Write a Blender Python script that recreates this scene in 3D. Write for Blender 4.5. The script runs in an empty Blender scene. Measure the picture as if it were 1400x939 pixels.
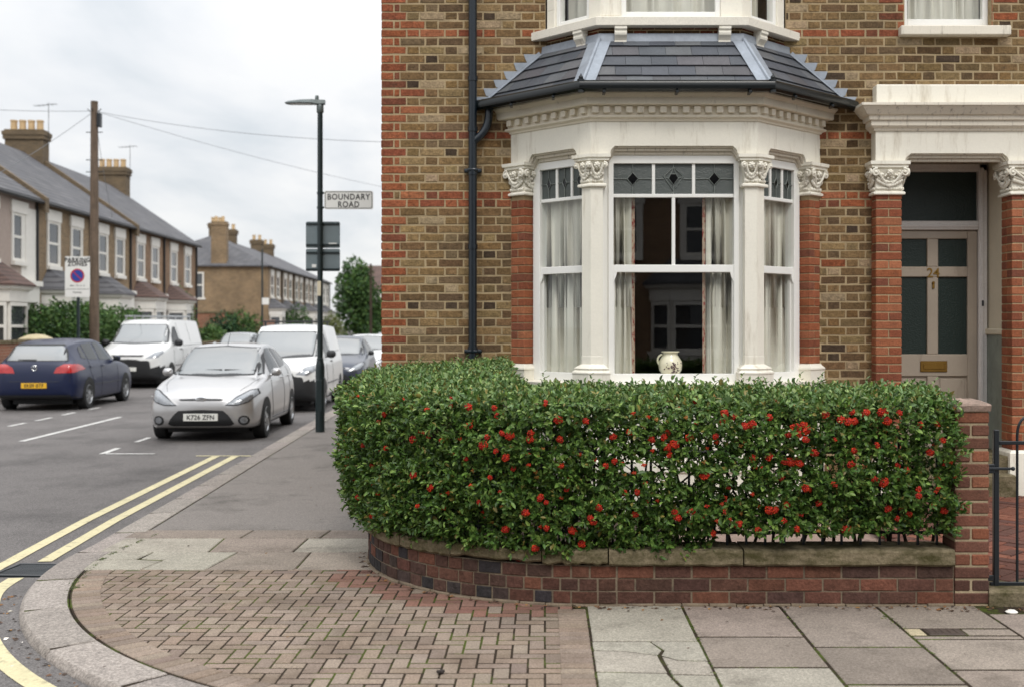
import bpy, bmesh, math, random
import numpy as np
from mathutils import Vector, Matrix
from mathutils.bvhtree import BVHTree
R = random.Random(11)
NR = np.random.default_rng(5)
SC = bpy.context.scene
COL = SC.collection
rad = math.radians

def srgb(r, g, b):
    f = lambda c: (c / 255 / 12.92) if c / 255 <= .04045 else ((c / 255 + .055) / 1.055) ** 2.4
    return (f(r), f(g), f(b))

def jit(c, a=.12, h=.03):
    h *= .6
    k = 1 + R.uniform(-a, a)
    return tuple(max(0.003, x * k * (1 + R.uniform(-h, h))) for x in c)

# ------------------------------------------------------------------ mesh builder
class MB:
    def __init__(s):
        s.v = []; s.f = []; s.c = []; s.m = []

    def face(s, pts, col=(1, 1, 1), mi=0):
        b = len(s.v)
        s.v.extend([tuple(p) for p in pts])
        s.f.append(tuple(range(b, b + len(pts)))); s.c.append(col); s.m.append(mi)

    def add(s, verts, faces, col=(1, 1, 1), mi=0):
        b = len(s.v)
        s.v.extend([tuple(p) for p in verts])
        for f in faces:
            s.f.append(tuple(b + i for i in f)); s.c.append(col); s.m.append(mi)

    def box(s, x0, x1, y0, y1, z0, z1, b=0, col=(1, 1, 1), mi=0, T=None):
        lo = (min(x0, x1), min(y0, y1), min(z0, z1)); hi = (max(x0, x1), max(y0, y1), max(z0, z1))
        if b <= 0:
            v = [(x, y, z) for x in (lo[0], hi[0]) for y in (lo[1], hi[1]) for z in (lo[2], hi[2])]
            f = [(0, 1, 3, 2), (4, 6, 7, 5), (0, 4, 5, 1), (2, 3, 7, 6), (0, 2, 6, 4), (1, 5, 7, 3)]
        else:
            b = min(b, *(0.49 * (hi[i] - lo[i]) for i in range(3)))
            v = []; ix = {}
            for i in (0, 1):
                for j in (0, 1):
                    for k in (0, 1):
                        for a in range(3):
                            p = []
                            for q, sg in enumerate((i, j, k)):
                                e = hi[q] if sg else lo[q]
                                p.append(e if q == a else (e - b if sg else e + b))
                            ix[(i, j, k, a)] = len(v); v.append(tuple(p))
            f = []
            def key(d, a):
                return ix[(d[0], d[1], d[2], a)]
            for a in range(3):
                p, q = [t for t in range(3) if t != a]
                for sg in (0, 1):
                    r = []
                    for (u, w) in ((0, 0), (1, 0), (1, 1), (0, 1)):
                        d = [0, 0, 0]; d[a] = sg; d[p] = u; d[q] = w
                        r.append(key(d, a))
                    f.append(tuple(r))
                for sp in (0, 1):
                    for sq in (0, 1):
                        d0 = [0, 0, 0]; d0[p] = sp; d0[q] = sq; d1 = list(d0); d0[a] = 0; d1[a] = 1
                        f.append((key(d0, p), key(d1, p), key(d1, q), key(d0, q)))
            for i in (0, 1):
                for j in (0, 1):
                    for k in (0, 1):
                        f.append((ix[(i, j, k, 0)], ix[(i, j, k, 1)], ix[(i, j, k, 2)]))
        if T is not None:
            v = [tuple(T @ Vector(p)) for p in v]
        s.add(v, f, col, mi)

    def prism(s, poly, vec, col=(1, 1, 1), mi=0):
        n = len(poly); vec = Vector(vec)
        a = [Vector(p) for p in poly]; b = [p + vec for p in a]
        s.add(a + b, [tuple(range(n))[::-1], tuple(range(n, 2 * n))] + [(i, (i + 1) % n, n + (i + 1) % n, n + i) for i in range(n)], col, mi)

    def loft(s, rings, cap=True, closed=True, col=(1, 1, 1), mi=0):
        n = len(rings[0]); v = [p for r in rings for p in r]; f = []
        for k in range(len(rings) - 1):
            for i in range(n if closed else n - 1):
                j = (i + 1) % n
                f.append((k * n + i, k * n + j, (k + 1) * n + j, (k + 1) * n + i))
        if cap:
            f.append(tuple(range(n))[::-1]); f.append(tuple((len(rings) - 1) * n + i for i in range(n)))
        s.add(v, f, col, mi)

    def tube(s, path, r, n=8, closed=False, cap=True, col=(1, 1, 1), mi=0):
        P = [Vector(p) for p in path]; rs = r if isinstance(r, (list, tuple)) else [r] * len(P)
        m = len(P); T = []
        for i in range(m):
            a = P[(i - 1) % m] if (closed or i > 0) else P[i]
            b = P[(i + 1) % m] if (closed or i < m - 1) else P[i]
            t = (b - a); T.append(t.normalized() if t.length > 1e-9 else Vector((0, 0, 1)))
        up = Vector((0, 0, 1)) if abs(T[0].z) < .9 else Vector((1, 0, 0))
        u = T[0].cross(up).normalized(); rings = []
        for i in range(m):
            u = (u - T[i] * u.dot(T[i])).normalized(); w = T[i].cross(u)
            rings.append([P[i] + (u * math.cos(2 * math.pi * k / n) + w * math.sin(2 * math.pi * k / n)) * rs[i] for k in range(n)])
        if closed:
            rings.append(rings[0])
        s.loft(rings, cap=cap and not closed, col=col, mi=mi)

    def lathe(s, prof, c=(0, 0, 0), n=24, col=(1, 1, 1), mi=0, T=None):
        rings = []
        for (r, z) in prof:
            ring = [Vector((c[0] + r * math.cos(2 * math.pi * k / n), c[1] + r * math.sin(2 * math.pi * k / n), c[2] + z)) for k in range(n)]
            rings.append([T @ p for p in ring] if T is not None else ring)
        s.loft(rings, cap=True, col=col, mi=mi)

    def ball(s, c, r, nu=8, nv=5, col=(1, 1, 1), mi=0, sc=(1, 1, 1)):
        prof = []
        for i in range(nv + 1):
            a = -math.pi / 2 + math.pi * i / nv
            prof.append((max(1e-4, r * math.cos(a)), r * math.sin(a)))
        T = Matrix.Translation(Vector(c)) @ Matrix.Diagonal((sc[0], sc[1], sc[2], 1))
        s.lathe(prof, (0, 0, 0), nu, col, mi, T)

    def grid(s, pts, col=(1, 1, 1), mi=0):
        m = len(pts); n = len(pts[0])
        s.add([p for r in pts for p in r], [(i * n + j, i * n + j + 1, (i + 1) * n + j + 1, (i + 1) * n + j) for i in range(m - 1) for j in range(n - 1)], col, mi)

    def build(s, name, mats, parent=None, smooth=False, local=False, recalc=True, ang=35, merge=False):
        if not isinstance(mats, (list, tuple)):
            mats = [mats]
        me = bpy.data.meshes.new(name)
        V = s.v
        if parent is not None and not local:
            M = chain(parent).inverted()
            V = [tuple(M @ Vector(p)) for p in V]
        me.from_pydata(V, [], s.f)
        a = me.attributes.new('col', 'FLOAT_COLOR', 'FACE')
        a.data.foreach_set('color', np.array([(*c, 1) for c in s.c], dtype=np.float32).ravel())
        for m in mats:
            me.materials.append(m)
        if len(mats) > 1:
            me.polygons.foreach_set('material_index', np.array(s.m, dtype=np.int32))
        if recalc or merge:
            bm = bmesh.new(); bm.from_mesh(me)
            if merge:
                bmesh.ops.remove_doubles(bm, verts=bm.verts, dist=1e-5)
            bmesh.ops.recalc_face_normals(bm, faces=bm.faces)
            bm.to_mesh(me); bm.free()
        if smooth:
            me.polygons.foreach_set('use_smooth', np.ones(len(me.polygons), dtype=bool))
            me.set_sharp_from_angle(angle=rad(ang))
        me.update()
        o = bpy.data.objects.new(name, me); COL.objects.link(o)
        if parent is not None:
            o.parent = parent
        return o

def chain(o):
    M = o.matrix_basis.copy()
    while o.parent is not None:
        o = o.parent; M = o.matrix_basis @ M
    return M

def tag(o, label=None, cat=None, group=None, kind=None):
    for k, v in (('label', label), ('category', cat), ('group', group), ('kind', kind)):
        if v:
            o[k] = v
    return o

def thing(name, label, cat, loc=(0, 0, 0), rz=0, group=None):
    o = bpy.data.objects.new(name, None); COL.objects.link(o)
    o.location = loc; o.rotation_euler = (0, 0, rz); o.empty_display_size = .2
    return tag(o, label, cat, group)

def dup(root, loc, rz, label, group=None):
    r = root.copy(); COL.objects.link(r); r.location = loc; r.rotation_euler = (0, 0, rz); r['label'] = label
    if group: r['group'] = group
    for ch in list(root.children):
        c = ch.copy(); COL.objects.link(c); c.parent = r
        for g in list(ch.children):
            d = g.copy(); COL.objects.link(d); d.parent = c
    return r

def text(body, size, T, name, mat, parent, ext=.001, align='CENTER', bold=0, local=False, spacing=1.0, xs=1.0):
    cu = bpy.data.curves.new('t', 'FONT'); cu.body = body; cu.size = size; cu.align_x = align; cu.align_y = 'CENTER'
    cu.extrude = ext; cu.offset = bold; cu.space_character = spacing; cu.resolution_u = 3
    ob = bpy.data.objects.new('t', cu); COL.objects.link(ob)
    dg = bpy.context.evaluated_depsgraph_get()
    me = bpy.data.meshes.new_from_object(ob.evaluated_get(dg)); me.name = name
    bpy.data.objects.remove(ob); bpy.data.curves.remove(cu)
    T = T @ Matrix.Diagonal((xs, 1, 1, 1))
    if parent is not None and not local:
        T = chain(parent).inverted() @ T
    me.transform(T); me.materials.clear(); me.materials.append(mat)
    o = bpy.data.objects.new(name, me); COL.objects.link(o); o.parent = parent
    return o

def poly_offset(poly, d):
    n = len(poly); out = []
    for i in range(n):
        p0 = Vector(poly[i - 1][:2]); p1 = Vector(poly[i][:2]); p2 = Vector(poly[(i + 1) % n][:2])
        e1 = (p1 - p0).normalized(); e2 = (p2 - p1).normalized()
        n1 = Vector((e1.y, -e1.x)); n2 = Vector((e2.y, -e2.x))
        m = n1 + n2
        k = d / max(.2, (1 + n1.dot(n2)))
        out.append((p1.x + m.x * k, p1.y + m.y * k))
    return out

def stack(mb, poly, prof, col=(1, 1, 1), mi=0):
    """poly CCW footprint; prof list of (offset, z)."""
    mb.loft([[(x, y, z) for (x, y) in poly_offset(poly, d)] for (d, z) in prof], True, True, col, mi)

def rect(x0, x1, y0, y1):
    return [(x0, y0), (x1, y0), (x1, y1), (x0, y1)]

def clip(poly, conv):
    """clip 2D polygon by convex CCW polygon"""
    out = list(poly)
    n = len(conv)
    for i in range(n):
        a = conv[i]; b = conv[(i + 1) % n]
        ex, ey = b[0] - a[0], b[1] - a[1]
        src = out; out = []
        if not src: break
        sd = [(ex * (p[1] - a[1]) - ey * (p[0] - a[0])) for p in src]
        for k in range(len(src)):
            p, q = src[k], src[(k + 1) % len(src)]; sp, sq = sd[k], sd[(k + 1) % len(src)]
            if sp >= 0: out.append(p)
            if (sp > 0 > sq) or (sp < 0 < sq):
                t = sp / (sp - sq); out.append((p[0] + t * (q[0] - p[0]), p[1] + t * (q[1] - p[1])))
    return out

def area(poly):
    return .5 * abs(sum(poly[i - 1][0] * poly[i][1] - poly[i][0] * poly[i - 1][1] for i in range(len(poly))))

# ------------------------------------------------------------------ materials
def M(name, col=(.5, .5, .5), rough=.6, attr=False, var=.15, vscale=6., fine=.1, fscale=90., bump=.0, bscale=120., metal=0., coat=0., spec=.5,
      stain=None, stain_s=(3, 3, .6), stain_t=(.52, .72), speck=None, big=0, sss=0, trans=0, croughness=.05):
    m = bpy.data.materials.new(name); m.use_nodes = True
    nt = m.node_tree; N = nt.nodes; L = nt.links
    p = N['Principled BSDF']
    p.inputs['Roughness'].default_value = rough; p.inputs['Metallic'].default_value = metal
    p.inputs['Coat Weight'].default_value = coat; p.inputs['Coat Roughness'].default_value = croughness
    p.inputs['Specular IOR Level'].default_value = spec
    tc = N.new('ShaderNodeTexCoord')
    if attr:
        a = N.new('ShaderNodeAttribute'); a.attribute_name = 'col'; base = a.outputs['Color']
        if col != (.5, .5, .5):
            mx = N.new('ShaderNodeMix'); mx.data_type = 'RGBA'; mx.blend_type = 'MULTIPLY'; mx.inputs[0].default_value = 1
            L.new(base, mx.inputs[6]); mx.inputs[7].default_value = (*col, 1); base = mx.outputs[2]
    else:
        a = N.new('ShaderNodeRGB'); a.outputs[0].default_value = (*col, 1); base = a.outputs[0]
    def noise(scale, detail=5, vec=None, rgh=.6):
        n = N.new('ShaderNodeTexNoise'); n.inputs['Scale'].default_value = scale; n.inputs['Detail'].default_value = detail
        n.inputs['Roughness'].default_value = rgh
        L.new(vec or tc.outputs['Object'], n.inputs['Vector']); return n.outputs['Fac']
    def mulby(base, fac, amt):
        mr = N.new('ShaderNodeMapRange'); mr.inputs['From Min'].default_value = .25; mr.inputs['From Max'].default_value = .75
        mr.inputs['To Min'].default_value = 1 - amt; mr.inputs['To Max'].default_value = 1 + amt
        L.new(fac, mr.inputs['Value'])
        v = N.new('ShaderNodeVectorMath'); v.operation = 'SCALE'
        L.new(base, v.inputs[0]); L.new(mr.outputs[0], v.inputs['Scale']); return v.outputs[0]
    if big: base = mulby(base, noise(.9, 6), big)
    if var: base = mulby(base, noise(vscale), var)
    if fine: base = mulby(base, noise(fscale, 3), fine)
    if stain:
        mp = N.new('ShaderNodeMapping'); mp.inputs['Scale'].default_value = stain_s
        L.new(tc.outputs['Object'], mp.inputs['Vector'])
        f = noise(1.0, 8, mp.outputs[0], .7)
        mr = N.new('ShaderNodeMapRange'); mr.inputs['From Min'].default_value = stain_t[0]; mr.inputs['From Max'].default_value = stain_t[1]
        L.new(f, mr.inputs['Value'])
        mx = N.new('ShaderNodeMix'); mx.data_type = 'RGBA'
        L.new(mr.outputs[0], mx.inputs[0]); L.new(base, mx.inputs[6]); mx.inputs[7].default_value = (*stain, 1); base = mx.outputs[2]
    if speck:
        vo = N.new('ShaderNodeTexVoronoi'); vo.inputs['Scale'].default_value = speck[0]
        L.new(tc.outputs['Object'], vo.inputs['Vector'])
        sp = N.new('ShaderNodeSeparateColor'); L.new(vo.outputs['Color'], sp.inputs[0])
        base = mulby(base, sp.outputs[0], speck[1])
    L.new(base, p.inputs['Base Color'])
    if bump:
        b = N.new('ShaderNodeBump'); b.inputs['Strength'].default_value = bump; b.inputs['Distance'].default_value = .01
        L.new(noise(bscale, 6), b.inputs['Height']); L.new(b.outputs[0], p.inputs['Normal'])
    if trans:
        t = N.new('ShaderNodeBsdfTranslucent'); L.new(base, t.inputs['Color'])
        ms = N.new('ShaderNodeMixShader'); ms.inputs[0].default_value = trans
        L.new(p.outputs[0], ms.inputs[1]); L.new(t.outputs[0], ms.inputs[2])
        L.new(ms.outputs[0], N['Material Output'].inputs[0])
    return m

def glass(name, tint=(.9, .95, .93), refl=1.0, rough=.0, ior=1.5, bump=0, bscale=200, dark=None):
    """thin window pane: fresnel mirror over a tinted see-through sheet (or over a dark body)"""
    m = bpy.data.materials.new(name); m.use_nodes = True
    nt = m.node_tree; N = nt.nodes; L = nt.links
    N.remove(N['Principled BSDF'])
    f0 = min(.9, 1.9 * ((ior - 1) / (ior + 1)) ** 2)
    ge = N.new('ShaderNodeNewGeometry'); dt = N.new('ShaderNodeVectorMath'); dt.operation = 'DOT_PRODUCT'
    L.new(ge.outputs['Incoming'], dt.inputs[0]); L.new(ge.outputs['Normal'], dt.inputs[1])
    def mt(op, a, b=None):
        m_ = N.new('ShaderNodeMath'); m_.operation = op
        for i, v_ in enumerate((a, b)):
            if v_ is None: continue
            if isinstance(v_, float): m_.inputs[i].default_value = v_
            else: L.new(v_, m_.inputs[i])
        return m_.outputs[0]
    fac = mt('ADD', mt('MULTIPLY', mt('POWER', mt('SUBTRACT', 1.0, mt('ABSOLUTE', dt.outputs['Value'])), 5.0), 1.0 - f0), f0)
    g = N.new('ShaderNodeBsdfGlossy'); g.inputs['Roughness'].default_value = rough; g.inputs['Color'].default_value = (refl, refl, refl, 1)
    if dark is None:
        t = N.new('ShaderNodeBsdfTransparent'); t.inputs['Color'].default_value = (*tint, 1)
    else:
        t = N.new('ShaderNodeBsdfDiffuse'); t.inputs['Color'].default_value = (*dark, 1)
    mx = N.new('ShaderNodeMixShader')
    L.new(fac, mx.inputs[0]); L.new(t.outputs[0], mx.inputs[1]); L.new(g.outputs[0], mx.inputs[2])
    L.new(mx.outputs[0], N['Material Output'].inputs[0])
    if bump:
        tc = N.new('ShaderNodeTexCoord'); no = N.new('ShaderNodeTexVoronoi'); no.inputs['Scale'].default_value = bscale
        L.new(tc.outputs['Object'], no.inputs['Vector'])
        b = N.new('ShaderNodeBump'); b.inputs['Strength'].default_value = bump; b.inputs['Distance'].default_value = .004
        L.new(no.outputs['Distance'], b.inputs['Height'])
        L.new(b.outputs[0], g.inputs['Normal'])
    return m

def brickmat(name, c1, c2, cm, scale=1.0, rot=False):
    """small-scale procedural brick for the far houses"""
    m = bpy.data.materials.new(name); m.use_nodes = True
    nt = m.node_tree; N = nt.nodes; L = nt.links; p = N['Principled BSDF']; p.inputs['Roughness'].default_value = .85
    tc = N.new('ShaderNodeTexCoord'); sx = N.new('ShaderNodeSeparateXYZ'); L.new(tc.outputs['Object'], sx.inputs[0])
    ad = N.new('ShaderNodeMath'); ad.operation = 'ADD'; L.new(sx.outputs[0], ad.inputs[0]); L.new(sx.outputs[1], ad.inputs[1])
    cb = N.new('ShaderNodeCombineXYZ'); L.new(ad.outputs[0], cb.inputs[0]); L.new(sx.outputs[2], cb.inputs[1])
    b = N.new('ShaderNodeTexBrick'); b.inputs['Scale'].default_value = 1 / scale
    b.inputs['Brick Width'].default_value = .225; b.inputs['Row Height'].default_value = .076; b.inputs['Mortar Size'].default_value = .009
    b.inputs['Color1'].default_value = (*c1, 1); b.inputs['Color2'].default_value = (*c2, 1); b.inputs['Mortar'].default_value = (*cm, 1)
    L.new(cb.outputs[0], b.inputs['Vector'])
    no = N.new('ShaderNodeTexNoise'); no.inputs['Scale'].default_value = 1.2; no.inputs['Detail'].default_value = 7; L.new(tc.outputs['Object'], no.inputs['Vector'])
    mr = N.new('ShaderNodeMapRange'); mr.inputs['From Min'].default_value = .3; mr.inputs['From Max'].default_value = .7; mr.inputs['To Min'].default_value = .78; mr.inputs['To Max'].default_value = 1.15
    L.new(no.outputs['Fac'], mr.inputs['Value'])
    v = N.new('ShaderNodeVectorMath'); v.operation = 'SCALE'; L.new(b.outputs['Color'], v.inputs[0]); L.new(mr.outputs[0], v.inputs['Scale'])
    L.new(v.outputs[0], p.inputs['Base Color'])
    return m

MT = {}
MT['brick'] = M('stock_brick', (.87, .86, .85), big=.24, rough=.92, attr=True, var=.34, vscale=22, fine=.34, fscale=65, bump=.8, bscale=55, spec=.15, stain=(.05, .038, .028), stain_s=(17, 17, 24), stain_t=(.55, .80))
MT['redbrick'] = M('red_brick', (.90, .90, .90), big=.14, rough=.88, attr=True, var=.22, vscale=20, fine=.26, fscale=75, bump=.6, bscale=70, spec=.2, stain=(.07, .042, .034), stain_s=(15, 15, 20), stain_t=(.58, .84))
MT['mortar'] = M('lime_mortar', srgb(168, 149, 118), .95, var=.22, vscale=4, fine=.2, fscale=120, bump=.5, bscale=150, spec=.1, stain=srgb(120, 105, 85), stain_s=(5, 5, 4), stain_t=(.55, .75))
MT['stucco'] = M('cream_stucco', srgb(231, 226, 212), .6, var=.05, vscale=2, fine=.03, fscale=60, bump=.12, bscale=40, stain=srgb(166, 152, 128), stain_s=(12, 12, 1.8), stain_t=(.54, .86))
MT['stuccodirty'] = M('weathered_stucco', srgb(222, 214, 198), .7, var=.06, vscale=2, fine=.05, fscale=60, bump=.1, bscale=60, stain=srgb(98, 84, 68), stain_s=(30, 30, 3.5), stain_t=(.55, .78))
MT['whitewood'] = M('white_gloss_paint', srgb(236, 235, 230), .35, var=.03, vscale=3, fine=.02, spec=.5)
MT['lead'] = M('lead_flashing', srgb(148, 155, 164), .45, var=.18, vscale=5, fine=.1, fscale=30, bump=.15, bscale=20, metal=.15)
MT['slate'] = M('roof_slate', rough=.55, attr=True, var=.15, vscale=5, fine=.15, fscale=60, bump=.2, bscale=50, stain=srgb(150, 150, 140), stain_s=(30, 30, 30), stain_t=(.70, .78))
MT['blackiron'] = M('black_painted_iron', srgb(24, 30, 35), .32, var=.15, vscale=8, fine=.08, bump=.05, bscale=60)
MT['pipe'] = M('dark_pipe_paint', srgb(20, 29, 37), .25, var=.12, vscale=5, fine=.05, bump=.03, bscale=40)
MT['gutter'] = M('dark_gutter_paint', srgb(10, 17, 19), .25, var=.15, vscale=5, fine=.05)
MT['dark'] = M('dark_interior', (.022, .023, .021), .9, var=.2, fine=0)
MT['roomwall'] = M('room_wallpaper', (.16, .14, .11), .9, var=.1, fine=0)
MT['pane'] = glass('window_glass', (.96, .98, .97), .95)
MT['leaded'] = glass('obscured_glass', (.30, .34, .33), .5, .25, 1.5, bump=.9, bscale=95, dark=(.080, .092, .086))
MT['diamond'] = glass('dark_stained_glass', (.02, .035, .03), .5, .05, 1.5)
MT['leadcame'] = M('lead_came', srgb(124, 130, 126), .5, metal=.3, var=.1)
MT['curtain'] = M('sheer_curtain', srgb(214, 209, 196), .9, var=.05, vscale=4, fine=.05, fscale=200, spec=.05)
MT['curtedge'] = M('patterned_curtain_edge', srgb(190, 170, 150), .9, var=.05, stain=srgb(150, 70, 66), stain_s=(60, 60, 22), stain_t=(.50, .58), spec=.1)
MT['doorpaint'] = M('taupe_door_paint', srgb(164, 152, 137), .35, var=.08, vscale=3, fine=.04, stain=srgb(132, 120, 106), stain_s=(8, 8, 3), stain_t=(.58, .82))
MT['brass'] = M('aged_brass', srgb(140, 108, 52), .35, metal=.85, var=.15, fine=.1)
MT['tile'] = M('grey_green_tile', srgb(120, 128, 118), .3, var=.3, vscale=5, fine=.1, stain=srgb(80, 88, 80), stain_s=(6, 6, 4))
MT['obscure'] = glass('obscured_door_glass', (.05, .07, .065), .28, .25, 1.5, bump=.8, bscale=70, dark=(.022, .034, .03))
MT['stone'] = M('york_stone', rough=.9, attr=True, var=.16, vscale=2.5, fine=.24, fscale=60, bump=.6, bscale=75, spec=.2, stain=srgb(78, 70, 62), stain_s=(2.6, 2.6, 2.6), stain_t=(.52, .85), speck=(170, .16))
MT['coping'] = M('mossy_coping_stone', srgb(122, 111, 90), .95, var=.28, vscale=6, fine=.34, fscale=60, bump=.9, bscale=45, spec=.12, stain=srgb(72, 68, 44), stain_s=(6, 6, 12), stain_t=(.42, .66))
MT['granite'] = M('granite_kerb', rough=.85, attr=True, var=.14, vscale=5, fine=.34, fscale=45, bump=1.0, bscale=24, spec=.25, speck=(150, .2), stain=srgb(96, 86, 78), stain_s=(18, 18, 18), stain_t=(.60, .76))
MT['paver'] = M('concrete_paver', rough=.92, attr=True, var=.14, vscale=1.8, fine=.22, fscale=75, bump=.5, bscale=130, spec=.15, stain=srgb(92, 78, 66), stain_s=(1.6, 1.6, 1.6), stain_t=(.50, .80), speck=(210, .14))
MT['joint'] = M('mossy_joint', srgb(52, 44, 36), 1, var=.3, vscale=5, fine=.3, fscale=80, bump=.6, spec=.1, stain=srgb(72, 82, 34), stain_s=(3, 3, 3), stain_t=(.50, .60))
MT['asphalt'] = M('road_asphalt', srgb(104, 100, 98), .88, var=.10, vscale=.7, fine=.2, fscale=60, bump=.5, bscale=160, spec=.3, speck=(130, .25), stain=srgb(74, 71, 70), stain_s=(.9, .6, 1), stain_t=(.48, .74), big=.1)
MT['footway'] = M('footway_asphalt', srgb(124, 118, 113), .92, var=.12, vscale=1.2, fine=.15, fscale=70, bump=.4, bscale=120, spec=.2, speck=(120, .15), stain=srgb(88, 84, 80), stain_s=(1.2, 1.2, 1), stain_t=(.5, .72))
MT['yellowline'] = M('yellow_line_paint', srgb(196, 186, 148), .75, var=.1, vscale=3, fine=.16, fscale=60, stain=srgb(124, 116, 96), stain_s=(9, 9, 9), stain_t=(.55, .72))
MT['whiteline'] = M('white_line_paint', srgb(196, 194, 190), .75, var=.1, vscale=3, fine=.14, fscale=60, stain=srgb(120, 118, 116), stain_s=(6, 6, 6), stain_t=(.52, .72))
MT['leaf'] = M('hedge_leaf', rough=.42, attr=True, var=.12, vscale=20, fine=0, trans=.16, spec=.4)
MT['leafdull'] = M('tree_leaf', rough=.6, attr=True, var=.12, vscale=6, fine=0, trans=.2, spec=.3)
MT['twig'] = M('brown_twig', srgb(58, 46, 34), .9, var=.2, fine=.2)
MT['berry'] = M('orange_red_berry', rough=.42, attr=True, var=.12, vscale=60, fine=0, spec=.3)
MT['dryleaf'] = M('dry_leaf', rough=.8, attr=True, var=.2, fine=0)
MT['cream'] = M('cream_porch_paint', srgb(214, 204, 182), .6, var=.06, fine=.03, stain=srgb(160, 146, 120), stain_s=(5, 5, 2), stain_t=(.6, .85))
MT['vase'] = M('cream_glazed_pottery', srgb(222, 216, 188), .2, var=.04, fine=0, coat=.4)
MT['vaseart'] = M('brown_painted_flowers', srgb(84, 62, 66), .4, var=.4, vscale=80, fine=0)
# ------------------------------------------------------------------ world, sun, camera
F_PX, CX, CY, H = 1600.0, 745.0, 445.0, 1.66
def gp(px, py, z=0.0):
    """photo pixel -> ground point at height z"""
    Y = F_PX * (H - z) / (py - CY)
    return ((px - CX) / F_PX * Y, Y, z)
def fp(px, py, Y):
    """photo pixel -> point on the fronto-parallel plane at depth Y"""
    return ((px - CX) * Y / F_PX, Y, H - (py - CY) * Y / F_PX)

SUN_EL, SUN_AZ = rad(48), rad(168)
W = bpy.data.worlds.new('World'); SC.world = W; W.use_nodes = True
nt = W.node_tree; N = nt.nodes; L = nt.links
for n in list(N): N.remove(n)
out = N.new('ShaderNodeOutputWorld')
sky = N.new('ShaderNodeTexSky'); sky.sky_type = 'NISHITA'; sky.sun_disc = False; sky.sun_elevation = SUN_EL; sky.sun_rotation = SUN_AZ
bsky = N.new('ShaderNodeBackground'); bsky.inputs['Strength'].default_value = .12; L.new(sky.outputs[0], bsky.inputs[0])
tc = N.new('ShaderNodeTexCoord'); sx = N.new('ShaderNodeSeparateXYZ'); L.new(tc.outputs['Generated'], sx.inputs[0])
def mth(op, a, b=None, clampit=False):
    m = N.new('ShaderNodeMath'); m.operation = op; m.use_clamp = clampit
    for i, v in enumerate((a, b)):
        if v is None: continue
        if isinstance(v, (int, float)): m.inputs[i].default_value = v
        else: L.new(v, m.inputs[i])
    return m.outputs[0]
zpos = mth('MAXIMUM', sx.outputs[2], 0.0)
den = mth('ADD', zpos, .14)
cb = N.new('ShaderNodeCombineXYZ')
L.new(mth('DIVIDE', sx.outputs[0], den), cb.inputs[0]); L.new(mth('DIVIDE', sx.outputs[1], den), cb.inputs[1])
mp = N.new('ShaderNodeMapping'); mp.inputs['Location'].default_value = (2.3, .7, 0); mp.inputs['Scale'].default_value = (1.7, .95, 1); L.new(cb.outputs[0], mp.inputs[0])
no = N.new('ShaderNodeTexNoise'); no.inputs['Scale'].default_value = 1.0; no.inputs['Detail'].default_value = 7; no.inputs['Roughness'].default_value = .52
no.inputs['Distortion'].default_value = .25; L.new(mp.outputs[0], no.inputs['Vector'])
cr = N.new('ShaderNodeValToRGB'); L.new(no.outputs['Fac'], cr.inputs[0])
e = cr.color_ramp.elements; e[0].position = .34; e[0].color = (.74, .785, .825, 1); e[1].position = .60; e[1].color = (1.0, 1.0, 1.0, 1)
e2 = cr.color_ramp.elements.new(.47); e2.color = (.885, .905, .93, 1)
lum = mth('ADD', mth('MULTIPLY', mth('MULTIPLY', zpos, zpos), 2.2), .885)
vs = N.new('ShaderNodeVectorMath'); vs.operation = 'SCALE'; L.new(cr.outputs[0], vs.inputs[0]); L.new(lum, vs.inputs['Scale'])
bcl = N.new('ShaderNodeBackground'); L.new(vs.outputs[0], bcl.inputs[0]); bcl.inputs['Strength'].default_value = 1.0
mx = N.new('ShaderNodeMixShader'); mx.inputs[0].default_value = .93
L.new(bsky.outputs[0], mx.inputs[1]); L.new(bcl.outputs[0], mx.inputs[2]); L.new(mx.outputs[0], out.inputs[0])

sl = bpy.data.lights.new('sun', 'SUN'); sl.energy = 1.1; sl.angle = rad(14); sl.color = (1, .955, .89)
so = bpy.data.objects.new('sun', sl); COL.objects.link(so)
sd = Vector((math.sin(SUN_AZ) * math.cos(SUN_EL), math.cos(SUN_AZ) * math.cos(SUN_EL), math.sin(SUN_EL)))
so.rotation_euler = (-sd).to_track_quat('-Z', 'Y').to_euler(); so.location = (3, -20, 25)

cam = bpy.data.cameras.new('camera'); co = bpy.data.objects.new('camera', cam); COL.objects.link(co); SC.camera = co
co.location = (0, 0, H); co.rotation_euler = (rad(90), 0, 0)
cam.sensor_width = 36; cam.lens = F_PX / 1400 * 36; cam.shift_x = -45 / 1400; cam.shift_y = -24.5 / 1400
cam.clip_end = 2000; cam.clip_start = .1
cam.dof.use_dof = True; cam.dof.focus_distance = 8.0; cam.dof.aperture_fstop = 2.2
SC.view_settings.view_transform = 'Standard'; SC.view_settings.look = 'None'; SC.view_settings.exposure = 0.08; SC.view_settings.gamma = 1
SC.render.film_transparent = False
SC.cycles.use_denoising = True
SC.cycles.max_bounces = 8; SC.cycles.transparent_max_bounces = 12
SC.cycles.caustics_reflective = False; SC.cycles.caustics_refractive = False

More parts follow.
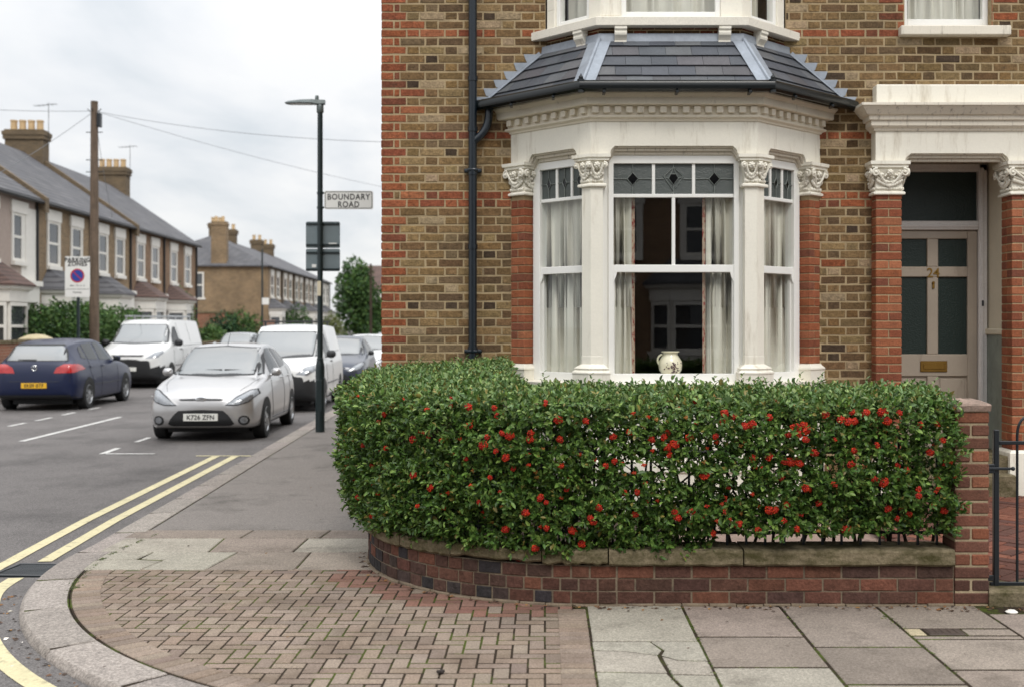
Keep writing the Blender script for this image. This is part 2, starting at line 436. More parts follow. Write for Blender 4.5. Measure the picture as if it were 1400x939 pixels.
# ------------------------------------------------------------------ ground, road, kerbs
SLOPE = -.055
def kx(Y): return -2.98 + SLOPE * Y            # road edge of the near kerb of the side street
def kxl(Y): return -10.95 + SLOPE * Y          # road edge of the far kerb
ZR = -.12
mb = MB(); mb.face([(-900, -300, ZR - .03), (900, -300, ZR - .03), (900, 1500, ZR - .03), (-900, 1500, ZR - .03)])
tag(mb.build('ground', MT['asphalt'], recalc=False), kind='structure')
mb = MB(); mb.face([(-40, -9, ZR), (30, -9, ZR), (30, 6, ZR), (30, 150, ZR), (-40, 150, ZR)])
tag(mb.build('road', MT['asphalt'], recalc=False), kind='structure')
CC, RO = (.75, 8.57), 4.2
A0 = math.atan(SLOPE)
def kerb_path(off=0.0, y_far=140.0, step=None):
    """points along the kerb's road edge, offset off metres into the road"""
    pts = []
    ys = CC[1] - (RO) * math.sin(A0)
    k = math.sqrt(1 + SLOPE ** 2)
    xs = CC[0] - RO * math.cos(A0)
    n = 60
    for i in range(n):
        Y = ys + (y_far - ys) * (1 - i / n) ** 2
        x = xs + (Y - ys) * SLOPE
        pts.append((x - off / k, Y + off * SLOPE / k))
    for i in range(61):
        a = A0 + (math.pi / 2 - A0) * i / 60
        pts.append((CC[0] - (RO + off) * math.cos(a), CC[1] - (RO + off) * math.sin(a)))
    pts.append((14.0, CC[1] - RO - off))
    return pts
def resample(pts, s0, s1, n):
    P = [Vector((p[0], p[1])) for p in pts]
    cum = [0]
    for i in range(1, len(P)): cum.append(cum[-1] + (P[i] - P[i - 1]).length)
    res = []; j = 0
    for k in range(n):
        s = s0 + (s1 - s0) * k / (n - 1)
        while j < len(P) - 2 and cum[j + 1] < s: j += 1
        t = (s - cum[j]) / max(1e-9, cum[j + 1] - cum[j]); res.append(P[j].lerp(P[j + 1], t))
    return res, cum[-1]
def plen(pts): return sum(math.hypot(pts[i][0] - pts[i - 1][0], pts[i][1] - pts[i - 1][1]) for i in range(1, len(pts)))

kp = kerb_path(); KL = plen(kp)
mb = MB(); s = 0.0
while s < KL - .3:
    ln = R.uniform(.78, 1.0)
    e1 = min(s + ln, KL)
    pts, _ = resample(kp, s + .007, e1 - .007, 7); pts = [pts[0], resample(kp, s + .007, s + .019, 2)[0][1]] + pts[1:6] + [resample(kp, e1 - .019, e1 - .007, 2)[0][0], pts[6]]
    dz = R.uniform(-.003, .003); colr = jit(srgb(142, 134, 127), .13, .02)
    rings = []
    for i, p in enumerate(pts):
        t = (pts[min(i + 1, 8)] - pts[max(i - 1, 0)]).normalized(); nin = Vector((-t.y, t.x))
        ee = .012 if i in (0, 8) else 0
        prof = [(.006, ZR - .03), (0, ZR + .07 - ee), (.006, -.022 - ee), (.028, .001 - ee), (.15, .006 + dz - ee), (.262, .006 + dz - ee), (.272, -.003), (.272, ZR)]
        rings.append([(p.x + nin.x * d, p.y + nin.y * d, z) for d, z in prof])
    mb.loft(rings, True, True, colr)
    s = e1
# the sense of the path: it runs from far to near, so the pavement is on its left
tag(mb.build('kerb', MT['granite'], smooth=True, ang=40), kind='structure')
mb = MB()
for i in range(150):
    Y0 = 4 + i * .95
    mb.box(-.15, .15, Y0, Y0 + .94, ZR - .02, 0.004, .015, jit(srgb(150, 143, 136), .08), 0, Matrix.Translation((kxl(0) - .15, 0, 0)) @ Matrix.Shear('XY', 4, (0, 0)) if False else None) if False else None
    mb.prism([(kxl(Y0), Y0, ZR - .02), (kxl(Y0 + .94), Y0 + .94, ZR - .02), (kxl(Y0 + .94) - .28, Y0 + .94, ZR - .02), (kxl(Y0) - .28, Y0, ZR - .02)], (0, 0, .126), jit(srgb(150, 143, 136), .08))
tag(mb.build('kerb', MT['granite']), kind='structure')
mb = MB(); mb.face([(kxl(4) - .26, 4, 0), (kxl(146) - .26, 146, 0), (-70, 146, 0), (-70, 4, 0)])
tag(mb.build('pavement', MT['footway'], recalc=False), kind='structure')

# near footway: base bed, asphalt strip
inner = [p for p in kerb_path(-.28)]
mb = MB(); mb.face([(x, y, -.0018) for x, y in inner] + [(14, 9, -.0018), (-1.2, 9, -.0018), (-1.2, 140, -.0018)])
for i in range(len(kp) - 2):
    if kp[i][1] < 30:
        (xa, ya), (xb, yb) = kp[i], kp[i + 1]; t_ = Vector((xb - xa, yb - ya)).normalized(); n_ = Vector((-t_.y, t_.x)); mb.face([(xa + n_.x * .03, ya + n_.y * .03, .001), (xb + n_.x * .03, yb + n_.y * .03, .001), (xb + n_.x * .275, yb + n_.y * .275, .001), (xa + n_.x * .275, ya + n_.y * .275, .001)])
tag(mb.build('pavement', MT['joint'], recalc=False), kind='structure')
YA = 9.50
mb = MB(); st = [(x, y) for x, y in inner if y > YA]
mb.face([(x, y, 0) for x, y in st] + [(kx(YA) + .3, YA, 0), (-1.2, YA, 0), (-1.2, 140, 0)])
tag(mb.build('pavement', MT['footway'], recalc=False), kind='structure')

# paving slabs
def slab(mb, poly, z=0.0, col=None, gap=.0055, ch=.006):
    if area(poly) < .002: return
    sgn = sum(poly[i - 1][0] * poly[i][1] - poly[i][0] * poly[i - 1][1] for i in range(len(poly)))
    if sgn < 0: poly = poly[::-1]
    dz = R.uniform(-.0006, .001)
    poly = poly_offset(poly, -gap); y0_, y1_ = min(p[1] for p in poly), max(p[1] for p in poly); cy_ = (y0_ + y1_) / 2; k_ = max(.8, 1 - (.007 if gap > .002 else 0) / max(.05, y1_ - y0_)); poly = [(p[0], cy_ + (p[1] - cy_) * k_) for p in poly]
    stack(mb, poly, [(0, -.03), (0, z + dz - ch), (-ch, z + dz)], col or jit(srgb(136, 126, 118), .1, .03))
GREY = [srgb(132, 121, 111), srgb(137, 125, 115), srgb(124, 114, 105), srgb(141, 130, 119)]
PALE = srgb(150, 144, 132)
mb = MB()
for (xa, xb, ys, cols) in ((.245, .81, [], None), (.81, 1.39, [6.95, 6.25, 5.69, 5.05, 4.6], None), (1.39, 1.96, [6.95, 6.05, 5.42, 4.6], None),
                           (1.96, 2.55, [6.95, 6.2, 5.65, 5.1, 4.6], None), (2.55, 3.13, [6.75, 6.15, 5.5, 4.6], None), (3.13, 3.71, [6.75, 6.0, 5.3, 4.6], None),
                           (3.71, 4.3, [6.75, 6.1, 5.2, 4.6], None), (4.3, 4.9, [6.75, 6.0, 5.2, 4.6], None), (4.9, 5.5, [6.75, 6.1, 5.3, 4.6], None)):
    for i in range(len(ys) - 1):
        c = jit(R.choice(GREY), .06, .015)
        if xa == .81 and i == 2: c = jit(PALE, .03, .01)
        if xa == 1.96 and i == 0:   # slab cut round an access cover
            slab(mb, [(1.96, 6.2), (2.55, 6.2), (2.55, 6.27), (1.96, 6.27)], 0, c); slab(mb, [(1.96, 6.42), (2.55, 6.42), (2.55, 6.95), (1.96, 6.95)], 0, c)
            slab(mb, [(1.96, 6.274), (2.06, 6.274), (2.06, 6.416), (1.96, 6.416)], .003, srgb(168, 156, 128)); slab(mb, [(2.27, 6.274), (2.55, 6.274), (2.55, 6.416), (2.27, 6.416)], 0, c)
            continue
        slab(mb, [(xa, ys[i + 1]), (xb, ys[i + 1]), (xb, ys[i]), (xa, ys[i])], 0, c)
# the cracked pale slabs beside the block paving
x0, x1 = .245, .81
slab(mb, [(x0, 6.155), (x1, 6.155), (x1, 6.95), (x0, 6.95)], .002, jit(PALE, .03))
for pl in ([(x0, 6.15), (.555, 6.15), (.60, 5.99), (.57, 5.90), (.40, 5.98), (x0, 5.99)], [(.555, 6.15), (x1, 6.15), (x1, 5.80), (.66, 5.815), (.585, 5.90), (.61, 5.99)],
           [(x0, 5.98), (.40, 5.97), (.57, 5.89), (.575, 5.78), (.59, 5.60), (x0, 5.62)], [(.585, 5.885), (.66, 5.805), (x1, 5.79), (x1, 5.57), (.60, 5.58)],
           [(x0, 5.61), (.585, 5.59), (.63, 5.35), (.60, 5.1), (x0, 5.1)], [(.595, 5.57), (x1, 5.56), (x1, 5.1), (.61, 5.1), (.64, 5.36)], [(x0, 5.09), (x1, 5.09), (x1, 4.6), (x0, 4.6)]):
    slab(mb, pl, .002, jit(PALE, .05, .02), .0018)
# three rows of flags between kerb and garden wall
for (ya, yb, xs, kk) in ((9.14, 9.5, [-3.30, -2.38, -1.76, -1.0], 0), (8.58, 9.14, [-3.28, -2.47, -1.85, -1.0], 1), (7.95, 8.58, [-3.22, -2.31, -1.70, -.8], 2)):
    sks = [0] + [R.uniform(-.04, .04) for _ in range(2)] + [0]
    for i in range(3):
        c = jit(R.choice(GREY), .06, .015)
        if (kk, i) in ((1, 0), (2, 0), (1, 2)): c = jit(PALE, .05, .015)
        xa, xb = xs[i], xs[i + 1]
        sk, sk0 = (sks[i + 1], sks[i]); sk = .06 if (kk, i) == (2, 0) else sk; sk0 = .06 if (kk, i) == (2, 1) else sk0
        if (kk, i) == (2, 0):
            slab(mb, [(xa, ya), (-2.75, ya), (-2.70, 8.26), (-2.9, 8.30), (xa, 8.27)], .004, c); slab(mb, [(-2.75, ya), (xb, ya), (xb + .06, yb), (-2.87, yb), (-2.88, 8.33), (-2.70, 8.29)], .004, c); slab(mb, [(xa, 8.28), (-2.9, 8.31), (-2.87, yb), (xa, yb)], .004, c)
            continue
        slab(mb, [(xa, ya), (xb, ya), (xb + sk, yb), (xa + sk0, yb)], .004, c)
tag(mb.build('pavement', MT['stone']), kind='structure')

# herringbone block paving on the corner
WC, WR = (.33, 8.53), 1.60
def in_corner(x, y):
    if y > 7.98 or y < CC[1] - RO + .25 or x > .2: return False
    d = math.hypot(x - CC[0], y - CC[1])
    if y < CC[1] and x < CC[0] and d > RO - .37: return False
    if math.hypot(x - WC[0], y - WC[1]) < WR - .12 and y < 9: return False
    if x > .165: return False
    if x > WC[0] - .1 and y > 6.98: return False
    return x > -3.3
PV = [srgb(135, 121, 108), srgb(130, 115, 102), srgb(139, 125, 112), srgb(128, 114, 103), srgb(135, 119, 105)]
RED = [srgb(126, 94, 82), srgb(118, 88, 78), srgb(132, 102, 90)]
mb = MB(); u = .0835
for i in range(-44, 6):
    for j in range(48, 100):
        t = (i - j) % 4
        if t == 0: b = (i * u, j * u, (i + 2) * u, (j + 1) * u)
        elif t == 2: b = (i * u, (j - 1) * u, (i + 1) * u, (j + 1) * u)
        else: continue
        cx, cy = (b[0] + b[2]) / 2, (b[1] + b[3]) / 2
        if not in_corner(cx, cy): continue
        dw = math.hypot(cx - WC[0], cy - WC[1]) - WR
        near = (dw < .32 and cy < 8.2) or (cx > .2 and cy > 6.6)
        c = jit(R.choice(RED if (near and R.random() < .8) else PV), .09, .03)
        g = .003; tl = [R.uniform(-.0006, .0014) for _ in range(2)]
        sink = 0
        gy = .0056; mb.box(b[0] + g + R.uniform(-.001, .001), b[2] - g, b[1] + gy, b[3] - gy + R.uniform(-.001, .001), -.05, sink + tl[0], .0045, c)
# border courses
for k in range(40):
    y = 4.66 + k * .0845
    if y > 6.80: break
    mb.box(.075, .238, y + .002, y + .0755, -.05, .004 + R.uniform(-.0015, .0015), .0045, jit(R.choice(PV), .09))
a = A0 + .1
n = 0
while True:
    a0 = .166 + n * (.0885 / 3.8); n += 1
    if a0 > math.pi / 2 + .4: break
    c = jit(R.choice(PV), .09); g = .0009
    pl = [(CC[0] - r * math.cos(t), CC[1] - r * math.sin(t)) for r, t in ((RO - .29, a0 + g), (RO - .29, a0 + .0233 - g), (RO - .46, a0 + .0233 - g), (RO - .46, a0 + g))]
    slab(mb, pl, .004, c, .001, .004)
tag(mb.build('pavement', MT['paver']), kind='structure')

# ------------------------------------------------------------------ painted lines
def zroad(x, y):
    if y > CC[1] or x > CC[0] + 3: return ZR
    d = math.hypot(x - CC[0], y - CC[1]) - RO if x < CC[0] else CC[1] - RO - y
    a_ = math.atan2(CC[1] - y, max(1e-6, CC[0] - x)) if x < CC[0] else math.pi / 2
    t = min(1, max(0, (a_ - .02) / .3)); t = t * t * (3 - 2 * t); u_ = min(1, max(0, 1 - d / 1.5))
    return ZR + .075 * t * u_ * u_ * (3 - 2 * u_)
mb = MB(); g_ = []
for i in range(50):
    a_ = .0 + (math.pi / 2) * i / 49; row = []
    for j in range(16):
        r_ = RO - .05 + 1.58 * j / 15; x_, y_ = CC[0] - r_ * math.cos(a_), CC[1] - r_ * math.sin(a_); row.append((x_, y_, zroad(x_, y_) + .002))
    g_.append(row)
g_.append([(14, p[1], p[2]) for p in g_[-1]])
mb.grid(g_); tag(mb.build('road', MT['asphalt'], smooth=True, recalc=False, ang=180), kind='structure')
def strip(mb, pts, w, z):
    P = [Vector((p[0], p[1])) for p in pts]; l = []; r = []
    for i, p in enumerate(P):
        t = (P[min(i + 1, len(P) - 1)] - P[max(i - 1, 0)]).normalized(); n = Vector((-t.y, t.x)) * (w / 2)
        zz = z + zroad(p.x, p.y) - ZR + .002; l.append((p.x + n.x, p.y + n.y, z + zroad(p.x + n.x, p.y + n.y) - ZR + .002)); r.append((p.x - n.x, p.y - n.y, z + zroad(p.x - n.x, p.y - n.y) - ZR + .002))
    for i in range(len(P) - 1): mb.face([l[i], l[i + 1], r[i + 1], r[i]])
def kpo(o_far, o_near):
    pts = []; k = math.sqrt(1 + SLOPE ** 2); ys = CC[1] - RO * math.sin(A0); xs = CC[0] - RO * math.cos(A0)
    for i in range(30):
        Y = 15.95 + (ys - 15.95) * i / 30; off = o_far + (o_near - o_far) * max(0, (i - 22) / 30)
        pts.append((xs + (Y - ys) * SLOPE - off, Y))
    for i in range(61):
        a_ = A0 + (math.pi / 2 - A0) * i / 60; t = min(1, .267 + i / 20); off = o_far + (o_near - o_far) * t
        pts.append((CC[0] - (RO + off) * math.cos(a_), CC[1] - (RO + off) * math.sin(a_)))
    pts.append((14, CC[1] - RO - o_near)); return pts
GX, GY = -3.68, 8.46      # gully centre
mb = MB(); ln = kpo(.385, .17)
strip(mb, [p for p in ln if p[1] > GY + .25 and p[0] < 0], .105, ZR + .004); strip(mb, [p for p in ln if p[1] < GY - .24], .105, ZR + .004)
strip(mb, kpo(.645, .43), .105, ZR + .004)
strip(mb, [(-4.76, 15.97), (-3.93, 15.97)], .07, ZR + .006)
tag(mb.build('road_marking', MT['yellowline'], recalc=False), kind='structure')
mb = MB()
for a_, b_, w in (((-6.13, 16.25), (-5.42, 16.25), .09), ((-6.14, 16.22), (-6.2, 17.0), .09), ((-6.25, 17.9), (-6.29, 18.6), .08), ((-6.31, 20.6), (-6.35, 21.2), .08),
                  ((-8.05, 18.0), (-8.27, 22.8), .10), ((-8.5, 27), (-8.8, 31), .1), ((-8.95, 35), (-9.2, 39), .1), ((-8.25, 9), (-8.45, 13), .1),
                  ((-9.48, 20.7), (-9.50, 21.4), .09), ((-9.52, 21.9), (-9.55, 22.65), .09), ((-9.60, 23.3), (-9.64, 24.0), .09), ((-9.66, 24.8), (-9.7, 25.5), .09), ((-9.9, 29.5), (-9.95, 30.3), .09), ((-9.42, 18.9), (-9.45, 19.7), .09)):
    strip(mb, [a_, b_], w, ZR + .004)
tag(mb.build('road_marking', MT['whiteline'], recalc=False), kind='structure')

# ------------------------------------------------------------------ small ironwork and litter on the ground
t = thing('drain_grate', 'black slatted iron drain grate set in the road against the curved kerb', 'drain', (GX, GY, ZR + .006), -.06)
mb = MB()
for x0_, x1_, y0_, y1_ in ((-.23, .23, -.21, -.185), (-.23, .23, .185, .21), (-.23, -.205, -.185, .185), (.205, .23, -.185, .185)):
    mb.box(x0_, x1_, y0_, y1_, .001, .016, .002)
mb.build('frame', MT['blackiron'], t, local=True)
mb = MB()
for k in range(9): mb.box(-.203, .203, -.17 + k * .041, -.150 + k * .041, .001, .012, .003)
mb.build('grating', MT['blackiron'], t, local=True)
mb = MB(); mb.box(2.066, 2.264, 6.28, 6.41, -.02, .005, .003, srgb(60, 52, 46))
for k in range(5): mb.box(2.075 + k * .037, 2.105 + k * .037, 6.295, 6.395, .004, .0075, .002, srgb(54, 47, 42))
tag(mb.build('access_cover', M('rusty_iron', srgb(66, 54, 46), .7, var=.25, fine=.3, fscale=60, bump=.3)), 'small rusty rectangular access cover let into a paving slab', 'cover')

def leaf_litter(name, spots, n, size, cols, mat, kind='stuff', z=.004):
    mb = MB()
    for _ in range(n):
        (x, y, zz, sx_, sy_) = R.choice(spots); x += R.gauss(0, sx_); y += R.gauss(0, sy_)
        if zz < -.05: zz = zroad(x, y)
        s_ = size * R.uniform(.5, 1.3); a_ = R.uniform(0, 6.3); c = jit(R.choice(cols), .2)
        ca, sa = math.cos(a_), math.sin(a_); h = R.uniform(.1, .5) * s_
        P_ = [(-.5, 0, 0), (-.1, .28, h * .6 / s_), (.5, 0, h / s_ * .4), (-.1, -.28, .0)]
        q = [(x + s_ * (p[0] * ca - p[1] * sa), y + s_ * (p[0] * sa + p[1] * ca), zz + z + s_ * p[2]) for p in P_]
        mb.face([q[0], q[1], q[2]], c); mb.face([q[0], q[2], q[3]], c)
    o = mb.build(name, mat, recalc=False); o['kind'] = kind; return o
sp = []
for k in range(26):
    a_ = A0 + .35 + k * .05
    sp.append((CC[0] - (RO + .05) * math.cos(a_), CC[1] - (RO + .05) * math.sin(a_), ZR, .035, .035))
for k in range(20):
    sp.append((.2 + k * .13, 6.88, 0, .06, .03))
for k in range(10):
    sp.append((2.3 + k * .1, 6.83, 0, .06, .03))
for k in range(16):
    a_ = math.pi * (1 + k / 32); sp.append((WC[0] + (WR + .05) * math.cos(a_), WC[1] + (WR + .05) * math.sin(a_), 0, .02, .02))
leaf_litter('fallen_leaves', sp, 420, .03, [srgb(96, 64, 40), srgb(120, 84, 50), srgb(70, 52, 38), srgb(140, 104, 60), srgb(60, 44, 34)], MT['dryleaf'])
sp2 = [(R.uniform(-3, 2.8), R.uniform(5.2, 6.7), 0, .2, .2) for _ in range(40)] + [(R.uniform(-3.3, -1.6), R.uniform(8, 12), 0, .2, .2) for _ in range(14)]
leaf_litter('fallen_leaves', sp2, 60, .022, [srgb(80, 58, 42), srgb(60, 46, 36), srgb(110, 80, 50)], MT['dryleaf'], z=.006)
sp3 = [(CC[0] - (RO + .13) * math.cos(a_), CC[1] - (RO + .13) * math.sin(a_), ZR, .07, .06) for a_ in (A0 + .42, A0 + .5, A0 + .6, A0 + .72, A0 + .85, A0 + .95)]
leaf_litter('litter', sp3, 16, .028, [srgb(226, 222, 210), srgb(214, 206, 190)], M('pale_petal', rough=.7, attr=True, var=.05, fine=0))
# moss in the joints
msp = [(1.94, 6.66, 0, .03, .05), (1.95, 6.5, 0, .02, .07), (1.39, 6.45, 0, .006, .2), (.81, 6.4, 0, .006, .25), (.81, 5.7, 0, .007, .2), (.243, 5.8, 0, .006, .4), (.6, 5.5, 0, .01, .1), (1.96, 5.9, 0, .006, .2)]
for k in range(9):
    a_ = A0 - .12 + k * .06; msp.append((CC[0] - (RO - .30) * math.cos(a_), CC[1] - (RO - .30) * math.sin(a_), .004, .012, .05))
leaf_litter('moss', msp, 620, .016, [srgb(72, 86, 34), srgb(58, 72, 30), srgb(92, 100, 48)], MT['leafdull'], z=.0)
mb = MB(); P0 = gp(1383, 838); mb.lathe([(.001, 0), (.03, 0), (.036, .008), (.02, .018), (.001, .02)], (P0[0], P0[1], .002), 9)
tag(mb.build('litter', M('white_scrap', srgb(226, 222, 214), .7)), 'white scrap of rubbish lying by the garden gate step', 'litter')
mb = MB(); P0 = gp(601, 921)
for k in range(7): mb.ball((P0[0] + R.uniform(-.018, .018), P0[1] + R.uniform(-.014, .014), .012), R.uniform(.006, .013), 7, 4)
tag(mb.build('leaf_clump', M('dark_clump', srgb(44, 36, 32), .8)), 'small dark shrivelled clump lying on the block paving', 'clump')
# ------------------------------------------------------------------ the corner house
YW, XC, XL, XR = 10.53, 1.085, -1.467, 6.6
house = thing('brick_house', 'yellow stock brick corner house with white stucco bay and porch behind the berry hedge', 'house', (XC, YW, 0))
CO = .0765
ZTOP = 6.38
STOCK = [srgb(*c) for c in ((134, 110, 76), (125, 102, 71), (141, 118, 83), (117, 95, 67), (110, 88, 64), (146, 124, 89), (132, 105, 70), (104, 85, 64), (120, 101, 77), (137, 112, 79), (128, 107, 77), (127, 101, 72))]
REDS = [srgb(*c) for c in ((154, 93, 66), (144, 84, 60), (160, 102, 73), (136, 80, 59), (148, 88, 60), (126, 78, 60))]

def row_bricks(k, Ln):
    u = 0.0; out = []
    if k % 2 == 0: seq = ['S', 'H']
    else:
        out.append((0, .1035, 'H0')); out.append((.1135, .158, 'C')); u = .168; seq = ['S', 'H']
    i = 0
    while u < Ln:
        w = .2165 if seq[i % 2] == 'S' else .1025
        out.append((u, min(u + w, Ln), seq[i % 2] + ('0' if u == 0 else ''))); u += w + .0125; i += 1
    return out

def brick_face(mb, P, U, Nn, Ln, z0, z1, holes, colfn, proud=.005, zr=4.285):
    """Flemish-bonded brick faces with real relief on a vertical wall plane"""
    P = Vector(P); U = Vector(U); Nn = Vector(Nn)
    for k in range(int((zr - z1) / CO) - 1, int((zr - z0) / CO) + 2):
        zc = zr - CO * k; a, b = zc - .0318, zc + .0318
        if zc < z0 or zc > z1: continue
        sh = R.uniform(-.002, .002)
        for (u0, u1, ty) in row_bricks(k, Ln):
            seg = [(u0, u1)]
            for (h0, h1, hz0, hz1) in holes:
                if not (hz0 < zc < hz1): continue
                ns = []
                for (s0, s1) in seg:
                    if h1 <= s0 or h0 >= s1: ns.append((s0, s1)); continue
                    if h0 - .004 > s0 + .02: ns.append((s0, h0 - .004))
                    if h1 + .004 < s1 - .02: ns.append((h1 + .004, s1))
                seg = ns
            for (s0, s1) in seg:
                c = colfn(k, s0, s1, ty, zc)
                j = lambda q: R.uniform(-q, q)
                pr = proud + j(.0022)
                o = [(s0 + j(.0028), a + sh + j(.0026)), (s1 + j(.0028), a + sh + j(.0026)), (s1 + j(.0028), b + sh + j(.0026)), (s0 + j(.0028), b + sh + j(.0026))]
                mid = [((o[0][0] + o[1][0]) / 2, (o[0][1] + o[1][1]) / 2 + j(.0025)), ((o[2][0] + o[3][0]) / 2, (o[2][1] + o[3][1]) / 2 + j(.0025))]
                o = [o[0], mid[0], o[1], o[2], mid[1], o[3]]
                cu, cz = (s0 + s1) / 2, zc + sh
                back = [P + U * q[0] + Vector((0, 0, q[1])) - Nn * .002 for q in o]
                fr = []
                for q in o:
                    du, dz = cu - q[0], cz - q[1]
                    fr.append(P + U * (q[0] + math.copysign(min(.0045, abs(du)), du)) + Vector((0, 0, q[1] + math.copysign(.0045, dz))) + Nn * (pr + j(.0008)))
                mb.add(back + fr, [(6, 7, 8, 9, 10, 11)] + [(i, (i + 1) % 6, 6 + (i + 1) % 6, 6 + i) for i in range(6)], c, 0)

BANDS = {0: 1, 12: 1, 19: 1, 20: 1, -14: 1, -15: 1}
UW0, UW1 = 3.235 - XL, 4.025 - XL      # upper right window in wall coordinates
def front_col(k, s0, s1, ty, z):
    red = False
    if k in BANDS and R.random() < .93: red = True
    if s1 < .24 and (ty in ('S0', 'H0', 'C')): red = R.random() < .95
    elif s0 < .17 and k % 2 == 1 and ty == 'S' and R.random() < .12: red = True
    if z > 4.3 and (UW0 - .24 < s0 < UW0 or UW1 - .02 < s0 < UW1 + .1) and (k % 2 == 0 or (UW0 - s0 < .13 and s0 < UW0)): red = True
    if 3.94 < s0 < 4.4 and z < 3.2 and R.random() < .04: red = True
    c = jit(R.choice(REDS if red else STOCK), .12, .04)
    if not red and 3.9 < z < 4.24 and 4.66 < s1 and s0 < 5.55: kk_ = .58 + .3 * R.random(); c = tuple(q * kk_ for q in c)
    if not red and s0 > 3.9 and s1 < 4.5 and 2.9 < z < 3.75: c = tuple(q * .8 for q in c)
    if not red and R.random() < .045: c = jit(srgb(80, 67, 55), .15)
    if not red and R.random() < .06: c = jit(srgb(164, 144, 116), .1)
    return c
holes = [(-.30 - XL, 2.465 - XL, -1, 3.60), (3.06 - XL, 4.55 - XL, -1, 3.30), (UW0, UW1, 4.335, 5.95), (XC - 1.08 - XL, XC + 1.08 - XL, 4.22, 6.15)]
mb = MB()
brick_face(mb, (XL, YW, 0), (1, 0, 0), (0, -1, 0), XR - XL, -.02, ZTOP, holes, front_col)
SD = Vector((SLOPE, 1, 0)).normalized(); SN = Vector((-SD.y, SD.x, 0))
brick_face(mb, (XL, YW, 0), SD, SN, 9.0, -.02, ZTOP, [], lambda k, a, b, ty, z: jit(R.choice(REDS if (b < .24 and ty in ('S0', 'H0', 'C')) else STOCK), .14, .05))
# mortar bed with the openings left out
def wall_sheet(mb, X0, X1, Z0, Z1, hl, Y, dep, mi):
    xs = sorted(set([X0, X1] + [h[0] for h in hl] + [h[1] for h in hl])); zs = sorted(set([Z0, Z1] + [min(max(q, Z0), Z1) for h in hl for q in (h[2], h[3])]))
    for i in range(len(xs) - 1):
        for j in range(len(zs) - 1):
            cx, cz = (xs[i] + xs[i + 1]) / 2, (zs[j] + zs[j + 1]) / 2
            if any(h[0] < cx < h[1] and h[2] < cz < h[3] for h in hl): continue
            mb.face([(xs[i], Y, zs[j]), (xs[i + 1], Y, zs[j]), (xs[i + 1], Y, zs[j + 1]), (xs[i], Y, zs[j + 1])], mi=mi)
            mb.face([(xs[i], Y + dep, zs[j]), (xs[i + 1], Y + dep, zs[j]), (xs[i + 1], Y + dep, zs[j + 1]), (xs[i], Y + dep, zs[j + 1])], mi=mi)
    for h in hl:
        z0_, z1_ = max(h[2], Z0), min(h[3], Z1)
        mb.face([(h[0], Y, z0_), (h[0], Y + dep, z0_), (h[0], Y + dep, z1_), (h[0], Y, z1_)], mi=mi); mb.face([(h[1], Y, z0_), (h[1], Y + dep, z0_), (h[1], Y + dep, z1_), (h[1], Y, z1_)], mi=mi)
        mb.face([(h[0], Y, z1_), (h[1], Y, z1_), (h[1], Y + dep, z1_), (h[0], Y + dep, z1_)], mi=mi)
        if z0_ > Z0: mb.face([(h[0], Y, z0_), (h[1], Y, z0_), (h[1], Y + dep, z0_), (h[0], Y + dep, z0_)], mi=mi)
wh = [(h[0] + XL, h[1] + XL, h[2], h[3]) for h in holes]
wall_sheet(mb, XL + .003, XR, -.05, ZTOP, wh, YW, .22, 1)
e = Vector((XL + .003, YW, 0)) + SD * 9
mb.face([(XL + .003, YW, -.05), (e.x, e.y, -.05), (e.x, e.y, ZTOP), (XL + .003, YW, ZTOP)], mi=1)
mb.face([(e.x, e.y, -.05), (XR, e.y, -.05), (XR, e.y, ZTOP), (e.x, e.y, ZTOP)], mi=1)
mb.face([(XR, YW, -.05), (XR, e.y, -.05), (XR, e.y, ZTOP), (XR, YW, ZTOP)], mi=1)
mb.build('wall', [MT['brick'], MT['mortar']], house, recalc=False)
# the red brick reveal of the upper window
mb = MB()
for k in range(18):
    z = 4.36 + k * CO
    for (xa, xb) in ((4.02, 4.028),):
        mb.box(xa, xb, YW - .002, YW + .10, z - .033, z + .033, .002, jit(R.choice(REDS), .12))
mb.box(4.0195, 4.0275, YW, YW + .1, 4.34, 5.9, 0, (1, 1, 1), 1); mb.build('wall_return', [MT['redbrick'], MT['mortar']], house)

# main roof above the picture
mb = MB()
mb.prism([(XL - .25, YW - .35, ZTOP + .0), (XL - .25, YW - .35, ZTOP + .12), (XL - .25, YW + 4.6, 9.2), (XL - .25, YW + 9.3, ZTOP + .1), (XL - .25, YW + 9.3, ZTOP)], (XR - XL + .3, 0, 0), srgb(84, 84, 88))
mb.build('roof', MT['slate'], house)

# ------------------------------------------------------------------ ground floor bay
def bayp(d, hf=.70, p=.69):
    return [(XC - hf - p - 1.4142 * d, YW), (XC - hf - .4142 * d, YW - p - d), (XC + hf + .4142 * d, YW - p - d), (XC + hf + p + 1.4142 * d, YW)]
def upp(d): return bayp(d, .62, .49)
def band(mb, prof, f=bayp, col=(1, 1, 1), mi=0):
    for (d0, z0), (d1, z1) in zip(prof[:-1], prof[1:]):
        a, b = f(d0), f(d1)
        for i in range(3):
            mb.face([(*a[i], z0), (*a[i + 1], z0), (*b[i + 1], z1), (*b[i], z1)], col, mi)
def segm(f, d, i):
    """frame (matrix) of bay face i at offset d: x along the face (viewed from outside, left to right), y inwards, z up; and its length"""
    P = f(d); a = Vector((*P[i], 0)); b = Vector((*P[i + 1], 0)); U = (b - a).normalized(); I = Vector((-U.y, U.x, 0))
    T = Matrix(((U.x, I.x, 0, a.x), (U.y, I.y, 0, a.y), (0, 0, 1, 0), (0, 0, 0, 1))); return T, (b - a).length

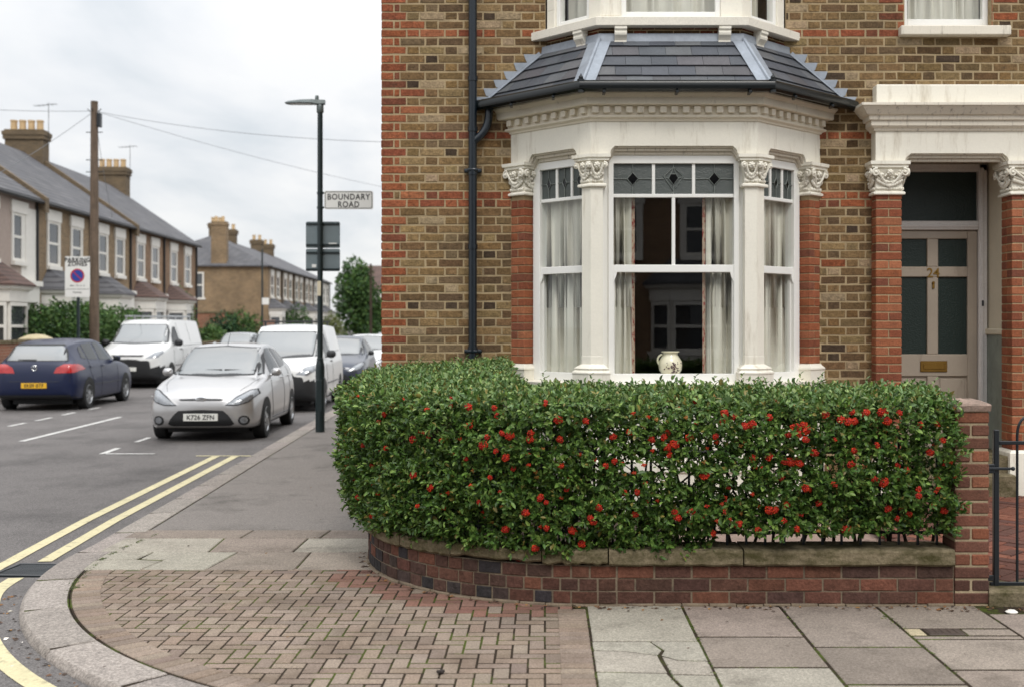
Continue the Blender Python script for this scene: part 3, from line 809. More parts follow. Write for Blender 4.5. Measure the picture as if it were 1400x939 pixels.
# apron wall under the windows
mb = MB(); band(mb, [(-.02, -.02), (-.02, .42), (.0, .43), (.0, .52), (-.02, .53), (-.02, 1.13), (.035, 1.135), (.04, 1.168), (-.14, 1.18)])
mb.build('bay_apron', MT['stucco'], house, recalc=False)

def capital(mb, poly, edges, z0, z1, fl=.05):
    h = z1 - z0
    stack(mb, poly, [(.004, z0), (.022, z0 + .004), (.026, z0 + .016), (.020, z0 + .028), (.004, z0 + .034), (.004, z0 + h * .45), (.012, z0 + h * .6), (.03, z0 + h * .72), (.036, z0 + h * .76)])
    stack(mb, poly, [(.030, z0 + h * .76), (.040, z0 + h * .80), (.046, z0 + h * .81), (.046, z0 + h * .87), (.060, z0 + h * .90), (.060, z1)])
    n = len(poly)
    for i in edges:
        p = Vector((*poly[i], 0)); q = Vector((*poly[(i + 1) % n], 0)); U = (q - p).normalized(); Nn = Vector((U.y, -U.x, 0)); w = (q - p).length
        def at(u, z, o): return p + U * u + Nn * o + Vector((0, 0, z0 + z * h))
        sc = min(1, w / .17)
        # volutes
        for sg, e_ in ((1, 0.0), (-1, w)):
            c = at(e_ - sg * .012, .66, .052); pth = []; rr = []
            for k in range(22):
                a_ = k / 21 * 2 * math.pi * 1.6; r_ = .034 * sc * (1 - k / 26)
                pth.append(c + U * (sg * r_ * math.cos(a_ + 1.2)) + Vector((0, 0, r_ * math.sin(a_ + 1.2)))); rr.append(.0115 * (1 - k / 40))
            mb.tube(pth, rr, 6); mb.ball(c + Nn * .006, .014, 7, 5)
            pth = [at(e_ + sg * (w * .5 * t_), .30 + .42 * (1 - t_) ** 1.6, .018 + .034 * (1 - t_)) for t_ in [k / 8 for k in range(9)]]
            mb.tube(pth, [.012 - .0006 * k for k in range(9)], 6)
        # rosette and leaves
        for k in range(6):
            a_ = k * math.pi / 3 + .3; mb.ball(at(w / 2, .66, .044) + U * (.017 * math.cos(a_)) + Vector((0, 0, .017 * math.sin(a_))), .0135, 7, 4)
        mb.ball(at(w / 2, .66, .055), .013, 7, 5)
        m = max(7, int(w / .015))
        for k in range(m):
            t_ = (k + .5) / m; z = .28 + .17 * abs(2 * t_ - 1) ** 1.5
            mb.ball(at(w * t_, z, .020), .0105 + .005 * R.random(), 7, 4, sc=(1, 1, 1.5)); mb.ball(at(w * t_, z + .09, .028), .008 + .006 * R.random(), 6, 4, sc=(1, 1, 1.3)); mb.ball(at(w * t_, .18 + .02 * R.random(), .012), .007 + .004 * R.random(), 6, 4, sc=(1, 1, 1.6))
            if 0 < k < m - 1:
                mb.ball(at(w * t_ + R.uniform(-.006, .006), z + .20 + .1 * R.random(), .030), .008 + .007 * R.random(), 6, 4)

for side in (0, 2):       # 0: the left cant, 2: the right cant
    T, Ln = segm(bayp, 0, side)
    x0, x1 = (0, .17) if side == 0 else (Ln - .17, Ln)
    def wp(x, y): v = T @ Vector((x, y, 0)); return (v.x, v.y)
    foot = [wp(x0, 0), wp(x1, 0), wp(x1, .15), wp(x0, .15)]
    mb = MB(); mo = MB()
    for k in range(21):
        z = 1.355 + k * CO * .955
        if z > 2.80: break
        cuts = [x0, x1] if k % 2 == 0 else [x0, (x0 + x1) / 2, x1]
        for a_, b_ in zip(cuts[:-1], cuts[1:]):
            mb.box(a_ + (.004 if a_ > x0 else 0), b_ - (.004 if b_ < x1 else 0), R.uniform(-.001, .001), .15, z - .0325, z + .0315, .004, jit(R.choice(REDS), .14, .04), 0, T)
    mb.box(x0 + .006, x1 - .006, .006, .149, 1.3, 2.85, 0, (1, 1, 1), 1, T)
    mb.build('brick_pier', [MT['redbrick'], MT['mortar']], house)
    mb = MB(); stack(mb, foot, [(.03, .05), (.03, 1.262), (.038, 1.272), (.036, 1.284), (.006, 1.318), (-.01, 1.32)])
    mb.build('pedestal', MT['stucco'], house)
    mb = MB(); capital(mb, foot, (0, 1, 3), 2.815, 3.105)
    mb.build('capital', MT['stucco'], house, smooth=True, ang=50)

for sg in (-1, 1):
    Cn = Vector((XC + sg * .70, YW - .69)); cd = Vector((sg * .7071, .7071)); e_ = .105
    a_ = Cn + cd * e_; b_ = Cn + Vector((-sg * e_, 0)); bi = b_ + Vector((0, .14)); ai = a_ + Vector((-sg * .7071, .7071)) * .14
    foot = [tuple(v) for v in ((a_, Cn, b_, bi, ai) if sg < 0 else (b_, Cn, a_, ai, bi))]
    mb = MB(); stack(mb, foot, [(.055, 1.14), (.055, 1.25), (.060, 1.256), (.060, 1.268), (.040, 1.285), (.046, 1.30), (.020, 1.322), (.0, 1.335), (0, 1.40)])
    stack(mb, foot, [(.0, 1.40), (-.002, 1.402), (-.002, 2.836)])
    mb.build('column', MT['stucco'], house)
    mb = MB(); capital(mb, foot, (0, 1) if sg > 0 else (0, 1), 2.822, 3.095)
    mb.build('capital', MT['stucco'], house, smooth=True, ang=50)

# frieze with shouldered openings
mb = MB()
def frieze_face(T, Ln, u0, u1, sh, zlo, zhi, ztop, dep):
    def P(u, y, z): return T @ Vector((u, y, z))
    pl = [(0, zlo), (u0, zlo), (u0 + .015, zlo + .012), (u0 + sh * .45, zlo + (zhi - zlo) * .6), (u0 + sh, zhi), (u1 - sh, zhi), (u1 - sh * .45, zlo + (zhi - zlo) * .6), (u1 - .015, zlo + .012), (u1, zlo), (Ln, zlo), (Ln, ztop), (0, ztop)]
    mb.prism([P(u, 0, z) for u, z in pl], P(0, dep, 0) - P(0, 0, 0))
    # stepped moulding inside the opening
    for (dy, dz, th) in ((.025, .012, .02), (.05, .034, .03), (.085, .062, .06)):
        inn = [(u0 - .02, zlo - .03), (u0 + .01, zlo - dz * .7), (u0 + sh, zhi - dz), (u1 - sh, zhi - dz), (u1 - .01, zlo - dz * .7), (u1 + .02, zlo - .03), (u1 + .02, zhi + .05), (u0 - .02, zhi + .05)]
        mb.prism([P(u, dy, z) for u, z in inn], P(0, th, 0) - P(0, 0, 0), mi=1)
T, Ln = segm(bayp, 0, 1); frieze_face(T, Ln, .148, Ln - .148, .055, 3.093, 3.168, 3.385, .12)
T, Ln = segm(bayp, 0, 0); frieze_face(T, Ln, .215, Ln - .148, .055, 3.093, 3.168, 3.385, .12)
T, Ln = segm(bayp, 0, 2); frieze_face(T, Ln, .148, Ln - .215, .055, 3.093, 3.168, 3.385, .12)
mb.build('frieze', [MT['stucco'], MT['stuccodirty']], house)
# window heads closing the gap behind the moulding
mb = MB(); band(mb, [(-.10, 3.14), (-.10, 3.055), (-.2, 3.055)]); mb.build('window_head', MT['cream'], house, recalc=False)

# cornice with dentils
mb = MB()
band(mb, [(-.01, 3.372), (.012, 3.374), (.018, 3.388), (.034, 3.398), (.042, 3.405), (.042, 3.418), (.026, 3.420), (.026, 3.492), (.05, 3.495), (.085, 3.500), (.092, 3.510), (.092, 3.562), (.10, 3.568), (.118, 3.592), (.118, 3.604), (-.02, 3.612)])
for i in range(3):
    T, Ln = segm(bayp, .026, i); n = 15 if i == 1 else 9
    for k in range(n):
        u = Ln * (k + .5) / n
        mb.box(u - .028, u + .028, -.036, .004, 3.436, 3.490, .003, (1, 1, 1), 0, T)
mb.build('cornice', [M('cornice_stucco', srgb(222, 213, 194), .65, var=.05, fine=.04, stain=srgb(120, 106, 84), stain_s=(16, 16, 5), stain_t=(.60, .85))], house, recalc=True)

# bay roof: slates, lead hips, stepped flashing
ZE, ZT, DE = 3.64, 4.085, .175
mb = MB(); ld = MB(); ba = MB()
SLC = [srgb(84, 87, 92), srgb(78, 81, 87), srgb(90, 92, 95), srgb(74, 77, 83), srgb(94, 95, 97), srgb(84, 83, 86)]
ee, tt = bayp(DE), upp(0.0)
for i in range(3):
    A = Vector((*ee[i], ZE)); B = Vector((*ee[i + 1], ZE)); C_ = Vector((*tt[i + 1], ZT)); D_ = Vector((*tt[i], ZT))
    U = (B - A).normalized(); Nn = U.cross(D_ - A).normalized()
    if Nn.z < 0: Nn = -Nn
    V = Nn.cross(U); V = V if V.z > 0 else -V
    loc = lambda p: ((p - A).dot(U), (p - A).dot(V))
    quad = [loc(A), loc(B), loc(C_), loc(D_)]
    P3 = lambda u, v, o: A + U * u + V * v + Nn * o
    ba.face([P3(*q, -.004) for q in quad], (.05, .05, .05))
    hgt = quad[2][1]; rows = 4.35; rh = hgt / rows; k = 0; v = -.02
    while v < hgt:
        u = -.3 - (.11 if k % 2 else 0) + R.uniform(-.02, .02)
        while u < quad[1][0] + .3:
            w = .222 + R.uniform(-.006, .006)
            cl = clip([(u + .0015, v), (u + w - .0015, v + R.uniform(-.003, .003)), (u + w - .0015, min(v + rh + .02, hgt)), (u + .0015, min(v + rh + .02, hgt))], quad if area(quad) else quad)
            if len(cl) > 2 and area(cl) > .0005:
                top = []
                for (cu, cv) in cl:
                    f_ = 1 - (cv - v) / rh; top.append(P3(cu, cv, .004 + .017 * max(0, f_)))
                mb.prism(top, -Nn * .008, jit(R.choice(SLC), .1, .02))
            u += w
        v += rh; k += 1
    # hip flashings on this face
    for (lo, hi_, sgn) in ((A, D_, 1), (B, C_, -1)):
        if (i == 0 and sgn == 1) or (i == 2 and sgn == -1):
            wd = .035
        else: wd = .085
        l0, l1 = loc(lo), loc(hi_)
        ld.prism([P3(l0[0], l0[1] + .005, .027), P3(l0[0] + sgn * wd * 1.15, l0[1] + .005, .027), P3(l1[0] + sgn * wd * 1.15, l1[1] - .02, .027), P3(l1[0], l1[1] - .02, .027)], -Nn * .004)
for i in (1, 2):
    a_ = Vector((*ee[i], ZE + .012)); b_ = Vector((*tt[i], ZT + .004))
    ld.tube([a_.lerp(b_, t) + Vector((0, 0, .024)) for t in (0, .35, .7, 1)], .021, 8)
band(ld, [(.035, ZT - .055), (.012, ZT - .012), (.004, ZT + .075), (-.01, ZT + .08)], upp)
for sg in (-1, 1):
    xe, xt = XC + sg * (.70 + .69 + 1.4142 * DE), XC + sg * (.62 + .49)
    xr = lambda z: xe + (xt - xe) * (z - ZE) / (ZT - ZE)
    z0 = ZE + .005
    zs = [z0] + [4.285 - CO * k - CO / 2 for k in range(9, -1, -1) if z0 + .02 < 4.285 - CO * k - CO / 2 < ZT + .03]
    for za, zb in zip(zs[:-1], zs[1:]):
        xa = xr(za); xb = xr(zb)
        ld.prism([(xa + sg * .0, YW - .012, za - .01), (xa + sg * .062, YW - .012, za + .012), (xa + sg * .085, YW - .012, zb), (xb, YW - .012, zb)], (0, .004, 0))
    ld.prism([(xe, YW - .016, ZE - .01), (xe + sg * .03, YW - .016, ZE + .01), (xt + sg * .03, YW - .016, ZT + .03), (xt, YW - .016, ZT)], (0, .01, 0))
rf = mb.build('bay_roof', MT['slate'], house)
ld.build('lead_flashing', MT['lead'], rf); ba.build('roof_boarding', MT['dark'], rf, recalc=False)

# gutter, swan neck and downpipe
gt = MB(); gpth = [(*p, 3.628) for p in bayp(.215)]
gpth = [(gpth[0][0] - .0, YW - .03, 3.628)] + gpth[1:3] + [(gpth[3][0], YW - .03, 3.628)]
def dense(pts, n):
    out_ = []
    for a_, b_ in zip(pts[:-1], pts[1:]):
        for k in range(n): out_.append(Vector(a_).lerp(Vector(b_), k / n))
    out_.append(Vector(pts[-1])); return out_
gt.tube(gpth, .048, 10)
for q in gpth[1:3]:
    gt.tube([Vector(q) + Vector((0, 0, -.055)), Vector(q) + Vector((0, 0, .055))], .03, 8); gt.ball(Vector(q) + Vector((0, -.01, .066)), .02, 8, 6); gt.tube([Vector(q) + Vector((0, -.01, .05)), Vector(q) + Vector((0, -.01, .1))], [.012, .004], 6)
for (s0, f_) in ((0, .35), (0, .75), (1, .12), (1, .5), (1, .88), (2, .25), (2, .7)):
    p = Vector(gpth[s0]).lerp(Vector(gpth[s0 + 1]), f_); gt.box(p.x - .012, p.x + .012, p.y - .05, p.y + .06, 3.562, 3.585, .003)
gt.build('gutter', MT['gutter'], house, smooth=True)
px = -.645
mb = MB(); mb.tube([(px, YW - .075, ZTOP - .05), (px, YW - .075, .12)], .038, 14)
for z in (3.86, 3.41, 3.02, 2.36, 5.0, 1.45): mb.lathe([(.039, -.022), (.0445, -.02), (.0445, .02), (.039, .022)], (px, YW - .075, z), 14)
for z in (3.045, 4.98, 1.43):
    mb.box(px - .078, px + .078, YW - .045, YW - .006, z - .018, z + .018, .004); mb.box(px - .045, px + .045, YW - .118, YW - .03, z - .014, z + .014, .004)
sw = []
q0, q1, q2, q3 = Vector((-.50, YW - .06, 3.60)), Vector((-.50, YW - .06, 3.46)), Vector((-.52, YW - .07, 3.38)), Vector((px, YW - .075, 3.30))
for k in range(13):
    t = k / 12; a_ = q0.lerp(q1, t); b_ = q1.lerp(q2, t); c_ = q2.lerp(q3, t); sw.append(a_.lerp(b_, t).lerp(b_.lerp(c_, t), t))
mb.tube(sw, .036, 12)
mb.build('downpipe', MT['pipe'], house, smooth=True, ang=50)

# ------------------------------------------------------------------ bay windows
def came_line(mb, T, pts, r=.0035):
    mb.tube([T @ Vector(p) for p in pts], r, 5)
def leadwork(parent, T, panes, rich):
    mb = MB()
    for (xa, xb, za, zb, mid) in panes:
        dm = MB()
        cx, cz = (xa + xb) / 2, (za + zb) / 2; y = .026
        w, h = (.048, .055) if (xb - xa) > .2 else (.026, .05)
        big = mid and rich
        if big: w, h = .082, .10
        came_line(mb, T, [(xa, y, cz), (cx - w, y, cz)]); came_line(mb, T, [(cx + w, y, cz), (xb, y, cz)])
        came_line(mb, T, [(cx, y, za), (cx, y, cz - h)]); came_line(mb, T, [(cx, y, cz + h), (cx, y, zb)])
        d = [(cx - w, y, cz + (.02 if big else 0)), (cx, y, cz - h), (cx + w, y, cz + (.02 if big else 0)), (cx, y, cz + h), (cx - w, y, cz + (.02 if big else 0))]
        came_line(mb, T, d, .004)
        if big:
            w2, h2 = .042, .052
            hx = [(cx - w2, y, cz + .005), (cx, y, cz - h2), (cx + w2, y, cz + .005), (cx + w2 * .55, y, cz + h2 * .8), (cx - w2 * .55, y, cz + h2 * .8), (cx - w2, y, cz + .005)]
            came_line(mb, T, hx, .0035); dm.face([T @ Vector((p[0], .0285, p[2])) for p in hx[:-1]])
            for k in (0, 1, 2): came_line(mb, T, [hx[k], d[k]])
            came_line(mb, T, [hx[3], d[3]]); came_line(mb, T, [hx[4], d[3]])
        else:
            dm.face([T @ Vector((p[0], .0285, p[2])) for p in d[:-1]])
        dm.build('stained_diamond', MT['diamond'], parent, recalc=False)
    mb.build('lead_came', MT['leadcame'], parent)

def sash(i, xa, xb, ja, jb, d, muntins, upper_m, nm):
    T, Ln = segm(bayp, d, i)
    mb = MB()
    B = lambda a, b, y0, y1, z0, z1, bev=.004: mb.box(a, b, y0, y1, z0, z1, bev, (1, 1, 1), 0, T)
    B(xa, xa + ja, 0, .10, 1.165, 3.10); B(xb - jb, xb, 0, .10, 1.165, 3.10); B(xa, xb, .001, .10, 3.032, 3.099); B(xa, xb, .001, .10, 1.166, 1.252)
    l, r = xa + ja, xb - jb
    B(xa - .07, xa + .002, .022, .11, 1.165, 3.09); B(xb - .002, xb + .07, .022, .11, 1.165, 3.09)
    B(l - .002, r + .002, .018, .05, 2.745, 2.776); B(l - .002, r + .002, .012, .075, 2.110, 2.174)
    edges = [l] + [l + (r - l) * q for q in muntins] + [r]
    for q in edges[1:-1]: B(q - .014, q + .014, .018, .05, 2.77, 3.04)
    if upper_m: q = (l + r) / 2; B(q - .015, q + .015, .02, .048, 2.17, 2.75)
    # lower sash stiles and horns
    B(l - .002, l + .012, .035, .075, 1.25, 2.115); B(r - .012, r + .002, .035, .075, 1.25, 2.115)
    for q, s_ in ((l, 1), (r, -1)):
        mb.prism([T @ Vector((q, .012, 2.112)), T @ Vector((q + s_ * .03, .012, 2.112)), T @ Vector((q + s_ * .022, .012, 2.075)), T @ Vector((q + s_ * .01, .012, 2.05)), T @ Vector((q, .012, 2.03))], T.to_3x3() @ Vector((0, .02, 0)))
    fr = mb.build('bay_window', MT['whitewood'], house)
    g = MB()
    def pane(a, b, z0, z1, y): g.face([T @ Vector(p) for p in ((a, y, z0), (b, y, z0), (b, y, z1), (a, y, z1))])
    pane(l, r, 1.25, 2.112, .055); pane(l, r, 2.17, 2.747, .034)
    g.build('pane', MT['pane'], fr, recalc=False)
    g = MB(); pn = []
    for k in range(len(edges) - 1):
        a, b = edges[k], edges[k + 1]; pane(a, b, 2.774, 3.034, .033); pn.append((a + .012 * (k > 0), b - .012 * (k < len(edges) - 2), 2.776, 3.032, k == 1))
    g.build('leaded_pane', MT['leaded'], fr, recalc=False)
    leadwork(fr, T, pn, len(muntins) == 2 and nm)
    return T, l, r
TM, ml, mr = sash(1, .115, 1.325 - .115 - .0 if False else None or (segm(bayp, -.09, 1)[1] - .098), .045, .045, -.09, (1 / 3, 2 / 3), True, True)
T, Ln = segm(bayp, -.09, 0); TLc, ll, lr = sash(0, .10, Ln - .10, .085, .03, -.09, (.36, .70), False, False)
T, Ln = segm(bayp, -.09, 2); TRc, rl, rr_ = sash(2, .10, Ln - .10, .03, .085, -.09, (.36, .70), False, False)

def curtain(label, T, xa, xb, y, za, zb, folds, edge=0, grp=None, amp=.022):
    t0 = T @ Vector(((xa + xb) / 2, y, za))
    o = thing('curtain', label, 'curtain', t0, 0, grp)
    n = int(folds * 10); pts = [[], [], []]; ph = R.uniform(0, 6)
    prof = []
    for k in range(n + 1):
        u = xa + (xb - xa) * k / n; q = k / n * folds * 2 * math.pi + ph
        prof.append((u + .006 * math.sin(q * .5), y + amp * math.sin(q) + amp * .5 * math.sin(q * 1.7 + 1)))
    rows = [[T @ Vector((u + .004 * math.sin(z * 9 + u * 30), yy, z)) for u, yy in prof] for z in (zb, (za * 2 + zb) / 3, (za + zb) / 2, za)]
    mb = MB(); mb.grid(rows); mb.build('drape', MT['curtain'], o, smooth=True, recalc=False, ang=180)
    if edge:
        ux = xb if edge > 0 else xa
        mb = MB(); mb.grid([[T @ Vector((ux + edge * w_ + .003 * math.sin(z * 8), y - .01 + .01 * math.sin(w_ * 120), z)) for w_ in (0, .012, .026)] for z in (zb, (za + zb) / 2, za)])
        mb.build('patterned_border', MT['curtedge'], o, recalc=False)
    return o
curtain('pale curtain with patterned border in the centre bay window on the jug handle side', TM, ml - .03, ml + .165, .125, 1.2, 3.05, 3.5, 1)
curtain('pale curtain with patterned border on the porch side of the centre bay window', TM, mr - .225, mr + .03, .125, 1.2, 3.05, 4, -1)
curtain('pale gathered curtain filling the angled bay window nearest the downpipe', TLc, ll - .03, lr + .05, .105, 1.2, 3.05, 7, 0, amp=.014)
curtain('pale gathered curtain filling the angled bay window nearest the front door', TRc, rl - .05, rr_ + .03, .105, 1.2, 3.05, 7, 0, amp=.014)

# dim room behind the bay
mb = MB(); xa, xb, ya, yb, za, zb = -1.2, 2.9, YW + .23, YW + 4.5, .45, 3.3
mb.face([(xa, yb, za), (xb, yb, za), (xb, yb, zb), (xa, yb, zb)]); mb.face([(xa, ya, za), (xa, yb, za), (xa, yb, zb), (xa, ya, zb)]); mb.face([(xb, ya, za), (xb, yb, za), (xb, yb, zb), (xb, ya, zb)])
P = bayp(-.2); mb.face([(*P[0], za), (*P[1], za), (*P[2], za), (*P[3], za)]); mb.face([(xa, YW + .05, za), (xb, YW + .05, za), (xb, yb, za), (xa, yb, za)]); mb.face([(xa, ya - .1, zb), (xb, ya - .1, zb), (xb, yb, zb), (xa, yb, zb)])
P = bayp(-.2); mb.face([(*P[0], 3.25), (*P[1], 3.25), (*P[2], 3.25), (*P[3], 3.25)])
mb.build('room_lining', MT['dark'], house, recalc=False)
mb = MB(); P = bayp(-.195); mb.prism([(P[0][0], YW, 1.19), (P[1][0], P[1][1], 1.19), (P[2][0], P[2][1], 1.19), (P[3][0], YW, 1.19)], (0, 0, .035)); mb.build('window_board', MT['whitewood'], house)

# the jug on the window board
vx, vy = 1.075, YW - .50
v = thing('jug', 'cream pottery jug with handle and painted brown flowers standing inside the bay window', 'jug', (vx, vy, 1.226))
mb = MB(); mb.lathe([(.001, 0), (.062, 0), (.07, .012), (.096, .055), (.103, .095), (.098, .13), (.078, .163), (.062, .185), (.063, .20), (.078, .206), (.078, .214), (.058, .212), (.055, .19)], (0, 0, 0), 28)
mb.build('body', MT['vase'], v, smooth=True, ang=50, local=True)
mb = MB(); mb.tube([(-.06 - .045 * math.sin(q) * 1.1, 0, .128 + .05 * math.cos(q) + .01) for q in [.15 + k * .29 for k in range(10)]], .0085, 8); mb.build('handle', MT['vase'], v, smooth=True, local=True)
mb = MB()
for _ in range(46):
    a_ = -math.pi / 2 + .12 + R.gauss(0, .34); z = .075 + R.gauss(0, .026); z = min(max(z, .03), .135); r_ = .102 * (1 - ((z - .092) / .2) ** 2)
    mb.ball((r_ * math.cos(a_), r_ * math.sin(a_), z), R.uniform(.003, .0075), 6, 4, sc=(1, .5, 1))
mb.build('painted_flowers', MT['vaseart'], v, local=True)

# ------------------------------------------------------------------ upper bay and upper window
mb = MB(); band(mb, [(-.03, ZT), (-.03, 4.24)], upp, (1, 1, 1), 1)
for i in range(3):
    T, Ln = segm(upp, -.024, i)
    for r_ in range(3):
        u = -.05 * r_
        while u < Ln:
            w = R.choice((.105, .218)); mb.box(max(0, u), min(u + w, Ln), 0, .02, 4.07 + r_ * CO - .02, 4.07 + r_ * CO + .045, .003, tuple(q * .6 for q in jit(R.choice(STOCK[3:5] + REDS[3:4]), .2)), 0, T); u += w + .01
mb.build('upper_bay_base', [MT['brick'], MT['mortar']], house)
mb = MB(); band(mb, [(-.1, 4.215), (.055, 4.212), (.07, 4.218), (.072, 4.285), (.06, 4.292), (-.1, 4.315)], upp)
sil = mb.build('upper_sill', M('stained_sill_paint', srgb(228, 222, 208), .55, var=.05, stain=srgb(130, 116, 94), stain_s=(14, 14, 8), stain_t=(.60, .85)), house)
prof = [(0, 4.214), (.082, 4.214), (.084, 4.19), (.07, 4.176), (.074, 4.158), (.07, 4.14), (.05, 4.12), (.036, 4.10), (.038, 4.07), (.03, 4.045), (0, 4.04)]
for i, us in ((1, (.175, 1.24 - .175)), (0, (.47,)), (2, (.69 - .47,))):
    T, Ln = segm(upp, -.02, i)
    for u in us:
        mb = MB(); mb.prism([T @ Vector((u - .052, -n_, z)) for n_, z in prof], T.to_3x3() @ Vector((.104, 0, 0)))
        mb.build('bracket', MT['stucco'], house)
def upper_window(T, xa, xb, z0, z1, y, nm='upper_window', fw=.05, low=.09):
    mb = MB()
    for a, b, c, d in ((xa, xa + fw, z0, z1), (xb - fw, xb, z0, z1), (xa + fw, xb - fw, z1 - .06, z1 - .001), (xa + fw, xb - fw, z0 + .001, z0 + low), (xa + fw, xb - fw, (z0 + z1) / 2 - .03, (z0 + z1) / 2 + .03)):
        mb.box(a, b, y, y + .07, c, d, .005, (1, 1, 1), 0, T)
    o = mb.build(nm, MT['whitewood'], house); g = MB()
    g.face([T @ Vector(p) for p in ((xa + fw, y + .04, z0 + low), (xb - fw, y + .04, z0 + low), (xb - fw, y + .04, z1 - .06), (xa + fw, y + .04, z1 - .06))]); g.build('pane', MT['pane'], o, recalc=False)
mb = MB()
for i in range(3):
    T, Ln = segm(upp, -.03, i); e0 = (.0, .18, Ln - .18, Ln) if i == 1 else (0, .10, Ln - .14, Ln) if i == 0 else (0, .14, Ln - .10, Ln)
    mb.box(e0[0], e0[1], 0, .09, 4.29, 6.15, .004, (1, 1, 1), 0, T); mb.box(e0[2], e0[3], 0, .09, 4.29, 6.15, .004, (1, 1, 1), 0, T); mb.box(e0[0], e0[3], .001, .09, 5.85, 6.149, .003, (1, 1, 1), 0, T)
    upper_window(T, e0[1] - .002, e0[2] + .002, 4.292, 5.86, .02, 'upper_window', .045, .07)
    for k in range(6): mb.box(e0[0] + .004, e0[1] - .004, -.003, .01, 4.32 + k * .16, 4.47 + k * .16, .003, (1, 1, 1), 0, T)
mb.build('upper_bay_boards', MT['stucco'], house)
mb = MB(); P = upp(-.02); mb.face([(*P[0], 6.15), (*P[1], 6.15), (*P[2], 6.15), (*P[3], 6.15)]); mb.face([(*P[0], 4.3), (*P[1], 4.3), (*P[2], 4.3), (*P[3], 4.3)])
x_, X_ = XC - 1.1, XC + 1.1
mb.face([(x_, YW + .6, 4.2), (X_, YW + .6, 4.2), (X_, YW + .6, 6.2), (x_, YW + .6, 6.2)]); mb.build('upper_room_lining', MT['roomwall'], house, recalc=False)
TI = Matrix.Translation((0, YW, 0))
upper_window(TI, 3.237, 4.022, 4.337, 5.948, .09, 'upper_window', .05, .10)
mb = MB(); mb.box(3.18, 4.165, YW - .085, YW + .12, 4.252, 4.338, .008); mb.box(3.24, 4.02, YW - .02, YW + .1, 4.337, 4.352, .004); mb.build('window_sill', MT['stuccodirty'], house)
mb = MB(); mb.face([(3.1, YW + .55, 4.2), (4.2, YW + .55, 4.2), (4.2, YW + .55, 6), (3.1, YW + .55, 6)]); mb.build('upper_room_lining', MT['roomwall'], house, recalc=False)
curtain('pale blue-grey net curtain drawn across the upstairs window above the porch', TI, 3.25, 4.01, .25, 4.35, 5.95, 7, 0, amp=.02)
for i, lab in ((1, 'pale net curtain behind the wide middle window of the upstairs bay'), (0, 'pale net curtain behind the upstairs bay side window nearest the street corner'), (2, 'pale net curtain behind the upstairs bay side window nearest the porch')):
    T, Ln = segm(upp, -.03, i); curtain(lab, T, .15 if i == 1 else .1, Ln - (.15 if i == 1 else .1), .2, 4.33, 5.9, 6 if i == 1 else 3, 0, amp=.02)

# ------------------------------------------------------------------ porch and front door
YP = 10.385
FP = {}
mb = MB()
def pier(x0, x1, z0, z1):
    mb = MB(); k = 0; z = z0 + .036
    while z < z1:
        cuts = [x0, x1] if k % 2 == 0 else ([x0, (x0 + x1) / 2, x1])
        if x1 - x0 > .3: cuts = [x0, x0 + .2, x1] if k % 2 == 0 else [x0, x0 + .1, x0 + .31, x1]
        for a, b in zip(cuts[:-1], cuts[1:]):
            mb.box(a + (.0045 if a > x0 else 0), b - (.0045 if b < x1 else 0), YP + R.uniform(-.0015, .0015), YP + .115, z - .033, z + .0325, .004, jit(R.choice(REDS), .14, .04))
            mb.box(a + (.0045 if a > x0 else 0), b - (.0045 if b < x1 else 0), YP + .124, YP + .24, z - .033, z + .0325, .004, jit(R.choice(REDS), .14, .04))
        z += CO; k += 1
    mb.box(x0 + .006, x1 - .006, YP + .006, YP + .238, z0, z1, 0, (1, 1, 1), 1)
    mb.build('porch_pier', [MT['redbrick'], MT['mortar']], house)
    foot = rect(x0, x1, YP, YP + .24)
    c = MB(); capital(c, foot, (0, 1, 3), z1 - .0, 3.112); c.build('capital', MT['stucco'], house, smooth=True, ang=50)
    c = MB(); stack(c, foot, [(.028, .1), (.028, .53), (.012, .556), (-.01, .558)]); c.build('pedestal', MT['stucco'], house)
pier(2.937, 3.167, .555, 2.815); pier(4.145, 4.60, .555, 2.815)
mb = MB()
T = Matrix.Translation((2.935, YP, 0)); x1e = 4.62
def P_(u, y, z): return T @ Vector((u, y, z))
frieze_face(T, x1e - 2.935, .245, 1.2, .07, 3.108, 3.185, 3.385, .24)
foot = rect(2.935, x1e, YP, YP + .26)
pf = mb.build('porch_frieze', [MT['stucco'], MT['stuccodirty']], house)
mb = MB()
stack(mb, foot, [(-.02, 3.378), (.015, 3.383), (.022, 3.40), (.045, 3.418), (.052, 3.424), (.052, 3.468), (.072, 3.472), (.076, 3.488), (.078, 3.506), (.10, 3.515), (.125, 3.545), (.15, 3.575), (.165, 3.585), (.165, 3.607), (.0, 3.622)])
mb.build('porch_cornice', MT['stuccodirty'], house)
mb = MB(); stack(mb, poly_offset(foot, -.012), [(0, 3.615), (0, 3.79), (-.008, 3.80)]); mb.build('porch_parapet', MT['stucco'], house)
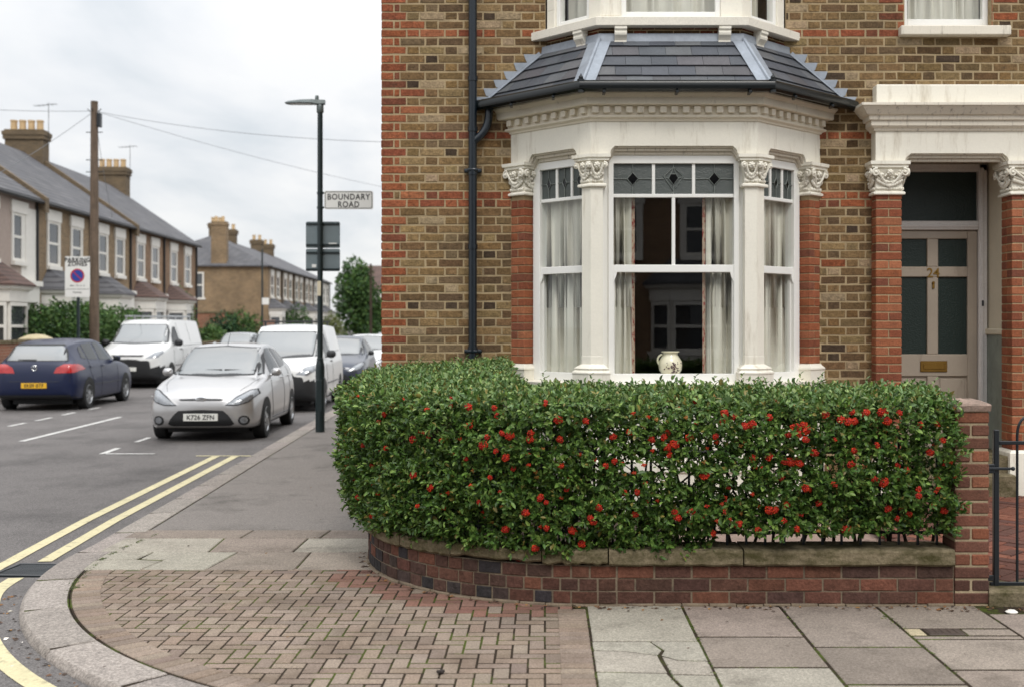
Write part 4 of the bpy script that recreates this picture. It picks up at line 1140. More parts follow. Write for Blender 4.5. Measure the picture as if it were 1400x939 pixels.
# recess
YD = 11.12
mb = MB()
mb.face([(4.205, YP + .24, .4), (4.205, YD, .4), (4.205, YD, 3.3), (4.205, YP + .24, 3.3)]); mb.face([(3.1, YP + .24, .4), (3.1, YD, .4), (3.1, YD, 3.3), (3.1, YP + .24, 3.3)])
mb.face([(3.1, YP + .2, 3.24), (4.205, YP + .2, 3.24), (4.205, YD + .1, 3.24), (3.1, YD + .1, 3.24)])
mb.face([(3.0, YD + .06, .3), (4.4, YD + .06, .3), (4.4, YD + .06, 3.3), (3.0, YD + .06, 3.3)])
mb.build('porch_lining', MT['cream'], house, recalc=False)
mb = MB(); mb.box(4.185, 4.206, YP + .24, YD - .02, .5, 1.575, .002); mb.build('tile_dado', MT['tile'], house)
mb = MB(); mb.box(4.165, 4.207, YP + .241, YD - .02, 1.575, 1.63, .008); mb.build('dado_rail', MT['cream'], house)
mb = MB(); mb.box(3.10, 4.204, YP + .02, YD + .05, .1, .50, .008, jit(srgb(120, 112, 98))); mb.box(3.17, 4.14, YP - .12, YP + .2, .1, .35, .015, srgb(128, 120, 100)); mb.build('porch_step', MT['coping'], house)
# frame
mb = MB()
for a, b, c, d in ((3.165, 3.255, .5, 3.19), (4.105, 4.188, .5, 3.19), (3.165, 4.188, 3.115, 3.189), (3.256, 4.104, 2.562, 2.648)):
    mb.box(a, b, YD - .05, YD + .05, c, d, .008)
mb.box(4.118, 4.15, YD - .062, YD - .04, .5, 3.15, .006); mb.box(3.256, 4.104, YD - .06, YD - .04, 2.585, 2.612, .005)
fr = mb.build('door_frame', M('pale_frame_paint', srgb(212, 208, 204), .45, var=.04), house)
g = MB(); g.face([(3.25, YD + .01, 2.64), (4.11, YD + .01, 2.64), (4.11, YD + .01, 3.12), (3.25, YD + .01, 3.12)]); g.build('fanlight', MT['obscure'], fr, recalc=False)
dz = lambda y: H - (y - CY) / 143.9
dx = lambda x: (x - CX) / 143.9
mb = MB(); d0, d1 = 3.258, 4.102
bx = lambda a, b, c, d, y0=-.02, y1=.03: mb.box(a, b, YD + y0, YD + y1, c, d, .006)
xs = [d0, dx(1229), dx(1267), dx(1282), dx(1322), d1]
zt = [2.558, dz(327), dz(365), dz(379), dz(484), dz(514), dz(588), .505]
for a, b in ((0, 1), (4, 5)): bx(xs[a], xs[b], .505, 2.558)
for a, b in ((0, 1), (2, 3), (4, 5), (6, 7)): bx(xs[1], xs[4], zt[b], zt[a], -.019)
for a, b in ((1, 2), (3, 4), (5, 6)): bx(xs[2], xs[3], zt[b], zt[a], -.0185)
for a, b in ((1, 2), (3, 4)): bx(xs[a] + .02, xs[b] - .02, zt[6] + .02, zt[5] - .02, -.006, .01)
mb.box(xs[1], xs[4], YD + .004, YD + .012, zt[6], zt[5], 0)
dr = mb.build('front_door', MT['doorpaint'], house)
g = MB()
for a, b in ((1, 2), (3, 4)):
    for c, d in ((1, 2), (3, 4)):
        g.face([(xs[a], YD + .006, zt[d]), (xs[b], YD + .006, zt[d]), (xs[b], YD + .006, zt[c]), (xs[a], YD + .006, zt[c])])
g.build('pane', MT['obscure'], dr, recalc=False)
mb = MB(); mb.box(dx(1257), dx(1294), YD - .03, YD - .018, dz(508), dz(493), .006); mb.box(dx(1261), dx(1290), YD - .036, YD - .028, dz(504.5), dz(497), .004); mb.build('letterbox', MT['brass'], dr)
mb = MB(); mb.lathe([(.001, 0), (.014, 0), (.014, .012), (.008, .02), (.001, .02)], (0, 0, 0), 10, T=Matrix.Translation((dx(1275), YD - .019, dz(387))) @ Matrix.Rotation(rad(90), 4, 'X'))
mb.box(dx(1273.4), dx(1276.6), YD - .032, YD - .018, dz(395), dz(388), .003); mb.build('knocker', MT['brass'], dr)
text('24', .125, Matrix.Translation((dx(1275), YD - .022, dz(374))) @ Matrix.Rotation(rad(90), 4, 'X'), 'door_number', MT['brass'], dr, .003, bold=.0015)
mb = MB(); mb.box(4.128, 4.146, YD - .072, YD - .05, dz(419), dz(411), .004); mb.ball((4.137, YD - .076, dz(415)), .008, 8, 5); mb.build('doorbell', MT['blackiron'], fr)
# ------------------------------------------------------------------ garden wall, pillar, gate, railing
WX1, WY = 2.424, 6.93
LARC = WR * math.pi / 2
LS = WX1 - WC[0]
def wall_pt(s, n=0.0):
    """point on the wall's outer face at arc length s from the pillar, n metres outwards; also the outward normal"""
    if s <= LS: return Vector((WX1 - s, WY - n)), Vector((0, -1))
    if s <= LS + LARC:
        a = (s - LS) / WR; d = Vector((-math.sin(a), -math.cos(a))); c = Vector((WC[0], WY + WR)); return c + d * (WR + n), d
    q = s - LS - LARC; return Vector((WC[0] - WR - n - q * .03, WY + WR + q)), Vector((-1, 0))
LT = LS + LARC + 1.85
gw = thing('garden_wall', 'low curved dark brick garden wall with stone coping under the berry hedge', 'wall', (.3, WY, 0))
mb = MB()
def curved(mb, s0, s1, n0, n1, z0, z1, ch, col, mi=0, m=3, j=.0015):
    rings = []
    for k in range(m):
        s_ = s0 + (s1 - s0) * k / (m - 1); e_ = ch if k in (0, m - 1) else 0
        pr = [(n1 - e_, z0 + ch), (n1 - ch - e_ * .3, z0), (n0, z0), (n0, z1), (n1 - ch - e_ * .3, z1), (n1 - e_, z1 - ch)]
        rings.append([(*wall_pt(s_, n_)[0], z_ + R.uniform(-j, j)) for n_, z_ in pr])
    mb.loft(rings, True, True, col, mi)
WB = [srgb(*c) for c in ((92, 63, 53), (84, 59, 51), (98, 66, 54), (78, 57, 50), (104, 68, 55), (88, 61, 52), (74, 56, 50))]
WBL = [srgb(*c) for c in ((60, 55, 54), (68, 58, 54), (54, 51, 52), (80, 60, 53))]
for k in range(3):
    z0 = .012 + k * CO; s = -.11 * (k % 2)
    while s < LT:
        cur = s > LS - .25
        w = .112 if cur else .222
        if cur and R.random() < .2: w = .16
        s1 = min(s + w, LT)
        if s1 > .02:
            blue = cur and s > LS + .2 and (k == 0 and R.random() < .8 or R.random() < .2)
            curved(mb, max(s, 0) + .005 + R.uniform(0, .002), s1 - .005 - R.uniform(0, .002), -.10, R.uniform(-.003, .002), z0 + .003, z0 + CO - .006, .004, tuple(q * 1.0 for q in jit(R.choice(WBL if blue else WB), .12, .04)))
        s = s1
curved(mb, 0, LT, -.215, -.009, 0, .24, .001, (1, 1, 1), 1, 60, 0)
for k in range(40):
    a_, b_ = LT * k / 40, LT * (k + 1) / 40; curved(mb, a_ + .004, b_ - .004, -.1, .016 + R.uniform(-.006, .006), -.02, .012 + R.uniform(-.008, .006), .006, jit(srgb(84, 78, 70), .12), 1)
mb.build('brickwork', [M('dirty_wall_brick', rough=.9, attr=True, var=.3, vscale=16, fine=.32, fscale=60, bump=.8, bscale=50, spec=.15, big=.15, stain=srgb(140, 126, 112), stain_s=(7, 7, 13), stain_t=(.68, .90)), M('grey_wall_mortar', srgb(122, 108, 90), .95, var=.2, fine=.2, bump=.3, stain=srgb(80, 70, 62), stain_s=(7, 7, 7), stain_t=(.5, .75))], gw)
cuts = [0.0, 1.252, 2.05, 2.44, 3.05, 3.52, 3.95, 4.6, 5.3, LT]
mb = MB()
for i in range(len(cuts) - 1):
    a_, b_ = cuts[i], cuts[i + 1]; m = 14; rings = []
    brk = i in (3, 4)
    for k in range(m):
        s_ = a_ + .004 + (b_ - a_ - .008) * k / (m - 1); e_ = .006 if k in (0, m - 1) else 0
        lo = .243 + R.uniform(-.004, .004) + (R.uniform(0, .02) if i in (2, 3) else 0); hi_ = .340 + R.uniform(-.003, .003) - (.012 if brk else 0)
        o_ = .034 + R.uniform(-.003, .003) - (R.uniform(.0, .02) if brk else 0)
        rings.append([(*wall_pt(s_, n_)[0], z_) for n_, z_ in ((o_ - e_, lo + .012), (o_ - .012 - e_, lo), (-.24, lo), (-.24, hi_), (o_ - .02, hi_), (o_ - .006 - e_, hi_ - .006), (o_ - e_, hi_ - .016))])
    mb.loft(rings, True, True)
mb.build('coping', MT['coping'], gw, smooth=True, ang=30)
# pillar by the gate
PX0, PX1, PY1, PZ = WX1 + .002, 2.632, WY + .225, 1.165
mb = MB(); k = 0; z = .045
while z < PZ - .02:
    cs = [PX0, PX1] if k % 2 == 0 else [PX0, PX0 + .098, PX1]
    low = z < .26
    for a_, b_ in zip(cs[:-1], cs[1:]):
        c = jit(R.choice(WB if low else [srgb(128, 82, 63), srgb(134, 84, 64), srgb(116, 76, 61), srgb(124, 80, 64), srgb(108, 74, 61)]), .14, .04)
        mb.box(a_ + (.005 if a_ > PX0 else 0) + R.uniform(0, .003), b_ - (.005 if b_ < PX1 else 0), WY + R.uniform(-.003, .002), PY1, z - .032, z + .0315, .006, c)
    z += CO; k += 1
mb.box(PX0 + .006, PX1 - .006, WY + .007, PY1 - .005, 0, PZ, 0, (1, 1, 1), 1)
pil = mb.build('pillar', [MT['redbrick'], M('pillar_mortar', srgb(158, 142, 116), .95, var=.2, fine=.2, bump=.4)], gw)
mb = MB(); rings = []
base = [(PX0 - .012, WY - .012), (PX0 + .1, WY - .016), (PX1 + .008, WY - .01), (PX1 + .01, WY + .11), (PX1 + .006, PY1 + .008), (PX0 + .1, PY1 + .01), (PX0 - .01, PY1 + .006), (PX0 - .014, WY + .11)]
for sc_, z in ((1, PZ - .005), (1.02, PZ + .02), (.97, PZ + .036), (.6, PZ + .05), (.2, PZ + .056)):
    cx, cy = (PX0 + PX1) / 2, (WY + PY1) / 2
    rings.append([(cx + (x - cx) * sc_ + R.uniform(-.006, .006), cy + (y - cy) * sc_ + R.uniform(-.006, .006), z + R.uniform(-.006, .006)) for x, y in base])
mb.loft(rings); mb.build('cap', M('pinkish_cap_mortar', srgb(140, 120, 108), .95, var=.25, fine=.25, bump=.6, bscale=50, stain=srgb(86, 78, 66), stain_s=(14, 14, 14), stain_t=(.5, .75)), pil)

GYg = 7.05
gt = thing('garden_gate', 'black iron garden gate of thin upright bars beside the brick pillar', 'gate', (2.7, GYg, .1))
mb = MB(); mb.box(2.700, 2.732, GYg - .016, GYg + .016, .085, 1.035, .004); mb.box(3.50, 3.532, GYg - .016, GYg + .016, .085, 1.035, .004)
mb.box(2.732, 3.5, GYg - .009, GYg + .009, .945, .967, .003); mb.box(2.68, 3.5, GYg - .010, GYg + .010, .095, .119, .003)
mb.build('gate_frame', MT['blackiron'], gt)
for k in range(6):
    x = 2.845 + k * .115; mb = MB()
    if k in (0, 2, 4):
        pth = [(x, GYg, .118), (x, GYg, 1.0)] + [(x + .0575 * (1 - math.cos(q)), GYg, 1.0 + .11 * math.sin(q)) for q in [math.pi * j / 10 for j in range(1, 11)]]
        mb.tube(pth, .0085, 8)
    else: mb.tube([(x, GYg, .118), (x, GYg, 1.0)], .0085, 8)
    mb.build('bar', MT['blackiron'], gt, smooth=True)
mb = MB(); mb.box(2.636, 2.80, GYg - .034, GYg - .018, .795, .811, .003); mb.box(2.636, 2.70, GYg - .03, GYg - .012, .775, .83, .004); mb.ball((2.81, GYg - .026, .803), .013, 8, 6); mb.build('latch', MT['blackiron'], gt)
mb = MB(); mb.box(2.634, 2.704, GYg - .012, GYg + .012, .125, .16, .003); mb.build('hinge', MT['blackiron'], gt)
mb = MB(); rings = [[(x, y, z + R.uniform(-.005, .005)) for x, y, z in ((2.628, WY - .01, -.02), (3.555, WY - .01, -.02), (3.555, 7.2, -.02), (2.628, 7.2, -.02))], [(2.628, WY - .01, .08), (3.555, WY - .01, .08), (3.555, 7.2, .085), (2.628, 7.2, .085)], [(2.634, WY + .008, .096), (3.555, WY + .008, .096), (3.555, 7.2, .1), (2.634, 7.2, .1)]]
mb.loft(rings); tag(mb.build('gate_step', MT['coping']), 'mossy concrete step under the black iron gate', 'step')
# paths inside the garden
mb = MB(); mb.face([(WC[0] - 1.47 * math.cos(q * .1745), WC[1] - 1.47 * math.sin(q * .1745), .04) for q in range(10)] + [(1.0, 7.06, .04), (1.0, YW, .08), (-1.15, YW, .08)])
tag(mb.build('garden_bed', M('dark_garden_soil', srgb(64, 52, 42), .95, var=.3, fine=.3, bump=.5), recalc=False), kind='structure')
mb = MB(); mb.face([(1.0, 7.0, .04), (6.5, 7.0, .04), (6.5, YW, .08), (1.0, YW, .08)])
tag(mb.build('garden_paving', M('pinkish_garden_paving', srgb(150, 128, 116), .9, var=.25, vscale=5, fine=.2, bump=.3, stain=srgb(96, 80, 72), stain_s=(5, 5, 5), stain_t=(.5, .7)), recalc=False), kind='structure')
mb = MB(); u = .105; ca = math.cos(rad(45))
for i in range(-30, 60):
    for j in range(30, 110):
        t = (i - j) % 4
        if t == 0: b = (i * u, j * u, (i + 2) * u, (j + 1) * u)
        elif t == 2: b = (i * u, (j - 1) * u, (i + 1) * u, (j + 1) * u)
        else: continue
        cx, cy = ((b[0] + b[2]) / 2 - (b[1] + b[3]) / 2) * ca + 7.0, ((b[0] + b[2]) / 2 + (b[1] + b[3]) / 2) * ca
        if not (2.55 < cx < 4.5 and 7.2 < cy < 10.36): continue
        z = .105 + .055 * (cy - 7.2) / 3.1
        T = Matrix.Translation((7.0, 0, z)) @ Matrix.Rotation(rad(45), 4, 'Z')
        mb.box(b[0] + .004, b[2] - .004, b[1] + .004, b[3] - .004, -.05, R.uniform(-.003, .003), .005, jit(R.choice([srgb(118, 76, 62), srgb(104, 70, 60), srgb(128, 84, 68), srgb(96, 68, 60)]), .12), 0, T)
mb.face([(2.5, 7.15, .095), (4.6, 7.15, .095), (4.6, 10.36, .145), (2.5, 10.36, .145)], (.03, .025, .02))
tag(mb.build('path', MT['redbrick'], recalc=False), kind='structure')

g2 = thing('garden_wall', 'low brick garden wall and pillar on the far side of the iron gate', 'wall', (4.6, WY, 0))
mb = MB()
for k in range(14):
    for a_, b_ in (((3.56, 3.77),) if k % 2 == 0 else ((3.56, 3.658), (3.668, 3.77))): mb.box(a_, b_, WY + R.uniform(-.002, .002), PY1, .012 + k * CO, .012 + k * CO + CO - .011, .005, jit(R.choice(WB if k < 3 else REDS), .14))
    if k < 3:
        for q in range(13): x = 3.78 + q * .225 - (.11 if k % 2 else 0); mb.box(max(x, 3.78), x + .214, WY + .004, PY1 - .02, .012 + k * CO, .012 + k * CO + CO - .011, .005, jit(R.choice(WB), .14))
mb.box(3.566, 3.764, WY + .008, PY1 - .006, 0, 1.08, 0, (1, 1, 1), 1); mb.box(3.764, 6.7, WY + .012, PY1 - .03, 0, .236, 0, (1, 1, 1), 1); mb.build('brickwork', [MT['redbrick'], MT['mortar']], g2)
mb = MB(); mb.box(3.775, 6.7, WY - .03, PY1 + .01, .243, .34, .01); mb.box(3.55, 3.78, WY - .01, PY1 + .01, 1.085, 1.13, .01); mb.build('coping', MT['coping'], g2)
rl_ = thing('railing', 'black iron railing standing on the wall coping within the hedge', 'railing', (1.0, WY + .12, .34))
mb = MB()
for z in (.415, .90):
    mb.tube([(*wall_pt(.02 + (LS + LARC * .6) * k / 24, -.13)[0], z) for k in range(25)], .011, 6)
mb.build('rail', MT['blackiron'], rl_, smooth=True)
k = 0; s = .06
while s < LS + LARC * .6 - .05 and k < 40:
    p = wall_pt(s, -.13)[0]; mb = MB(); mb.tube([(p.x, p.y, .335), (p.x, p.y, .96), (p.x, p.y, 1.0)], [.0085, .0085, .002], 6); mb.build('upright', MT['blackiron'], rl_, smooth=True); s += .115; k += 1

# ------------------------------------------------------------------ the berry hedge
def n_of(x, y):
    if x > WC[0]: return WY - y
    if y < WY + WR: return math.hypot(x - WC[0], y - WY - WR) - WR
    return (WC[0] - WR) - x
def sarr(s, n):
    """vectorised wall_pt for numpy arrays"""
    a = np.clip((s - LS) / WR, 0, math.pi / 2); q = np.maximum(0, s - LS - LARC); st = np.maximum(0, LS - s)
    x = WC[0] + st - np.sin(a) * (WR + n) - .03 * q; y = WY + WR - np.cos(a) * (WR + n) + q
    return x, y, -np.sin(a), -np.cos(a)
_ph = NR.uniform(0, 6.28, (14, 3)); _fr = NR.uniform(1.2, 9, (14, 2)) * NR.choice([-1, 1], (14, 2))
def lump(s, z):
    r = np.zeros_like(s)
    for i in range(14): r += np.sin(s * _fr[i, 0] + z * _fr[i, 1] + _ph[i, 0]) / (1 + .22 * abs(_fr[i, 0]))
    return r / 3.2
PZZ = np.array([.28, .34, .45, .60, .80, 1.00, 1.10, 1.17, 1.23, 1.30]); PNN = np.array([-.03, .015, .06, .09, .105, .105, .10, .085, .02, -.2])
def topz(s, n):
    q = np.clip((s - LS - LARC * .35) / (LARC * .65 + 1.6), 0, 1)
    return 1.205 + .07 * q + .05 * np.clip(-n / .7, 0, 1) + .018 * lump(s * 1.3, n * 4 + 3)
def front_n(s, z):
    q = np.clip((s - LS - LARC * .35) / (LARC * .65 + 1.6), 0, 1)
    return np.interp(z - .07 * q * (z > .9), PZZ, PNN) + .048 * lump(s * 1.7, z * 2.6) + .085 * np.clip((s - LS) / LARC, 0, 1)
HOLES = [(s_[0] / 3.333 + 780, s_[1] / 3.333 + 500, s_[2] / 3.333, s_[3] / 3.333) for s_ in (
    (115, 455, 16, 20), (110, 530, 16, 14), (265, 470, 32, 22), (335, 462, 60, 22), (395, 470, 26, 20), (505, 502, 36, 34), (545, 520, 22, 36), (560, 563, 10, 14), (655, 600, 12, 14), (732, 492, 13, 18), (770, 520, 15, 18),
    (750, 585, 13, 15), (920, 480, 10, 18), (935, 540, 6, 14), (1110, 455, 13, 13), (1150, 462, 22, 14), (1190, 465, 14, 12), (1240, 450, 8, 8), (300, 598, 20, 13), (400, 577, 10, 12), (440, 490, 12, 24), (670, 545, 8, 12),
    (830, 380, 8, 8), (1060, 470, 9, 10), (1290, 470, 8, 12), (990, 500, 7, 12), (600, 740, 8, 8), (200, 715, 8, 8), (530, 745, 8, 20), (180, 590, 8, 6), (590, 570, 10, 10), (700, 500, 8, 22))]
def holes_mask(x, y, z, grow=1.0):
    px = CX + F_PX * x / y; py = CY - F_PX * (z - H) / y
    keep = np.ones(len(x), bool); grow = grow * NR.uniform(.35, 1.1, len(x))
    for (hx, hy, rx, ry) in HOLES:
        d = ((px - hx) / (rx * grow + 1.2)) ** 2 + ((py - hy) / (ry * grow + 1.2)) ** 2
        keep &= (d > 1) | (x < .25)
    return keep

def leaves_mesh(name, P, D, Nn, Ln, Wd, Cc, mat, parent=None, fold=.18):
    n = len(P); D = D / np.linalg.norm(D, axis=1, keepdims=True)
    S = np.cross(D, Nn); S /= np.linalg.norm(S, axis=1, keepdims=True) + 1e-9; U = np.cross(S, D)
    L_ = Ln[:, None]; W_ = Wd[:, None]
    V = np.empty((n, 6, 3), np.float32)
    V[:, 0] = P; V[:, 1] = P + D * L_ * .34 + S * W_ * .5 + U * W_ * fold; V[:, 2] = P + D * L_ * .72 + S * W_ * .42 + U * W_ * fold * .9
    V[:, 3] = P + D * L_ - U * L_ * .10; V[:, 4] = P + D * L_ * .72 - S * W_ * .42 + U * W_ * fold * .9; V[:, 5] = P + D * L_ * .34 - S * W_ * .5 + U * W_ * fold
    if parent is not None: V -= np.array(chain(parent).translation, dtype=np.float32)
    me = bpy.data.meshes.new(name); me.vertices.add(n * 6); me.vertices.foreach_set('co', V.ravel())
    me.loops.add(n * 8); me.polygons.add(n * 2)
    base = (np.arange(n) * 6)[:, None]
    me.loops.foreach_set('vertex_index', (base + np.array([0, 1, 2, 3, 0, 3, 4, 5])).astype(np.int32).ravel())
    me.polygons.foreach_set('loop_start', np.arange(0, n * 8, 4, dtype=np.int32))
    a = me.attributes.new('col', 'FLOAT_COLOR', 'FACE')
    c4 = np.ones((n, 2, 4), np.float32); c4[:, :, :3] = Cc[:, None, :]; c4[:, 1, :3] *= .93
    a.data.foreach_set('color', c4.ravel()); me.materials.append(mat); me.update(); me.validate()
    o = bpy.data.objects.new(name, me); COL.objects.link(o)
    if parent is not None: o.parent = parent
    return o

hg = thing('hedge', 'clipped green hedge with orange-red berry clusters growing over the low curved wall', 'hedge', (.3, WY + .3, .1))
def sprigs(n, mode):
    S_ = NR.uniform(-.02, LT, n)
    dep = np.minimum(NR.exponential(.075, n), .34)
    if mode == 'front':
        lowz = np.where(S_ < 1.42, .43, .30)
        z = lowz + NR.uniform(0, 1, n) ** .95 * (topz(S_, np.zeros(n)) - lowz); nn = front_n(S_, z) - dep
        o = np.stack([np.full(n, 1.0), np.full(n, .35)], 1)
    elif mode == 'low':
        z = NR.uniform(.34, .70, n); nn = NR.uniform(-.62, .0, n); dep = -nn; o = np.stack([np.full(n, .6), np.full(n, .5)], 1); S_ = NR.uniform(.1, LT, n); z = np.where(S_ < 1.45, np.maximum(z, .47), z)
    elif mode == 'top':
        w = np.where(S_ > LS + LARC * .55, 1.05, .74); nn = .02 - NR.uniform(0, 1, n) * w; z = topz(S_, nn) - dep * .8
        o = np.stack([np.full(n, .15), np.full(n, 1.0)], 1)
    else:
        w = np.where(S_ > LS + LARC * .55, 1.0, .72); nn = -w + dep; z = NR.uniform(.38, 1.24, n); o = np.stack([np.full(n, -1.0), np.full(n, .3)], 1)
    x, y, ox, oy = sarr(S_, nn)
    out_ = np.stack([ox * o[:, 0], oy * o[:, 0], o[:, 1]], 1)
    out_ += NR.normal(0, .55, (n, 3)); out_ /= np.linalg.norm(out_, axis=1, keepdims=True)
    return np.stack([x, y, z], 1), out_, dep, z
LP, LD, LN, LL, LW, LCc = [], [], [], [], [], []
PALT = np.array([srgb(82, 110, 46), srgb(64, 92, 38), srgb(92, 120, 52), srgb(70, 100, 44), srgb(112, 136, 66), srgb(54, 80, 34)])
PALT_TOP = np.array([srgb(112, 136, 76), srgb(96, 124, 70), srgb(128, 146, 86), srgb(88, 116, 64), srgb(120, 136, 80), srgb(104, 130, 84)])  # top leaves: yellower green, with sky light put into the lighter colour
for mode, ns, k in (('front', 8000, 8), ('top', 6200, 7), ('back', 4200, 7), ('low', 2600, 7)):
    P, O, dep, z = sprigs(ns, mode)
    for j in range(k):
        t = (j + .5) / k
        tl = NR.uniform(.04, .095, ns)[:, None]
        az = NR.uniform(0, 6.28, ns) + j * 2.4
        ref = np.where(np.abs(O[:, 2:3]) < .9, np.array([[0, 0, 1.0]]), np.array([[1.0, 0, 0]]))
        A = np.cross(O, ref); A /= np.linalg.norm(A, axis=1, keepdims=True); B = np.cross(O, A)
        side = A * np.cos(az)[:, None] + B * np.sin(az)[:, None]
        D = O * (.45 + .5 * t) + side * (1.05 - .6 * t) + NR.normal(0, .15, (ns, 3)); D /= np.linalg.norm(D, axis=1, keepdims=True)
        Nn = O * 1.0 - D * .3 + np.array([0, 0, .55]) + NR.normal(0, .3, (ns, 3)); Nn /= np.linalg.norm(Nn, axis=1, keepdims=True)
        p = P + O * tl * (t - .3)
        ln = NR.uniform(.022, .052, ns) * (1 - .25 * (t > .8)); wd = ln * NR.uniform(.38, .52, ns)
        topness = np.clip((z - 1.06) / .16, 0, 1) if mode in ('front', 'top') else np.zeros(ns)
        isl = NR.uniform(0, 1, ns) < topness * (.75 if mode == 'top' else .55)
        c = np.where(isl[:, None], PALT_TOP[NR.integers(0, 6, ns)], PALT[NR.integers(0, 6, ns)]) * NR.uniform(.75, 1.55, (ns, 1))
        young = (NR.uniform(0, 1, ns) < .035 + .05 * topness) & (t > .4)
        c = np.where(young[:, None], np.array([srgb(150, 138, 74)]) * NR.uniform(.6, 1.1, (ns, 1)), c)
        keep = holes_mask(p[:, 0], p[:, 1], p[:, 2]) & holes_mask(p[:, 0] + D[:, 0] * ln, p[:, 1] + D[:, 1] * ln, p[:, 2] + D[:, 2] * ln, .8) & (p[:, 1] < YW - .03) & (p[:, 0] < 2.47)
        for lst, v in ((LP, p), (LD, D), (LN, Nn), (LL, ln), (LW, wd), (LCc, c)): lst.append(v[keep])
for k in range(150):
    s0 = R.uniform(0, LT); w_ = 1.0 if s0 > LS + LARC * .55 else .7; n0 = R.uniform(-w_, .04); q = wall_pt(s0, n0)[0]; z0 = float(topz(np.array([s0]), np.array([min(n0, 0)]))[0]) - .03; hh = R.uniform(.05, .13); m_ = 9
    if q.y > YW - .06: continue
    tt_ = np.linspace(.1, 1, m_); lean = np.array([R.uniform(-.35, .35), R.uniform(-.35, .35), 1.0]); p = np.array([[q.x, q.y, z0]]) + tt_[:, None] * lean * hh
    az = np.arange(m_) * 2.4; D = np.stack([np.cos(az), np.sin(az), np.full(m_, .75)], 1); Nn = np.stack([-np.cos(az) * .5, -np.sin(az) * .5, np.full(m_, 1.0)], 1)
    for lst, v in ((LP, p), (LD, D), (LN, Nn), (LL, NR.uniform(.022, .04, m_)), (LW, NR.uniform(.010, .016, m_)), (LCc, PALT_TOP[NR.integers(0, 6, m_)] * NR.uniform(.75, 1.2, (m_, 1)))): lst.append(v)
cat = np.concatenate
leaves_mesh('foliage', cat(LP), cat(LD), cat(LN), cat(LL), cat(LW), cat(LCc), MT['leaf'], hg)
mb = MB()
for k in range(70):
    s = LT * (k + R.random()) / 70; n0 = -R.uniform(.25, .45); p0 = wall_pt(s, n0)[0]; pts = [Vector((p0.x, p0.y, .05))]
    for q in range(6):
        pts.append(Vector((*wall_pt(min(max(s + R.uniform(-.07, .07) * q, 0), LT), n0 + R.uniform(-.06, .07) * q)[0], .05 + .19 * (q + 1))))
    mb.tube(pts, [.014 - .0018 * q for q in range(7)], 5)
for k in range(260):
    s = R.uniform(0, LT); n0 = -R.uniform(.08, .6); p0 = wall_pt(s, n0)[0]; z = R.uniform(.4, 1.1); p1 = wall_pt(min(max(s + R.uniform(-.2, .2), 0), LT), n0 + R.uniform(-.1, .15))[0]
    mb.tube([(p0.x, p0.y, z), ((p0.x + p1.x) / 2 + R.uniform(-.02, .02), (p0.y + p1.y) / 2, z + .06), (p1.x, p1.y, z + R.uniform(.02, .2))], [.005, .004, .0025], 4)
mb.build('stems', MT['twig'], hg, smooth=True, ang=180)['kind'] = 'stuff'

BER = '''641 556 4,584 560 3,526 566 3,617 544 2,641 582 5,565 600 4,528 612 3,497 608 3,604 602 3,666 597 3,661 608 5,686 592 4,697 595 5,725 592 4,725 600 4,692 625 5,678 616 3,702 640 3,746 549 3,763 573 5,766 600 4,
670 652 3,645 664 3,589 666 4,566 649 4,490 679 4,509 705 3,571 691 3,601 675 2,509 636 3,474 668 2,739 680 4,747 686 3,719 700 4,747 721 3,782 724 5,691 723 4,732 748 4,709 764 3,796 743 4,775 668 3,767 636 3,637 626 3,676 557 3,680 568 3,
722 620 2,656 686 3,462 569 2,480 540 2,838 596 4,861 590 4,891 600 4,907 597 4,922 606 5,913 611 5,915 621 3,840 630 3,828 636 3,942 597 4,978 596 3,973 543 4,951 548 3,990 564 5,988 576 4,1003 570 3,1027 579 5,1017 582 4,1050 570 4,1059 548 2,
1087 584 5,1098 581 5,1102 587 5,1092 593 5,1101 600 4,1077 594 4,1128 566 4,1167 575 5,1182 564 5,1159 576 5,1149 573 4,1164 563 3,1113 618 4,1141 600 2,1167 615 4,1163 634 4,1080 630 5,1092 633 5,1071 629 4,1051 624 4,1029 626 4,1041 639 2,963 649 5,
1101 666 5,1195 654 4,1198 608 3,871 672 3,853 672 3,819 693 4,868 702 4,922 699 3,926 707 4,946 698 3,966 691 2,990 699 2,1009 716 5,1036 723 4,975 728 3,1051 696 5,1059 696 5,1075 689 4,1119 687 4,1071 711 3,1089 722 3,1155 723 4,
807 707 4,811 712 4,783 725 4,795 742 4,925 755 4,801 575 4,1206 563 5,1211 575 5,1229 564 4,1257 580 3,1280 579 3,1271 618 5,1288 601 3,1226 636 3,1238 642 4,1208 659 5,1281 654 3,1255 668 3,1255 677 3,1213 695 4,1275 690 3,1290 697 4,1242 702 3,1226 708 3,1290 634 2'''
def cluster(n, w):
    """a tight domed cluster of n berries, w its radius"""
    mb = MB(); pts = []; r_ = .0056
    for k in range(n * 40):
        d = Vector((R.gauss(0, 1), R.gauss(0, 1), R.gauss(0, 1))).normalized(); d.y = -abs(d.y) * .8
        p = Vector((d.x * w * 1.12, d.y * w * .8, d.z * w * .9)) * R.uniform(.72, 1.05)
        if all((p - q).length > r_ * 1.45 for q in pts): pts.append(p)
        if len(pts) >= n: break
    for p in pts: mb.ball(p, r_ * R.uniform(.85, 1.15), 8, 5, jit(R.choice([srgb(178, 42, 17), srgb(160, 33, 16), srgb(194, 60, 22), srgb(142, 28, 15)]), .15))
    mb.ball((0, 0, 0), w * .72, 8, 5, srgb(110, 24, 16))
    for k in range(4): mb.tube([(0, w, -.004), tuple(R.choice(pts))], .0012, 4, col=srgb(92, 80, 50))
    return mb
CLM = {}
